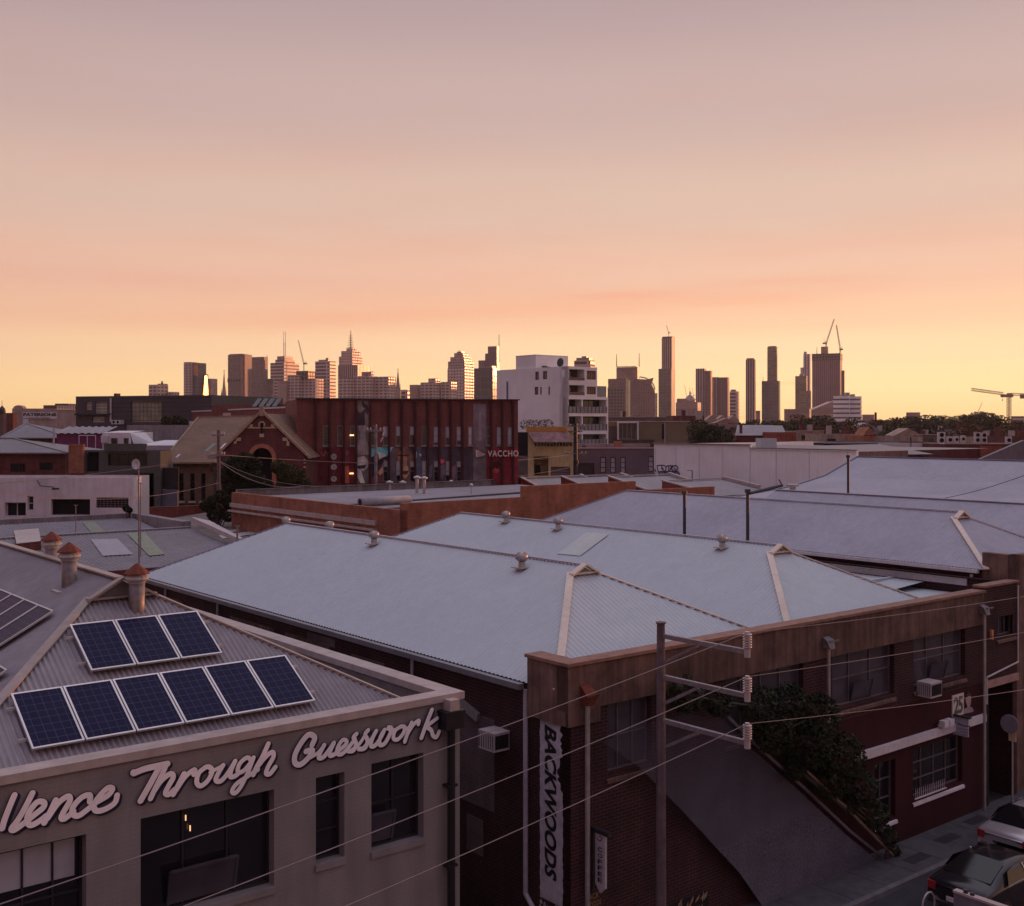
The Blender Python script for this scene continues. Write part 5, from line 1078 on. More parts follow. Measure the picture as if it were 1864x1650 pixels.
a = side(937,675); b = side(973,675); m = MB(); m.box(u0+.3,u0+9,b[1],a[1],zt-.2,side(955,653.5)[2]+.6); m.box(u0+.25,u0+9.05,b[1]-.05,a[1]+.05,side(955,653.5)[2]+.6,side(955,653.5)[2]+.75); t.part('lift_tower', m, WA)
m = MB(); q = side(993,670); m.tube((u0+4,q[1],zt-.2),(u0+4,q[1],zt+.8),.1,6); m.tube((u0+4,q[1],zt+1.1),(u0+3.8,q[1],zt+1.12),.9,16)
for k in range(8): m.box(u0+2,u0+3,q[1]+2+k*.9,q[1]+2.5+k*.9,zt-.2,zt+.3+.2*(k%3))
t.part('rooftop_equipment', m, METALD)
m = MB(); q = side(924,710); m.tube((u0-.12,q[1],0),(u0-.12,q[1],side(924,695)[2]),.18,6); t.part('blue_pipe', m, M('blue_grey_pipe', (.13,.15,.24), .6))
m = MB(); m.box(u1+.3,u2-.2,v0+.3,v0+.4,zA,zA+2.2); t.part('terrace_screen', m, MC['pale_glass_panel'])
g = Fac('purple_grey_building', 'dark mauve-grey building with tall white-blinded windows', 'building', 1045, 185, 1191, 185, 817, 16, M('mauve_grey', (.15,.11,.135), .85, 0, .15, .8), [(1046,843.5,1082,868),(1092.7,832.5,1103,861),(1111,832.5,1121,861),(1129.7,832.5,1138.8,861),(1180,831,1190,859)], coping=COPE)
for r in ((1092.7,832.5,1103,861),(1111,832.5,1121,861),(1129.7,832.5,1138.8,861),(1180,831,1190,859)): g.win(*r, 1,3, DFRAME, BLIND, .25, .12)
g.win(1046,843.5,1082,868, 1,4, DFRAME, M('dark_roller', (.06,.045,.055), .7, 0, .15, 1), .3, .05, name='roller_door'); g.slab('upper_wall', 1046,809,1190,815, -6,-5, M('pinkish_band', (.34,.24,.23), .85, 0, .3, .8))
for x0, x1 in ((1061,1068),(1120,1134)): g.slab('roof_box', x0,804 if x0>1100 else 812,x1,816, -3,-2, METALD if x0<1100 else BRICKO)
OLV = M('olive_panel', (.21,.16,.10), .8, 0, .12, .5)
g = Fac('olive_building', 'flat-roofed olive brown building with a white framed balcony', 'building', 1108, 232, 1290, 232, 768.5, 20, OLV, [(1126,770,1159,800)], coping=COPE)
for r in ((1123,767.5,1126,801),(1159,767.5,1162,801),(1126,767.5,1159,770)): g.slab('white_frame', *r, .02,.8, WHITEP)
g.win(1126,770,1159,800, 4,1, WFRAME, MGLASS, 1.2, .12, name='balcony_doors'); g.slab('side_balcony', 1108,776,1122.9,800, .02,.5, M('dusky_balcony', (.10,.07,.07), .8, 0, .4, .5)); g.slab('white_joint', 1209,770,1211,812, .02,.2, COPE); g.slab('dark_slot', 1205,772,1209,800, .02,.1, DARK)
g.slab('lower_wall', 1108,800.5,1190,815, 0.02,.6, M('olive_dark', (.09,.07,.05), .85, 0, .2, .5))
# ================================================================ right-hand middle distance
SST = M('sandstone', (.42,.31,.24), .85, 0, .35, .6, streak=.3)
g = Fac('brick_roofed_house', 'red brick house with a wide grey hipped roof right of the big dark tree', 'house', 1340, 262, 1448, 262, 793, 16, BRICKD, roof=ROOFG)
a, b, c, d = [g.fr.ony(*p) for p in ((1338,793,-.5),(1388,793,-.5),(1384,774,7),(1342,774,7))]
m = MB(); m.quad(a, b, c, d); e = g.fr.ony(1430,787,-.5); f = g.fr.ony(1424,775,7); m.quad(b, e, f, c); m.quad(d, c, f, (f[0], 15, f[2]-2), (d[0], 15, d[2]-2)); g.t.part('roof', m, ROOFG); g.slab('brick_bay', 1388,787,1449,808, .02,.6, BRICKR); g.slab('chimney', 1349,774,1353,793, -2,-1, BRICKD)
rr = random.Random(21)
rows = [(1452,1500,785,330,'sandstone parapet terrace with a pale cornice right of the brick house',SST),(1494,1572,791,300,'long cream verandah shopfront below the dark tree line',SST),(1556,1600,783,340,'small gabled terrace roof beside the orange brick gable',ROOFG),(1572,1593,794,280,'small orange brick gable wall in the row of far shops',BRICKO),(1600,1666,785,360,'grey flat roofed block with a white parapet line',M('far_grey', (.24,.20,.19), .85, 0, .3, .3)),(1628,1680,795,300,'low cream gable fronted shop',SST),(1668,1704,792,340,'dull brown block left of the roof condensers',M('far_brown', (.15,.10,.09), .85, 0, .3, .3)),(1700,1765,782,420,'flat mauve block behind the roof condensers',M('far_mauve', (.22,.18,.19), .85, 0, .3, .3)),(1800,1836,796,300,'cream parapet block right of the roof condensers',SST),(1828,1880,794,290,'dark terrace with pale chimneys at the right edge',BRICKD),(1286,1345,765,520,'cream multi-gabled building with sunlit walls below the slim towers',M('far_cream', (.42,.30,.22), .8, 0, .2, .2)),(1300,1345,772,430,'pink gabled wall between the dark tree and the cream gables',M('far_pink', (.34,.20,.17), .8, 0, .2, .2)),(1100,1270,760,420,'long low block with cluttered roof beneath the domed building',M('far_brown', (.15,.10,.09))),(1225,1282,757,380,'brown roofed block with a white chimney stack',BRICKD)]
for i, (x0, x1, y, D, lb, mt) in enumerate(rows):
    g = Fac('shop_building', lb, 'building', x0, D, x1, D, y, 16, mt, group='far shops and terraces', coping=COPE if i % 2 == 0 else None)
    n = max(2, int(g.w/5)); 
    for k in range(n):
        s = g.w*(k+.3)/n; m = MB(); m.box(s, s+g.w/n*.4, -.06, -.02, g.zt-2.6, g.zt-1.2); g.t.part('window', m, DGLASS)
    if i in (2, 5, 3, 10, 11):
        m = MB(); k2 = 3 if i == 10 else 1
        for k in range(k2): a = g.w*k/k2; b = g.w*(k+1)/k2; m.ext([(a,0,g.zt+.21),(b,0,g.zt+.21),((a+b)/2,0,g.zt+2.2)], (0,8,0))
        g.t.part('gable', m, mt)
    else:
        for k in range(2): s = rr.uniform(.1,.8)*g.w; m = MB(); m.box(s, s+1.2, 4, 5.2, g.zt, g.zt+rr.uniform(1.2,2.6)); g.t.part('chimney', m, COPE if (i+k) % 2 else BRICKD)
    if i == 13: 
        m = MB(); a = g.rect(1266,748,1278,765); m.box(a[0],a[1],-.6,1,a[2],a[3]); g.t.part('white_chimney', m, COPE)
g = Fac('long_roof_building', 'low building with a white parapet wall and dark roof edges behind the white clad wall', 'building', 1440, 175, 1722, 175, 806.5, 18, ROOFD, roof=ROOFG)
g.slab('white_parapet', 1598,807,1722,818, .02,.5, M('white_parapet', (.62,.56,.55), .8, 0, .15, .6))
g.slab('white_fascia', 1440,804,1500,806.5, -.5,.4, WFRAME); g.slab('dark_edge', 1500,808,1598,811, .02,.3, DARK);  # thin white fascia line, then the dark roof edge
m = MB(); m.quad(*[g.fr.ony(x, y, n) for x, y, n in ((1470,812,-8),(1560,829,-25),(1700,827,-25),(1600,808.5,-1))]); g.t.part('roof_sheet', m, ROOFD)
for x in (1655,1703): g.slab('dark_post', x,796,x+2,826, .3,.5, METALD)
g.slab('wall_base', 1598,818,1722,832, -.6,.2, BRICKD)
g = Fac('beige_block_wall', 'low beige blockwork wall just above the farthest lilac roof', 'wall', 1558, 150, 1653, 150, 820, 1, brick('beige_block', (.34,.22,.17), (.27,.18,.14), (.22,.15,.12), bw=2, bh=1.2, ms=.06, bump=0))
g = Fac('brick_parapet_building', 'dark red brick building with a stepped parapet below the condensers', 'building', 1722, 165, 1850, 165, 809, 20, BRICKD, roof=ROOFG, coping=COPE)
m = MB(); a = [g.fr.ony(x, y, -6) for x, y in ((1864,802),(1900,800),(1900,840),(1785,836))]; m.ext(a, (0,1,0)); g.t.part('hip_roof', m, ROOFD)
g.slab('brick_patch', 1783,812,1822,836, .02,.5, BRICKR)
for x0, x1, y0, y1, k2, lb in ((1708,1721,787,807,2,'tall white condenser, leftmost on the far roof'),(1725,1735,795,807,1,'white condenser, second from the left on the far roof'),(1738,1746,794,807,1,'white condenser, third from the left on the far roof'),(1750,1758,793,806,1,'white condenser, fourth from the left on the far roof'),(1775,1785,787.5,806,2,'tall white condenser, left one of the right hand pair'),(1787,1797,788,806,2,'tall white condenser, right one of the right hand pair'),(1832,1842,795,808,1,'condenser near the right edge of the far roofs')):
    q = face(x0, 158, x1, 158); a = q.ony(x0, y1, 0); b = q.ony(x1, y0, 0); o = (0,0,a[2]-1)
    t = Thing('condenser_unit', lb, 'air conditioner', q, (b[0]/2, 0, a[2]), 'condensers on the far roof'); m = MB(); m.box(0, b[0], 0, .5, a[2], b[2]); t.part('case', m, WFRAME)
    for k in range(k2):
        z = a[2]+(b[2]-a[2])*((k+.5)/k2); m = MB(); m.tube((b[0]/2,-.03,z),(b[0]/2,-.01,z),min(b[0]*.36,(b[2]-a[2])/k2*.4),12); t.part('fan_grille', m, DARK)
g = Fac('lilac_box', 'lilac plant box with pale vents on top of the white clad building', 'rooftop plant', 1386, 128, 1414, 128, 798.5, 3, ROOFS)
# ================================================================ the skyline
TW = {
 'beige': tower('t_beige', (0.465,0.326,0.264), (0.109,0.078,0.078), 5, 5, 2.2), 'pale': tower('t_pale', (0.651,0.465,0.372), (0.155,0.109,0.093), 6, 5.5, 2.6), 'brown': tower('t_brown', (0.248,0.155,0.132), (0.132,0.085,0.078), 4, 4.2, .8),
 'fins': tower('t_fins', (0.527,0.372,0.326), (0.078,0.054,0.054), 5, 400, 2.0), 'glass': tower('t_glass', (0.155,0.116,0.116), (0.078,0.062,0.070), 9, 7, .7, .12), 'bands': tower('t_bands', (0.589,0.434,0.372), (0.070,0.054,0.054), 400, 6.5, 3),
 'slab': tower('t_slab', (0.558,0.403,0.326), (0.093,0.070,0.070), 7, 4.5, 2.4), 'olive': tower('t_olive', (0.264,0.202,0.116), (0.155,0.124,0.085), 12, 5, .8), 'lattice': tower('t_lattice', (0.186,0.124,0.109), (0.031,0.023,0.023), 6, 6, 1.6), 'plain': tower('t_plain', (0.310,0.202,0.171), (0.248,0.171,0.139), 14, 9, .5), 'white': tower('t_white', (0.850,0.850,0.806), (0.093,0.078,0.078), 500, 6, 4.0), 'whitev': tower('t_whitev', (0.775,0.651,0.620), (0.248,0.186,0.186), 6, 500, 3), 'purple': tower('t_purple', (0.264,0.155,0.163), (0.116,0.070,0.078), 4, 500, 1.6)}
CRN = M('crane_steel', (.42,.27,.2), .6, .2, .2, .3)
def skyline(name, label, cat, D, segs, yaw=26, group='skyline towers', fr_=.62, parts=()):
    """segs: (part name, px0, px1, ytop, ybase or None, material) - boxes sharing one heading"""
    x0 = min(s[1] for s in segs); x1 = max(s[2] for s in segs); th = R(yaw); X = ((x0+x1)/2-CX)/F*D
    fr = Fr(-th, X, D); t = Thing(name, label, cat, fr, (0, 0, 0), group); out = []
    for (pn, a, b, yt, yb, mt) in segs:
        w = (b-a)/F*D; fw_ = fr_*w/math.cos(th); fd = (1-fr_)*w/math.sin(th); xc = ((a+b)/2-CX)/F*D - X
        # centre placed on the sight line through the middle of the span
        cx, cy = fr.inv(X+xc, D); z1 = H-(yt-HY)/F*D; z0 = 0 if yb is None else H-(yb-HY)/F*D
        m = MB(); m.box(cx-fw_/2, cx+fw_/2, cy-fd/2, cy+fd/2, z0, z1); t.part(pn, m, mt if not isinstance(mt, str) else TW[mt]); out.append((cx, cy, fw_, fd, z0, z1))
    t.segs = out; t.D = D; t.X = X; t.pos = lambda px, py: fr.inv((px-CX)/F*D, D) + (H-(py-HY)/F*D,); return t
def mast(t, px, y0, y1, r=.8, nm='mast', mat=METALD, rungs=0, rw=3):
    a = t.pos(px, y0); b = t.pos(px, y1); m = MB(); m.tube((a[0],a[1],a[2]), (a[0],a[1],b[2]), r, 6, r*.5)
    for k in range(rungs): z = a[2]+(b[2]-a[2])*(k+.5)/rungs*.75; w = rw*(1-.6*k/rungs); m.box(a[0]-w, a[0]+w, a[1]-w*.5, a[1]+w*.5, z, z+.9)
    t.part(nm, m, mat)
def jib(name, label, D, base, top, jib_end, tail, group='tower cranes on the skyline', s=1.0):
    """luffing crane: mast base->top and a raised lattice jib"""
    f = lambda p: ((p[0]-CX)/F*D, D, H-(p[1]-HY)/F*D); t = Thing(name, label, 'crane', W, f(base), group)
    def lat(m, a, b, w):
        a, b = Vector(a), Vector(b); d = (b-a); n = max(4, int(d.length/(w*1.6))); sd = d.normalized().cross(Vector((0,1,0))).normalized()*w/2; fy = Vector((0,w/2,0))
        for o in (sd+fy, sd-fy, -sd+fy, -sd-fy): m.tube(a+o, b+o*.5, .22*s, 4)
        for k in range(n): p = a+d*(k/n); q = a+d*((k+1)/n); o = sd if k % 2 else -sd; m.tube(p+o-fy, q-o-fy, .16*s, 4); m.tube(p+o+fy, q-o+fy, .16*s, 4)
    m = MB(); lat(m, f(base), f(top), 2.2*s); t.part('mast', m, CRN); m = MB(); lat(m, f(top), f(jib_end), 1.8*s); t.part('jib', m, CRN)
    m = MB(); b = f(top); c = f(tail); m.box(min(b[0],c[0])-1*s, max(b[0],c[0])+1*s, D-1.5*s, D+1.5*s, b[2]-1.5*s, b[2]+1.0*s); m.tube(b, (c[0],D,c[2]+2*s), .3*s, 4); t.part('cab', m, CRN); return t
t = skyline('apartment_tower', 'small pale apartment block on the skyline left of the glinting tower', 'tower', 1500, [('body',273,304,701,None,'slab'),('upper_floor',288,304,699,701,'slab'),('side_annex',304,325,714,None,'beige'),('low_annex',322,340,721,None,'plain')]); mast(t, 295, 699, 694, 1.5)
GOLD = M('sunset_glass', (.75,.55,.38), .22, 1.0, .35, .03)
t = skyline('glass_tower', 'slim tower whose corner glass flashes gold with the low sun', 'tower', 1900, [('left_wing',336,358,660,None,'slab'),('right_wing',352,374,661.5,None,'glass'),('lower_wing',370,378.5,682,None,'brown'),('rear_slab',376,394.5,690,None,'plain')])
m = MB(); a = t.pos(354,662); b = t.pos(369,662); z1 = t.pos(360,663)[2]; z0 = t.pos(360,683)[2]; sg = t.segs[1]; m.quad((sg[0]-sg[2]*.3,sg[1]-sg[3]/2-.4,z0),(sg[0]+sg[2]*.4,sg[1]-sg[3]/2-.4,z0-3),(sg[0]+sg[2]*.4,sg[1]-sg[3]/2-.4,z1),(sg[0]-sg[2]*.45,sg[1]-sg[3]/2-.4,z1)); t.part('gold_reflection', m, M('gold_reflection_paint', (.62,.30,.14), .35, .3, .4, .1))  # sunset reflection on the glass, painted as a gold-coloured quad
fx = t.fr
mg, ntg, bg_ = base('mirror_glass'); bg_.inputs['Base Color'].default_value = (1,.62,.25,1); bg_.inputs['Metallic'].default_value = 1; bg_.inputs['Roughness'].default_value = .30
D = 1845; gx, gy = (375-CX)/F*D, D; na = R(110); Rg = 60.0; n_ = 12                    # a gently bowed glazed bay that catches the sun
zz = [H-(y-HY)/F*D for y in (738,725,712,700,690,684)]; wd_ = [8,8.6,7.0,5,4,3]
vs = []
for z_, w_ in zip(zz, wd_):
    for k in range(n_+1):
        a_ = na+(k/n_-.5)*w_/Rg*1.9; X_ = gx-Rg*math.sin(na)+Rg*math.sin(a_); Y_ = gy-Rg*math.cos(na)+Rg*math.cos(a_); l_ = fx.inv(X_, Y_); vs.append((l_[0], l_[1], z_))
m = MB(); m.add(vs, [(r_*(n_+1)+k, r_*(n_+1)+k+1, (r_+1)*(n_+1)+k+1, (r_+1)*(n_+1)+k) for r_ in range(len(zz)-1) for k in range(n_)]); t.part('glazed_bay', m, mg, smooth=True)
def spire(label, px, yt, yb, wpx, D):
    t = Thing('church_spire', label, 'church spire', W, ((px-CX)/F*D, D, 0), 'church spires'); X = (px-CX)/F*D; w = wpx/F*D/2; z = lambda y: H-(y-HY)/F*D
    yk = yb-(yb-yt)*.3; m = MB(); m.box(X-w, X+w, D-w, D+w, 0, z(yk)); t.part('tower_base', m, TW['plain']); m = MB(); m.lathe(X, D, [(w*1.0, z(yk)), (w*.55, z(yk-(yk-yt)*.4)), (.25, z(yt+3))], 8); t.part('spire_cone', m, TW['plain'])
    for dx in (-1, 1): m = MB(); m.lathe(X+dx*w*.85, D-w*.8, [(w*.2, z(yk)-4), (w*.2, z(yk)+1), (.1, z(yk)+9)], 6); t.part('pinnacle', m, TW['plain'])
    m = MB(); m.tube((X,D,z(yt+4)),(X,D,z(yt)),.3,4); m.box(X-1.2,X+1.2,D-.2,D+.2,z(yt+1.6),z(yt+1.1)); t.part('cross', m, METALD)
spire('slender dark church spire left of the wide brown tower', 408, 674, 742, 9.5, 1300)
spire('slender dark church spire right of the tall stepped tower', 724.5, 671, 730, 10, 1300)
t = skyline('office_tower', 'wide dark brown tower, twin slabs, tallest mass left of the antenna tower', 'tower', 2100, [('main_slab',415,458.5,646.5,None,'brown'),('crown',418,452,645,646.5,'plain')], fr_=.8)
m = MB(); sg = t.segs[0]; m.box(sg[0]+sg[2]*.30, sg[0]+sg[2]*.40, sg[1]-sg[3]/2-1, sg[1]-sg[3]/2, 0, sg[5]-3); t.part('light_strip', m, M('copper_strip', (.42,.20,.13), .5, .3, .2, .1))
m = MB(); m.box(sg[0]-sg[2]/2-.5, sg[0]+sg[2]/2, sg[1]-sg[3]/2-.8, sg[1]-sg[3]/2, t.pos(430,697)[2], t.pos(430,689)[2]); t.part('dark_band', m, TW['lattice'])
t = skyline('office_tower', 'second brown slab tower, slightly lower, tucked right of the widest brown tower', 'tower', 2180, [('body',457,488,650.5,None,'brown'),('low_wing',486,500,690,None,'plain')], fr_=.85); mast(t, 486, 651, 647, .8)
t = skyline('office_tower', 'stepped tower with twin white lattice antennas', 'tower', 2300, [('body',495,542,662,None,'bands'),('upper_floors',503,535,656,662,'bands'),('crown',506,532,649.5,656,'plain')], fr_=.58)
m = MB(); a = t.pos(518,650); h1 = t.pos(518,604)[2]; h2 = t.pos(518,624)[2]
for dx in (-2.6, 2.6): m.tube((a[0]+dx,a[1],a[2]),(a[0]+dx*.8,a[1],h1),.5,5)
for k in range(8): z = a[2]+(h2-a[2])*(k+.5)/8; m.box(a[0]-3.2,a[0]+3.2,a[1]-.4,a[1]+.4,z,z+.9)
t.part('lattice_antenna', m, WFRAME)
jib('luffing_crane', 'luffing crane between the antenna tower and the pale finned tower', 2000, (553,690), (553,662), (543,620), (558,660))
t = skyline('apartment_tower', 'pale slab block with stacked balconies before the antenna tower, leftmost housing slab', 'tower', 1700, [('left_slab',506,530,694,None,'plain'),('centre_slab',524,556,684,None,'slab'),('right_slab',550,588,690,None,'slab'),('roof_works',540,573,676,690,'lattice')], group='housing slabs', fr_=.7)
t = skyline('office_tower', 'pale finned tower with lit right edge left of the tallest stepped tower', 'tower', 2150, [('body',574,611,658.5,None,'bands'),('upper_floor',580,604,655.5,658.5,'plain'),('roof_box',593,600,652,655.5,'plain')], fr_=.78)
t = skyline('office_tower', 'tallest stepped stone tower carrying a ringed spire mast', 'tower', 2250, [('middle_body',617,674,666,None,'fins'),('upper_body',618,658.5,650,668,'pale'),('upper_tier',622,655,640,650,'pale'),('top_tier',631,648,634.5,640,'pale'),('side_step',670,681,677,None,'pale')], fr_=.66); mast(t, 638.5, 635, 602, 1.2, 'ringed_mast', METALD, 6, 6)
t = skyline('apartment_tower', 'row of housing slabs with dotted balconies under the tallest stepped tower', 'tower', 1650, [('left_slab',617,648,689,None,'slab'),('centre_slab',644,686,685.5,None,'slab'),('right_slab',682,720,686.5,None,'slab')], group='housing slabs', fr_=.72)
t = skyline('office_block', 'low pale banded block just right of the second church spire', 'tower', 1800, [('body',728,746,710,None,'bands')], fr_=.8)
t = skyline('apartment_tower', 'cluster of pale housing slabs left of the stepped beige tower', 'tower', 1700, [('left_slab',746,766,701,None,'plain'),('centre_slab',766,806,697,None,'slab'),('centre_top',780,801,689.5,697,'slab'),('right_slab',803,832,696,None,'slab')], group='housing slabs', fr_=.66)
t = skyline('office_tower', 'beige tower with a many-stepped crown in the middle of the skyline', 'tower', 2050, [('body',815,862.5,672,None,'pale'),('upper_body',816,862,659,672,'beige'),('tier',820,858,651,659,'beige'),('crown',827,851.5,643.5,651,'beige'),('peak',832,845,640.5,643.5,'plain')], fr_=.66); mast(t, 836, 641, 637, .6)
t = skyline('glass_block', 'dark glass office block directly left of the white apartments', 'tower', 1200, [('body',863,906,671,None,'glass'),('roof_works',872,902,667,671,'plain'),('reflection_panel',882,899,696,None,'pale')], fr_=.8)
t = skyline('office_tower', 'stepped dark tower with a tall thin mast rising behind the dark glass block', 'tower', 2200, [('low_step',871,884,656.5,None,'purple'),('mid_step',883,889,644,None,'purple'),('body',888,909,631,None,'purple')], fr_=.8); mast(t, 908.4, 660, 609, 1.0)
t = skyline('hotel_tower', 'brown tower top with a stepped roof peeping over the white apartments', 'tower', 1400, [('body',1045,1083,657,None,'bands'),('upper_tier',1049,1079,652,657,'plain'),('crown',1059,1070,649,652,'plain')], fr_=.75)
t = skyline('office_tower', 'dark gridded tower at the left of the arched glass tower', 'tower', 2100, [('body',1107,1143,690,None,'brown'),('lattice_front',1106,1140,706,None,'lattice')], fr_=.85)
t = skyline('office_tower', 'tower with a V-shaped gable roof and two thin masts', 'tower', 2300, [('body',1122.5,1163,669,None,'plain')], fr_=.9)
m = MB(); sg = t.segs[0]; f = lambda px, py: (t.pos(px, py)[0], sg[1]-sg[3]/2, t.pos(px, py)[2]); m.ext([(p_[0],p_[1]-1,p_[2]) for p_ in (f(1125,669.5), f(1143,685), f(1160.5,669.5))], (0,.8,0)); t.part('v_crown', m, TW['brown'])
m = MB(); f2 = lambda *a_: (f(*a_)[0], f(*a_)[1]-2, f(*a_)[2]); m.bar(f2(1122.5,668), f2(1163,668), 2, 1.4); m.bar(f2(1124,669), f2(1143,686), 2, 1.2); m.bar(f2(1162,669), f2(1143,686), 2, 1.2); t.part('roof_truss', m, CRN)
mast(t, 1122.5, 668, 645, 1.0); mast(t, 1163.5, 668, 643, 1.0)
t = Thing('arched_tower', 'glass tower with a curved arch roof right of the V-roofed tower', 'tower', W, ((1170-CX)/F*1900, 1900, 0), 'skyline towers'); D = 1900
q = lambda px, py: ((px-CX)/F*D, D, H-(py-HY)/F*D)
m = MB(); m.ext([q(1147,760), q(1147,692), q(1158,690)]+[q(1190-28*math.cos(a)*1.0, 712-24*math.sin(a)) for a in (math.radians(v) for v in (60,90))]+[q(1186,700), q(1192,712), q(1192,760)], (0,30,0)); t.part('body', m, TW['brown'])
m = MB(); pts = [q(1164,688)]+[q(1164+28*math.sin(math.radians(v)), 710-23.5*math.cos(math.radians(v))) for v in range(0,91,10)]
for a, b in zip(pts[1:], pts[2:]): m.tube(a, b, 1.0, 5); m.tube((a[0]-3,a[1],a[2]-5),(b[0]-3,b[1],b[2]-5),.6,4); m.tube(a,(b[0]-3,b[1],b[2]-5),.4,4)
t.part('arch_frame', m, CRN); m = MB(); a = q(1191,712); b = q(1197,760); m.box(a[0],b[0],D+2,D+20,0,q(1195,716)[2]); t.part('side_wing', m, TW['pale'])
t = skyline('skyscraper', 'tallest skyscraper in two stages with a little crane on its roof', 'tower', 2500, [('upper_shaft',1204,1229,616,None,'fins'),('lower_shaft',1198,1229.5,672,None,'glass'),('crown',1205,1229,613.5,616,'lattice')], fr_=.68); jib('luffing_crane', 'small crane standing on the tallest skyscraper roof', 2490, (1217,615), (1217,606), (1213,592), (1219,605), s=.8)
t = skyline('domed_building', 'low dark domed building between the tallest skyscraper and slim slab pair', 'building', 1700, [('body',1230,1276,733,None,'plain'),('left_box',1232,1250,726,733,'plain')], fr_=.8)
m = MB(); a = t.pos(1256,735); r = 12/F*1700; m.lathe(a[0], a[1], [(r, a[2]), (r*.85, a[2]+r*.6), (r*.45, a[2]+r*1.1), (r*.12, a[2]+r*1.35), (r*.1, a[2]+r*1.7), (.2, a[2]+r*2)], 14); t.part('dome', m, TW['plain'], smooth=True)
for px, yt, yb, je in ((1250,722,745,(1246,700)),(1257,716,745,(1255,706)),(1262,720,745,(1260,706))): jib('luffing_crane', {1250:'thin distant crane left of the dome',1257:'thin distant crane directly behind the dome',1262:'thin distant crane right of the dome'}[px], 2900, (px,yb), (px,yt), je, (px+2,yt), s=.6)
skyline('apartment_tower', 'slim tower pair with vertical ribs and sunlit orange edge right of the dome', 'tower', 2200, [('front_slab',1266,1286,671.5,None,'fins'),('rear_slab',1280,1297,675.5,None,'brown')], fr_=.72)
skyline('apartment_tower', 'maroon ribbed tower pair beside the orange edged slim pair', 'tower', 2250, [('front_slab',1295,1309,687,None,'fins'),('rear_slab',1306,1328,687.5,None,'purple')], fr_=.75)
skyline('apartment_tower', 'short purple tower right of the maroon ribbed pair', 'tower', 2100, [('body',1328,1346,713,None,'bands'),('top',1330,1341,709.5,713,'plain')], fr_=.75)
skyline('skyscraper', 'lone slim tower with a sunlit right edge', 'tower', 2300, [('body',1357.5,1375.5,655,None,'fins'),('crown',1359,1373,652.5,655,'plain')], fr_=.82)
t = skyline('skyscraper', 'two-stage olive tower, narrow shaft on a wider lower block', 'tower', 2350, [('upper_shaft',1397,1415,632,None,'olive'),('crown',1398.5,1413.5,630.5,632,'plain'),('lower_block',1387,1420,694,None,'glass')], fr_=.85); mast(t, 1389, 697, 686, .7)
skyline('apartment_tower', 'white ribbed slim tower between olive block and the tower under construction', 'tower', 2400, [('shaft',1462,1476,645,None,'whitev'),('top',1463,1469,640.5,645,'whitev'),('side',1457,1464,669.5,None,'whitev')], fr_=.75)
skyline('apartment_tower', 'dark olive block left of the white ribbed tower', 'tower', 2150, [('body',1447.5,1470,685,None,'olive'),('crown',1455,1463,681.5,685,'plain'),('side',1466,1477,712,None,'plain')], fr_=.8)
t = skyline('tower_under_construction', 'broad unfinished tower with open scaffold floors and a core on top', 'tower', 2300, [('body',1478.5,1533,657,None,'purple'),('scaffold_floors',1478,1533.5,644.5,657,'lattice'),('core',1494.5,1508,631.5,644.5,'plain'),('side_wing',1528,1537.5,675,None,'purple'),('light_bay',1502,1516,660,None,'olive')], fr_=.82); mast(t, 1487, 645, 632, .8)
jib('luffing_crane', 'large crane leaning right above the unfinished tower', 2280, (1504,645), (1504,625), (1518.5,581), (1499,620), s=1.3)
jib('luffing_crane', 'large crane leaning left above the right side of the unfinished tower', 2285, (1529.5,644), (1529.5,636), (1522.5,592), (1533,633), s=1.3)
t = skyline('banded_hotel', 'white banded hotel with orange lit right half below the unfinished tower', 'hotel', 1500, [('left_half',1516,1549,720,None,'white'),('right_half',1546,1569.5,722,None,'white'),('roof_box',1533,1548,715,720,'whitev'),('right_roof',1548,1557,718,722,'plain')], fr_=.75)
t = Thing('wedge_building', 'brown building with a long white sloping roof edge left of the banded hotel', 'building', W, ((1500-CX)/F*1600, 1600, 0), 'skyline towers'); D = 1600
m = MB(); m.ext([q(1476,765), q(1478,747), q(1517,731), q(1536,731), q(1536,765)], (0,30,0)); m.v = [(x/1900*1600, (y-1900)+1600, H+(z-H)/1900*1600) for x, y, z in m.v] if D != 1600 else m.v; t.part('body', m, TW['plain'])
m = MB(); m.bar(q(1477,747), q(1517,730.5), 3, 1.6); t.part('roof_edge', m, WHITEP)
for x0, x1, y, lb in ((1428,1476,745,'low brown block with flat roof left of the wedge building'),(1650,1675,751,'small flat block rising above the tree line'),(1842,1875,758,'banded block above the trees at the right edge'),(1570,1592,755,'low pale block among treetops right of the banded hotel'),(1376,1384,748,'tiny dark block between the slim towers')):
    skyline('low_block', lb, 'building', 1500, [('body',x0,x1,y,None,'bands' if x0 == 1842 else 'plain')], fr_=.85, group='low skyline blocks')
g = Fac('brick_chimney', 'slim dark brick chimney standing among trees right of the banded hotel', 'chimney', 1593, 420, 1596, 420, 751, .8, BRICKD)
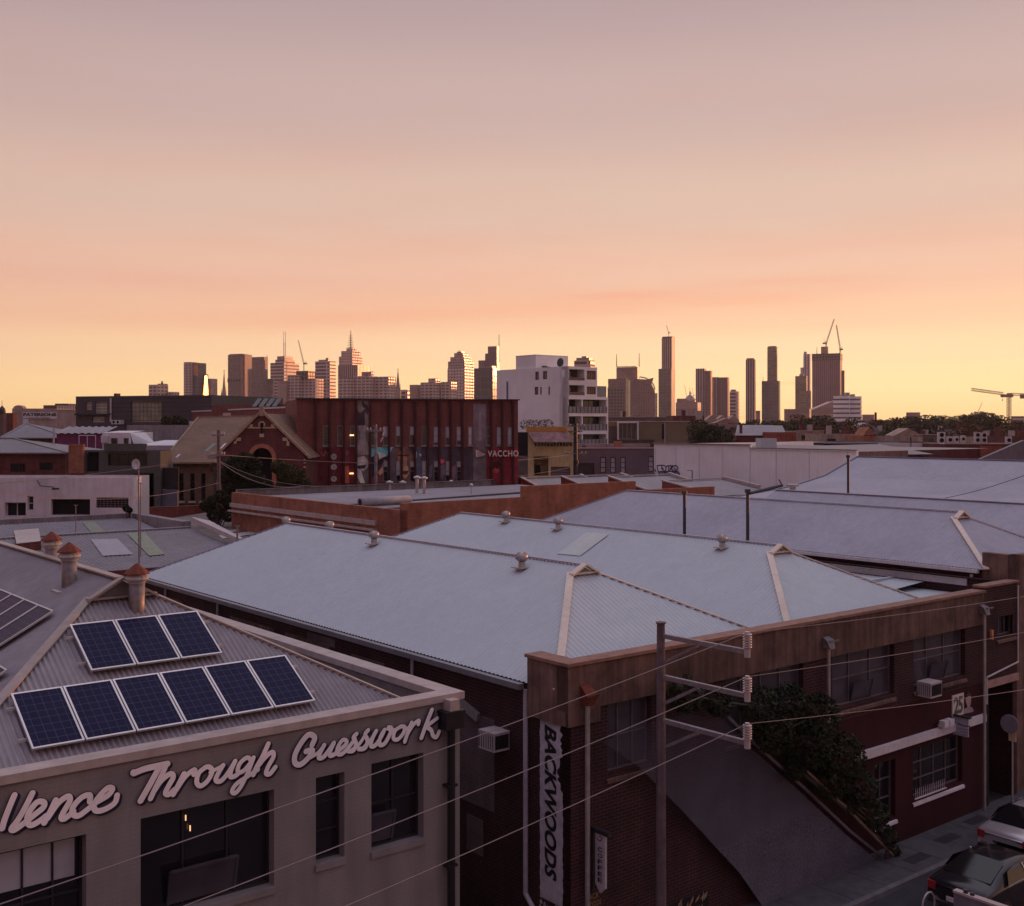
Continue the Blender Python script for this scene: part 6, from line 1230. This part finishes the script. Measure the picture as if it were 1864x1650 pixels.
# big hammerhead crane at the right
D = 620; t = Thing('tower_crane', 'large flat-top tower crane at the right edge of the skyline', 'crane', W, ((1836-CX)/F*D, D, 0)); f = lambda px, py, dy=0: ((px-CX)/F*D, D+dy, H-(py-HY)/F*D)
def lattice(m, a, b, w, h, n, r=.12):
    a, b = Vector(a), Vector(b); d = b-a; up = Vector((0,0,h)) if abs(d.normalized().z) < .8 else Vector((w,0,0)); sdv = Vector((0,w/2,0))
    for o in (sdv, -sdv, sdv+up, -sdv+up): m.tube(a+o, b+o, r, 4)
    for k in range(n):
        p = a+d*(k/n); r_ = a+d*((k+.5)/n); e = a+d*((k+1)/n)
        for o in (sdv, -sdv): m.tube(p+o, r_+o+up, r*.7, 4); m.tube(r_+o+up, e+o, r*.7, 4)
m = MB(); a = f(1834,800); b = f(1834,722); lattice(m, a, b, 1.6, 0, 16, .16); t.part('mast', m, CRN)
m = MB(); lattice(m, f(1768,711.5), f(1826,719.5), 1.4, 1.4, 14); t.part('jib', m, CRN); m = MB(); lattice(m, f(1842,720), f(1880,722), 1.4, 1.3, 8); t.part('counter_jib', m, CRN)
m = MB(); a = f(1823,723.5); b = f(1843,716); m.box(a[0], b[0], D-1.2, D+1.2, a[2], a[2]+1.6); m.box(f(1834,1)[0],f(1841,1)[0],D-1,D+1,a[2],b[2]); m.box(f(1858,1)[0],f(1870,1)[0],D-1,D+1,f(1,726)[2],f(1,718)[2]); t.part('slewing_cab', m, CRN)
m = MB(); a = f(1825,723); m.tube(a,(a[0],a[1],a[2]-1.5),.06,4); m.box(a[0]-.2,a[0]+.2,D-.2,D+.2,a[2]-2.1,a[2]-1.5); t.part('hook', m, METALD)
jib('luffing_crane', 'faint thin crane above the trees near the right edge', 2500, (1779,765), (1779,753), (1788,733), (1777,752), s=.6)

# ================================================================ trees
rnd = random.Random(17)
protos = []
def crown(n, seed, blobs=10, leaf=.35, sq=.75):
    r_ = random.Random(seed); bl = []
    for k in range(blobs):
        a = r_.uniform(0, 6.28); d = r_.uniform(.1, .62); bl.append((d*math.cos(a), d*math.sin(a), 1.0+r_.uniform(-.35,.45), r_.uniform(.26,.48)))
    m = MB(); leafmass(m, bl, n, leaf, r_, sq); return m, bl
def mktree(name, label, x, y, rad, ht, pmesh, mat, group=None):
    e = bpy.data.objects.new(name, None); COL.objects.link(e); e.location = (x, y, 0); e.scale = (rad, rad, ht/1.75); e.rotation_euler = (0,0,rnd.uniform(0,6.28)); tag(e, label, 'tree', group)
    for nm, me in (('crown', pmesh[0]), ('trunk', pmesh[1])):
        o = bpy.data.objects.new(nm, me); COL.objects.link(o); o.parent = e
        if nm == 'crown': 
            o.material_slots[0].link = 'OBJECT'; o.material_slots[0].material = mat
    return e
def proto(n, seed, leaf, blobs=10, sq=.75):
    m, bl = crown(n, seed, blobs, leaf, sq); tr = MB(); tr.tube((0,0,0),(0,0,.75),.05,8,.035)
    for b in bl[:6]: tr.tube((0,0,.6),b[:3],.025,5,.008)
    return m.mesh('crown', LEAF, (0,0,0)), tr.mesh('trunk', BARK, (0,0,0))
PB = [proto(2600, s, .055, 12) for s in (1,2,3,4)]; PN = proto(9000, 9, .030, 16, .7)
X = (1293-CX)/F*215; mktree('tree', 'broad dark tree rising behind the left part of the white clad wall', X, 215, 7.4, 15.6, PN, LEAF)
tl = [(1400,764,480,9),(1432,762,460,9),(1462,756,520,11),(1490,758,500,10),(1508,766,380,9),(1535,764,420,10),(1565,762,430,10),(1590,766,460,9),(1612,762,500,9),(1640,757,560,12),(1668,759,540,11),(1700,757,580,12),(1730,755,600,13),(1756,753,560,11),(1785,751,540,13),(1815,753,520,13),(1846,766,420,9),(1862,768,400,9),(1360,766,470,7),(1622,772,330,7),(1555,772,320,6),(1690,772,360,8),(1765,775,340,8),(1480,772,350,7),(1835,778,330,7),(1318,756,600,7)]
ks = ['dark green', 'olive', 'autumn brown']
pos = ['behind the far shops', 'against the sunset horizon', 'right of the banded hotel', 'near the hammerhead crane']
for i, (px, py, D, r) in enumerate(tl):
    mat = (LEAF, LEAF2, LEAF3)[i % 3 if px < 1700 else (1 if i % 2 else 2)]; kk = ks[(LEAF, LEAF2, LEAF3).index(mat)]
    ht = H-(py-HY)/F*D; ref = min([('the white ribbed tower',1469),('the wedge building',1500),('the banded hotel',1543),('the brick chimney',1595),('the small flat horizon block',1662),('the roof condensers',1750),('the hammerhead crane',1836),('the two-stage olive tower',1404),('the lone slim tower',1366),('the cream gables',1315)], key=lambda q_: abs(q_[1]-px))
    mktree('tree', f'{kk} tree, crown top {"left of" if px < ref[1] else "right of"} {ref[0]}, {"nearer row" if D < 400 else ("middle row" if D < 500 else "farthest row")}', (px-CX)/F*D, D, r*1.15, ht*1.05, PB[i % 4], mat, 'trees along the horizon')
for i, (px, py, D, r, lb) in enumerate(((1330,758,1000,14,''),)): pass
m = MB(); rnd2 = random.Random(5); bl = [((px-CX)/F*D, D+rnd2.uniform(-8,8), rnd2.uniform(3,8), rnd2.uniform(5,9)) for px in range(1340, 1890, 9) for D in (600,)]
leafmass(m, bl, 16000, .9, rnd2, .8); solo('distant_wood', 'continuous belt of far-off treetops closing the horizon on the right', 'wood', m, LEAF2, W, (0,600,0), kind='stuff')
bl = [((px-CX)/F*D, D+rnd2.uniform(-20,20), rnd2.uniform(2,6), rnd2.uniform(5,9)) for px in range(-900, 60, 14) for D in (640,)]
m = MB(); leafmass(m, bl, 6000, 1.2, rnd2, .8); solo('distant_wood', 'low dark treetops closing the horizon at the far left', 'wood', m, LEAF, W, (-400,640,0), kind='stuff')
# trees and shrubs before the church
def bush(label, pts, D, mat, n, size, seed, name='tree'):
    r_ = random.Random(seed); bl = [((x-CX)/F*D, D+r_.uniform(-.8,.8), H-(y-HY)/F*D, rr_/F*D) for x, y, rr_ in pts]; cx = sum(b[0] for b in bl)/len(bl)
    t = Thing(name, label, name, W, (cx, D, 0)); m = MB(); leafmass(m, bl, n, size*.8, r_); t.part('crown', m, mat); m = MB(); m.tube((cx,D,0),(cx,D,bl[0][2]),.2,7,.1)
    for b in bl: m.tube((cx,D,bl[0][2]*.6),b[:3],.07,5,.03)
    t.part('trunk', m, BARK)
bush('large dark tree filling the church arch behind the wire pole', [(430,850,20),(446,838,15),(420,842,10),(462,846,14),(440,870,22),(470,872,16),(412,866,14),(484,888,13),(425,885,18),(455,890,18)], 97, LEAF, 9000, .16, 3)
bush('smaller dark tree between the church gable and the mural wall', [(528,866,22),(510,850,14),(545,870,14),(520,888,16),(558,880,10)], 96, LEAF2, 4500, .16, 4)
bush('low dark shrubs by the pole left of the church porch', [(385,915,12),(400,905,12),(372,922,11),(412,915,12),(390,935,16),(412,938,14)], 92, LEAF, 4000, .14, 5, 'shrub')
bush('reddish bare shrub against the church side wall', [(388,852,9),(394,866,8)], 100, LEAF3, 700, .12, 6, 'shrub')
bush('small dark shrub at the garage corner', [(232,925,6),(240,928,5)], 90, LEAF, 700, .12, 7, 'shrub')
bush('dark shrub in front of the charcoal building', [(305,768,10),(320,766,9),(335,770,8)], 172, LEAF2, 1600, .25, 8, 'shrub')
# ================================================================ poles and wires
def sag(a, b, s, n=28):
    return [tuple(a[q]+(b[q]-a[q])*i/n - (4*s*(i/n)*(1-i/n) if q == 2 else 0) for q in range(3)) for i in range(n+1)]
WIRE = M('pale_wire', (.26,.20,.19), .7, .0, .1, 2); WIRED = M('dark_wire', (.05,.045,.055), .5, .2, .1, 2)
pv = 18.45; q = G.ony(1203,1135,pv); pu = q[0]; pz = q[2]
t = Thing('power_pole', 'tall dark street pole with three angled arms and white insulators', 'power pole', G, (pu, pv, 0))
m = MB(); m.tube((pu,pv,0),(pu,pv,pz),.13,12,.095); m.lathe(pu,pv,[(.125,pz),(.125,pz+.03)],12); t.part('pole', m, M('weathered_pole', (.17,.125,.13), .85, .1, .35, 4, bump=.3, streak=.3))
ends = []
for py in (1156, 1230, 1309):
    z = G.ony(1210,py,pv)[2]; m = MB(); m.bar((pu,pv-.1,z),(pu,pv-2.6,z+.02),.1,.1); t2 = t.part('arm', m, M('arm_steel', (.25,.21,.22), .6, .3, .3, 8))
    m = MB(); m.bar((pu,pv-.1,z-.62),(pu,pv-1.15,z-.06),.06,.07); t.part('brace', m, MC['arm_steel'], t2)
    m = MB(); m.tube((pu,pv-2.55,z-.1),(pu,pv-2.55,z+.1),.07,10)
    prof = []
    for k in range(6): prof += [(.045, z+.1+.055*k), (.10, z+.115+.055*k), (.095, z+.13+.055*k), (.045, z+.14+.055*k)]
    prof += [(.05, z+.45)]; m.lathe(pu, pv-2.55, prof, 14); t.part('insulator', m, M('porcelain', (.46,.38,.37), .25, 0, .1, 5, spec=.7), t2, smooth=False); ends.append((pu, pv-2.55, z+.43))
for i, e in enumerate(ends):
    L = lambda l: (e[0]-l, e[1], e[2]-(.146*l-.00168*l*l)); pts = [L(l) for l in [k*1.0 for k in range(0, 30)]]
    slp = (.045, .05, .10)[i]; R_ = lambda l: (e[0]+l, e[1], e[2]-(slp*l-.0012*l*l)); pr = [R_(l) for l in [k*1.2 for k in range(0, 34)]]
    m = MB(); m.path(pts, .009, 5); m.path(pr, .008, 5)
    solo('power_line', ['topmost','middle','lowest'][i] + ' street cable running through the white insulators', 'cable', m, WIRE, G, e, 'street cables on the three-armed pole')
# wooden pole before the church
D = 94
def wx_(px, py, D): return ((px-CX)/F*D, D, H-(py-HY)/F*D)
def upole(label, px, yt, D, arms, r=.14, mat=None, gp='timber utility poles'):
    a = wx_(px, yt, D); t = Thing('utility_pole', label, 'utility pole', W, (a[0], D, 0), gp); m = MB(); m.tube((a[0],D,0),a,r*1.3,8,r); t.part('pole', m, mat or M('timber_pole', (.20,.14,.12), .9, 0, .3, 3, streak=.3))
    for y, w in arms:
        z = wx_(px, y, D)[2]; m = MB(); m.bar((a[0]-w,D-.2,z),(a[0]+w,D-.2,z),.12,.12); am = t.part('cross_arm', m, MC['arm_steel'])
        for k in (-1,-.6,.6,1): m = MB(); m.lathe(a[0]+w*k*.95, D-.2, [(.05,z+.05),(.08,z+.12),(.04,z+.3)], 8); t.part('insulator', m, MC['porcelain'], am)
    return t
t = upole('grey timber pole with small top crossarm in front of the church', 398, 783, D, [(793,.5),(829,.55)])
m = MB(); a = wx_(400,835,D); m.tube((a[0]+.2,D-.2,0),(a[0]+.05,D-.2,a[2]),.05,6); m.box(a[0]-.9,a[0]-.3,D-.4,D-.1,wx_(0,836,D)[2],wx_(0,828,D)[2]); t.part('conduit', m, WIRE)
t = upole('dark pole crowded with crossarms in front of the yellow building', 1047.5, 770, 150, [(776,1.2),(786,.9),(826,1.4)], .25, METALD)
m = MB(); rnd = random.Random(9)
for k in range(26): a = wx_(1047.5+rnd.uniform(-11,11), rnd.uniform(768,800), 149.6); m.tube(a, (a[0]+rnd.uniform(-.7,.7), a[1], a[2]+rnd.uniform(-.6,.6)), .035, 4)
a = wx_(1050,838,149.5); m.tube(a,(a[0],a[1],a[2]-.5),.2,8); t.part('fittings', m, METALD)
t = upole('pale mottled street pole with a white crossarm before the painted mural wall', 684, 776, 101, [(784.5,.75)], .13, M('mottled_pole', (.22,.20,.20), .8, 0, .6, 1.5))
m = MB(); a = wx_(685,773,101); m.tube(a,(a[0],a[1],a[2]-.3),.05,5); t.part('lamp_head', m, WFRAME); m = MB(); b = wx_(699,786,100.8); m.tube(b,(b[0]-.1,b[1],b[2]-.35),.07,6); m.tube((b[0]-.1,b[1],b[2]-.5),(b[0]-.3,b[1],b[2]-.9),.05,6); t.part('lamp_fitting', m, WFRAME)
def cable(label, pa, pb, s, r=.03, mat=WIRE, gp='overhead cables'):
    m = MB(); m.path(sag(wx_(*pa), wx_(*pb), s), r, 4); solo('overhead_cable', label, 'cable', m, mat, W, wx_(*pa), gp)
cable('bright thick cable from the church pole across the mural wall', (400,828,93.6), (1040,828,149), .95, .035)
cable('upper thin cable drooping from the church pole to the orange brick parapet', (400,840,93.6), (600,885,84), .6, .025)
cable('lower thin cable drooping from the church pole to the orange brick parapet', (400,841,93.6), (560,884,84), .8, .028)
cable('thin cable crossing from the white garage to the church pole', (-20,882,80), (398,830,93.6), .2, .02)
cable('thin low cable from the left past the dish pole to the church pole', (-20,893,70), (398,879,93.5), .9, .022)
cable('thin cable along the foot of the mural wall', (690,884,100), (1045,850,148), .5, .02)
cable('thin cable from dark pole over the yellow building', (943,830,140), (1040,825,149), .6, .02)
cable('fine wire high over the lilac roofs at the right', (1560,920,58), (1900,852,50), .5, .015, WIRED)
# dish on a pole, antennas
a = wx_(249,845,64); t = Thing('dish_pole', 'round pale dish on a thin pole behind the tin roofs', 'antenna', W, (a[0],64,0)); m = MB(); m.tube((a[0]+.15,64,0),(a[0]+.1,64,a[2]),.045,6); t.part('pole', m, WIRE)
m = MB(); m.v = []; 
prof = [(.02,0),(.15,.015),(.24,.05)]
vs = []; n = 18
for r, dep in prof:
    for k in range(n): b = 2*math.pi*k/n; vs.append((a[0]+r*math.cos(b), 64-.1-dep, a[2]+r*1.25*math.sin(b)))
m.add(vs, [(i*n+k, i*n+(k+1)%n, (i+1)*n+(k+1)%n, (i+1)*n+k) for i in range(2) for k in range(n)]+[tuple(range(n))]); t.part('dish', m, WHITEP, smooth=True)
for px, yt, yb, D, lb in ((138,920,955,72,'thin bare antenna post on the rear tin roof'),(256,880,998,66,'thin tall rod rising from the tin roof beside the dish pole'),(432,958,972,58,'small stub pipe on the brown flat roof')):
    a = wx_(px, yt, D); m = MB(); m.tube((a[0],D,wx_(px,yb,D)[2]-.5),a,.03 if D > 60 else .05,5); m.box(a[0]-.12,a[0]+.12,D-.03,D+.03,a[2]-.02,a[2]+.02); solo('antenna_post', lb, 'antenna', m, WIRE, W, (a[0],D,a[2]-2))
a = wx_(1260, 857, 118); m = MB(); m.tube((a[0],118,0),a,.05,5); m.tube(a,(a[0]-.55,118,a[2]+.02),.03,5); solo('antenna_post', 'thin right-angled antenna before the white clad wall', 'antenna', m, METALD, W, (a[0],118,0))

# ================================================================ cars
def car(label, u, v, col, L_=4.3, Wd=1.78, Ht=1.45, hatch=True, lowrough=.25):
    """car facing +u with its tail at u"""
    t = Thing('parked_car', label, 'car', G, (u+L_/2, v, 0), 'cars parked along the street')
    st = [(0,.80,.45,.80,.68,.86),(.06,.86,.34,.92,.74,.98),(.22,.885,.28,.96,.76,1.04),(.55,.89,.25,.97,.74,1.10),(1.1,.89,.25,.96,.66,1.34),(1.55,.89,.25,.95,.62,Ht-.02),(2.2,.89,.25,.94,.60,Ht),(2.75,.89,.25,.93,.61,Ht-.07),(3.35,.885,.25,.90,.74,.99),(3.8,.87,.26,.84,.70,.90),(4.15,.80,.32,.74,.62,.78),(4.3,.70,.42,.60,.5,.64)]
    k = L_/4.3; m = MB(); n = 14; vs = []
    for x, w, zb, zs, wt, zt in st:
        w *= Wd/1.78; wt *= Wd/1.78
        half = [(w*.75,zb),(w*.97,zb+.08),(w,zb+.25),(w*.99,zs-.12),(w*.95,zs),(wt+.02,zt-.06),(wt*.8,zt)]
        ring = [(u+x*k, v-a, z) for a, z in half]+[(u+x*k, v+a, z) for a, z in half[::-1]]; vs += ring
    fs = [(i*n+j, i*n+(j+1)%n, (i+1)*n+(j+1)%n, (i+1)*n+j) for i in range(len(st)-1) for j in range(n)]+[tuple(range(n)), tuple(range((len(st)-1)*n+n-1, (len(st)-1)*n-1, -1))]
    m.add(vs, fs); paint = M('car_paint_'+label[:5], col, lowrough, .5, .08, 1, spec=.6); b = t.part('body', m, paint, smooth=True)
    md = b.modifiers.new('s', 'SUBSURF'); md.levels = 1; md.render_levels = 2
    S = Wd/1.78; W2 = M('car_glass', (.008,.008,.010), .08, 0, .1, 1, spec=.35)
    m = MB(); o = .012
    m.quad((u+.50*k-o,v-.66*S,1.09+o),(u+.50*k-o,v+.66*S,1.09+o),(u+1.38*k,v+.56*S,Ht-.045+o*3),(u+1.38*k,v-.56*S,Ht-.045+o*3)) ; t.part('rear_window', m, W2)
    m = MB(); m.quad((u+3.3*k,v+.66*S,1.02),(u+3.3*k,v-.66*S,1.02),(u+2.72*k,v-.54*S,Ht-.03),(u+2.72*k,v+.54*S,Ht-.03)); t.part('windscreen', m, W2)
    for s in (-1, 1):
        m = MB(); p = [(.95,.865,1.0),(1.15,.72,1.3),(1.6,.65,Ht-.10),(2.6,.65,Ht-.14),(3.25,.80,1.0)]; m.quad(*[(u+x*k, v+s*(y*S+.035), z) for x, y, z in p]); w = t.part('side_window', m, W2)
        m = MB(); m.bar((u+.95*k,v+s*(.90*S),.985),(u+3.3*k,v+s*(.875*S),.985),.02,.03); m.bar((u+1.95*k,v+s*.89*S,.99),(u+1.95*k,v+s*.70*S,Ht-.1),.03,.05); t.part('window_trim', m, METAL, w)
        m = MB(); m.box(u+2.95*k,u+3.15*k,v+s*.9*S,v+s*1.06*S,.98,1.12); t.part('wing_mirror', m, paint)
        m = MB(); m.box(u-.01,u+.16,v+s*.58*S,v+s*.80*S,.70,.90); t.part('tail_light', m, M('tail_red', (.28,.02,.02), .2, 0, .1, 3, spec=.8))
        m = MB(); m.box(u+L_-.26,u+L_-.10,v+s*.42*S,v+s*.70*S,.62,.74); t.part('headlight', m, WFRAME)
        for x in (.82, 3.45):
            m = MB(); m.tube((u+x*k,v+s*.72*S,.32),(u+x*k,v+s*.90*S,.32),.32,18); wh = t.part('wheel', m, M('tyre', (.02,.02,.02), .9), smooth=False); m = MB(); m.tube((u+x*k,v+s*.895*S,.32),(u+x*k,v+s*.915*S,.32),.2,12); t.part('rim', m, METAL, wh)
    m = MB(); m.box(u-.04,u-.005,v-.26,v+.26,.52,.64); t.part('number_plate', m, WFRAME)
    m = MB(); m.box(u-.05,u+.12,v-.78*S,v+.78*S,.36,.46); t.part('bumper_strip', m, METALD)
    return t
car('silver hatchback seen from behind, parked along the far kerb', 32.2, 16.95, (.50,.46,.46))
car('dark curved-roof car parked behind the silver hatchback', 27.6, 15.8, (.035,.03,.036), 4.4, 1.8, 1.42, lowrough=.12)
# bent hoop, board at the corner, sign post
a = G.onz(1690,1625,.9); m = MB(); pts = [(a[0]-.28, a[1], 0)]+[(a[0]-.28*math.cos(b), a[1], .62+.28*math.sin(b)) for b in [math.pi*k/10 for k in range(11)]]+[(a[0]+.28, a[1], 0)]; m.path(pts, .025, 8); solo('bicycle_hoop', 'pale bent steel hoop at the bottom edge near the dark car', 'bicycle rack', m, METAL, G, (a[0],a[1],0))
q0 = G.onz(1738,1621,3.0); q1 = G.onz(1900,1675,3.0); vv0, vv1 = q0[1], q1[1]
t = Thing('awning_beam', 'long grey board with a pale top rail poking in at the lower right corner', 'awning', G, (q0[0], (vv0+vv1)/2, 2.6)); m = MB(); m.bar((q0[0],vv0,3.0),(q0[0],vv1-2,3.0),.16,.05); t.part('top_rail', m, COPE)
m = MB(); m.box(q0[0]-.05,q0[0]+.02,vv1-2,vv0,2.55,2.97); t.part('board', m, M('board_grey', (.17,.15,.17), .7, 0, .2, 3)); m = MB(); m.tube((q0[0]-.0,vv0-.25,3.02),(q0[0],vv0-.25,3.10),.05,8); m.tube((q0[0]-.0,vv0-.4,3.02),(q0[0],vv0-.4,3.08),.05,8); t.part('bolt', m, METALD)
m = MB(); m.tube((q0[0],vv1-2,0),(q0[0],vv1-2,2.9),.06,6); t.part('post', m, METALD)
a = G.ony(1843,1410,18.4); zt = G.ony(1842,1330,18.4)[2]; t = Thing('street_sign_post', 'thin street post with a narrow yellowish sign at the right edge', 'sign', G, (a[0],18.4,0)); m = MB(); m.tube((a[0],18.4,.1),(a[0],18.4,zt),.03,8); t.part('post', m, METAL)
m = MB(); z2 = G.ony(1842,1350,18.4)[2]; m.box(a[0]-.02,a[0]+.02,18.28,18.52,z2,zt); t.part('sign_plate', m, CRM)
m = MB(); a2 = G.ony(1838,1318,18.4); m.tube((a2[0]-.03,18.4,a2[2]),(a2[0],18.4,a2[2]),.3,18); t.part('reflected_disc', m, M('dull_disc', (.2,.18,.2), .6))  # disc added in place of a round reflection, no real sign plate
# ================================================================ sky, sun, camera
sc = bpy.context.scene
wd = bpy.data.worlds.new("World"); sc.world = wd; wd.use_nodes = True; nt = wd.node_tree
bg = nt.nodes['Background']
SAZ, SEL = R(55), R(3.6)        # sun bearing right of the view, and height
tc = N(nt, 'ShaderNodeTexCoord'); nz = N(nt, 'ShaderNodeVectorMath', operation='NORMALIZE'); nt.links.new(tc.outputs['Generated'], nz.inputs[0])
sp = N(nt, 'ShaderNodeSeparateXYZ'); nt.links.new(nz.outputs[0], sp.inputs[0])
ramp = N(nt, 'ShaderNodeValToRGB'); nt.links.new(sp.outputs[2], ramp.inputs['Fac'])
cr = ramp.color_ramp; cr.interpolation = 'EASE'
stops = [(0.0, (254,208,144)), (.03,(258,218,160)), (.065,(251,210,167)), (.095,(241,193,161)), (.125,(233,188,165)), (.19,(216,185,170)), (.27,(195,169,165)), (.36,(174,154,158)), (.50,(200,192,208)), (1.0,(256,264,280))]
while len(cr.elements) < len(stops): cr.elements.new(.5)
for e, (p, c) in zip(cr.elements, stops): e.position = p; e.color = srgb(*c)
# brighter towards the sunset side, darker behind
dt = N(nt, 'ShaderNodeVectorMath', operation='DOT_PRODUCT'); nt.links.new(nz.outputs[0], dt.inputs[0]); dt.inputs[1].default_value = (math.sin(R(24)), math.cos(R(24)), 0)
mr = N(nt, 'ShaderNodeMapRange'); mr.interpolation_type = 'SMOOTHSTEP'; nt.links.new(dt.outputs['Value'], mr.inputs['Value'])
mr.inputs['From Min'].default_value = -.6; mr.inputs['From Max'].default_value = 1; mr.inputs['To Min'].default_value = 0; mr.inputs['To Max'].default_value = 1
tn = N(nt, 'ShaderNodeMix'); tn.data_type = 'RGBA'; nt.links.new(mr.outputs['Result'], tn.inputs[0]); tci = [q for q in tn.inputs if q.type == 'RGBA']; tci[0].default_value = (.53,.42,.55,1); tci[1].default_value = (1.06,1.04,1.0,1)
col = mul(nt, ramp.outputs['Color'], [q for q in tn.outputs if q.type == 'RGBA'][0])
# faint streaks of pink cloud low over the city
mp = N(nt, 'ShaderNodeMapping'); mp.inputs['Scale'].default_value = (1.6, 1.6, 16); mp.inputs['Location'].default_value = (1.3, .2, 0); nt.links.new(nz.outputs[0], mp.inputs['Vector'])
nn = N(nt, 'ShaderNodeTexNoise', Scale=2.2, Detail=7, Roughness=.55); nt.links.new(mp.outputs['Vector'], nn.inputs['Vector'])
r2 = N(nt, 'ShaderNodeValToRGB'); nt.links.new(nn.outputs['Fac'], r2.inputs['Fac']); r2.color_ramp.elements[0].position = .44; r2.color_ramp.elements[0].color = (0,0,0,1); r2.color_ramp.elements[1].position = .75; r2.color_ramp.elements[1].color = (1,1,1,1)
r3 = N(nt, 'ShaderNodeValToRGB'); nt.links.new(sp.outputs[2], r3.inputs['Fac']); r3.color_ramp.elements[0].position = .05; r3.color_ramp.elements[0].color = (0,0,0,1); r3.color_ramp.elements[1].position = .11; r3.color_ramp.elements[1].color = (1,1,1,1)
e = r3.color_ramp.elements.new(.3); e.color = (.25,.25,.25,1)
fm = N(nt, 'ShaderNodeMath', operation='MULTIPLY'); nt.links.new(r2.outputs['Color'], fm.inputs[0]); nt.links.new(r3.outputs['Color'], fm.inputs[1])
fm2 = N(nt, 'ShaderNodeMath', operation='MULTIPLY'); nt.links.new(fm.outputs[0], fm2.inputs[0]); fm2.inputs[1].default_value = .6
mx = N(nt, 'ShaderNodeMix'); mx.data_type = 'RGBA'; mx.blend_type = 'MULTIPLY'; nt.links.new(fm2.outputs[0], mx.inputs[0])
ci = [q for q in mx.inputs if q.type == 'RGBA']
def Mt(op, a, b=None, c=None):
    n_ = N(nt, 'ShaderNodeMath', operation=op)
    for i_, v_ in enumerate((a, b, c)):
        if v_ is None: continue
        if isinstance(v_, (int, float)): n_.inputs[i_].default_value = v_
        else: nt.links.new(v_, n_.inputs[i_])
    return n_.outputs[0]
az_ = Mt('ARCTAN2', sp.outputs[0], sp.outputs[1])
cloud = fm2.outputs[0]
for a0, z0, wa, wz, k_, g_ in ((.093,.1115,.06,.0042,.02,.55), (.225,.1205,.085,.0045,.03,.45), (-.02,.098,.42,.011,.045,.5), (.16,.178,.10,.008,-.18,-.25), (.24,.036,.035,.0018,.0,.5)):
    da = Mt('SUBTRACT', az_, a0); wob = Mt('MULTIPLY', Mt('SUBTRACT', nn.outputs['Fac'], .5), .012)
    dz_ = Mt('SUBTRACT', Mt('ADD', sp.outputs[2], wob), Mt('ADD', Mt('MULTIPLY', da, k_), z0))
    q1_ = Mt('POWER', Mt('ABSOLUTE', Mt('DIVIDE', da, wa)), 2); q2_ = Mt('POWER', Mt('ABSOLUTE', Mt('DIVIDE', dz_, wz)), 2)
    mk = Mt('EXPONENT', Mt('MULTIPLY', Mt('ADD', q1_, q2_), -1.3)); cloud = Mt('ADD', cloud, Mt('MULTIPLY', mk, g_))
nt.links.new(cloud, mx.inputs[0])
gl = Mt('EXPONENT', Mt('MULTIPLY', Mt('ADD', Mt('POWER', Mt('ABSOLUTE', Mt('DIVIDE', Mt('SUBTRACT', az_, .36), .42)), 2), Mt('POWER', Mt('ABSOLUTE', Mt('DIVIDE', Mt('SUBTRACT', sp.outputs[2], .05), .07)), 2)), -1))
col = mul(nt, col, mul(nt, (1,.80,.42,1), gl), .16, 'ADD')
nt.links.new(col, ci[0]); ci[1].default_value = (1.0, .79, .74, 1)
out = [q for q in mx.outputs if q.type == 'RGBA'][0]
sky = N(nt, 'ShaderNodeTexSky'); sky.sky_type = 'NISHITA'; sky.sun_disc = False; sky.sun_elevation = SEL; sky.sun_rotation = SAZ; sky.dust_density = 3
bg2 = N(nt, 'ShaderNodeBackground'); nt.links.new(sky.outputs[0], bg2.inputs['Color']); bg2.inputs['Strength'].default_value = .05*NISH
ad = N(nt, 'ShaderNodeAddShader'); nt.links.new(out, bg.inputs['Color']); bg.inputs['Strength'].default_value = SKY
nt.links.new(bg.outputs[0], ad.inputs[0]); nt.links.new(bg2.outputs[0], ad.inputs[1]); nt.links.new(ad.outputs[0], nt.nodes['World Output'].inputs['Surface'])
hm = bpy.data.materials.new('haze_air'); hm.use_nodes = True; hn = hm.node_tree; hn.nodes.remove(hn.nodes['Principled BSDF'])
pv_ = N(hn, 'ShaderNodeVolumePrincipled'); pv_.inputs['Color'].default_value = (.95,.84,.80,1); pv_.inputs['Density'].default_value = HAZE; pv_.inputs['Anisotropy'].default_value = .2
hn.links.new(pv_.outputs[0], hn.nodes['Material Output'].inputs['Volume'])
m = MB(); m.box(-3600, 3600, -500, 3600, -1, 420); solo('haze', None, None, m, hm, W, (0,0,0), kind='stuff')
sl_ = bpy.data.lights.new('sun', 'SUN'); sl_.energy = SUN; sl_.angle = R(.6); sl_.color = (1.0, .36, .15)
so = bpy.data.objects.new('sun', sl_); COL.objects.link(so)
dv = Vector((math.sin(SAZ)*math.cos(SEL), math.cos(SAZ)*math.cos(SEL), math.sin(SEL))); so.rotation_euler = dv.to_track_quat('Z', 'Y').to_euler(); so.location = (60, 0, 60)
cam = bpy.data.cameras.new('camera'); co = bpy.data.objects.new('camera', cam); COL.objects.link(co); sc.camera = co
co.location = (0, 0, H); co.rotation_euler = (R(90), 0, 0); cam.sensor_width = 36; cam.lens = F/1864*36; cam.shift_y = -(825-HY)/1864; cam.clip_end = 20000; cam.clip_start = .2
sc.view_settings.view_transform = 'Standard'; sc.view_settings.look = 'None'; sc.view_settings.gamma = 1; sc.view_settings.exposure = EXPO
sc.cycles.max_bounces = 5; sc.cycles.diffuse_bounces = 3; sc.cycles.glossy_bounces = 3; sc.cycles.volume_bounces = 0; sc.cycles.use_denoising = True
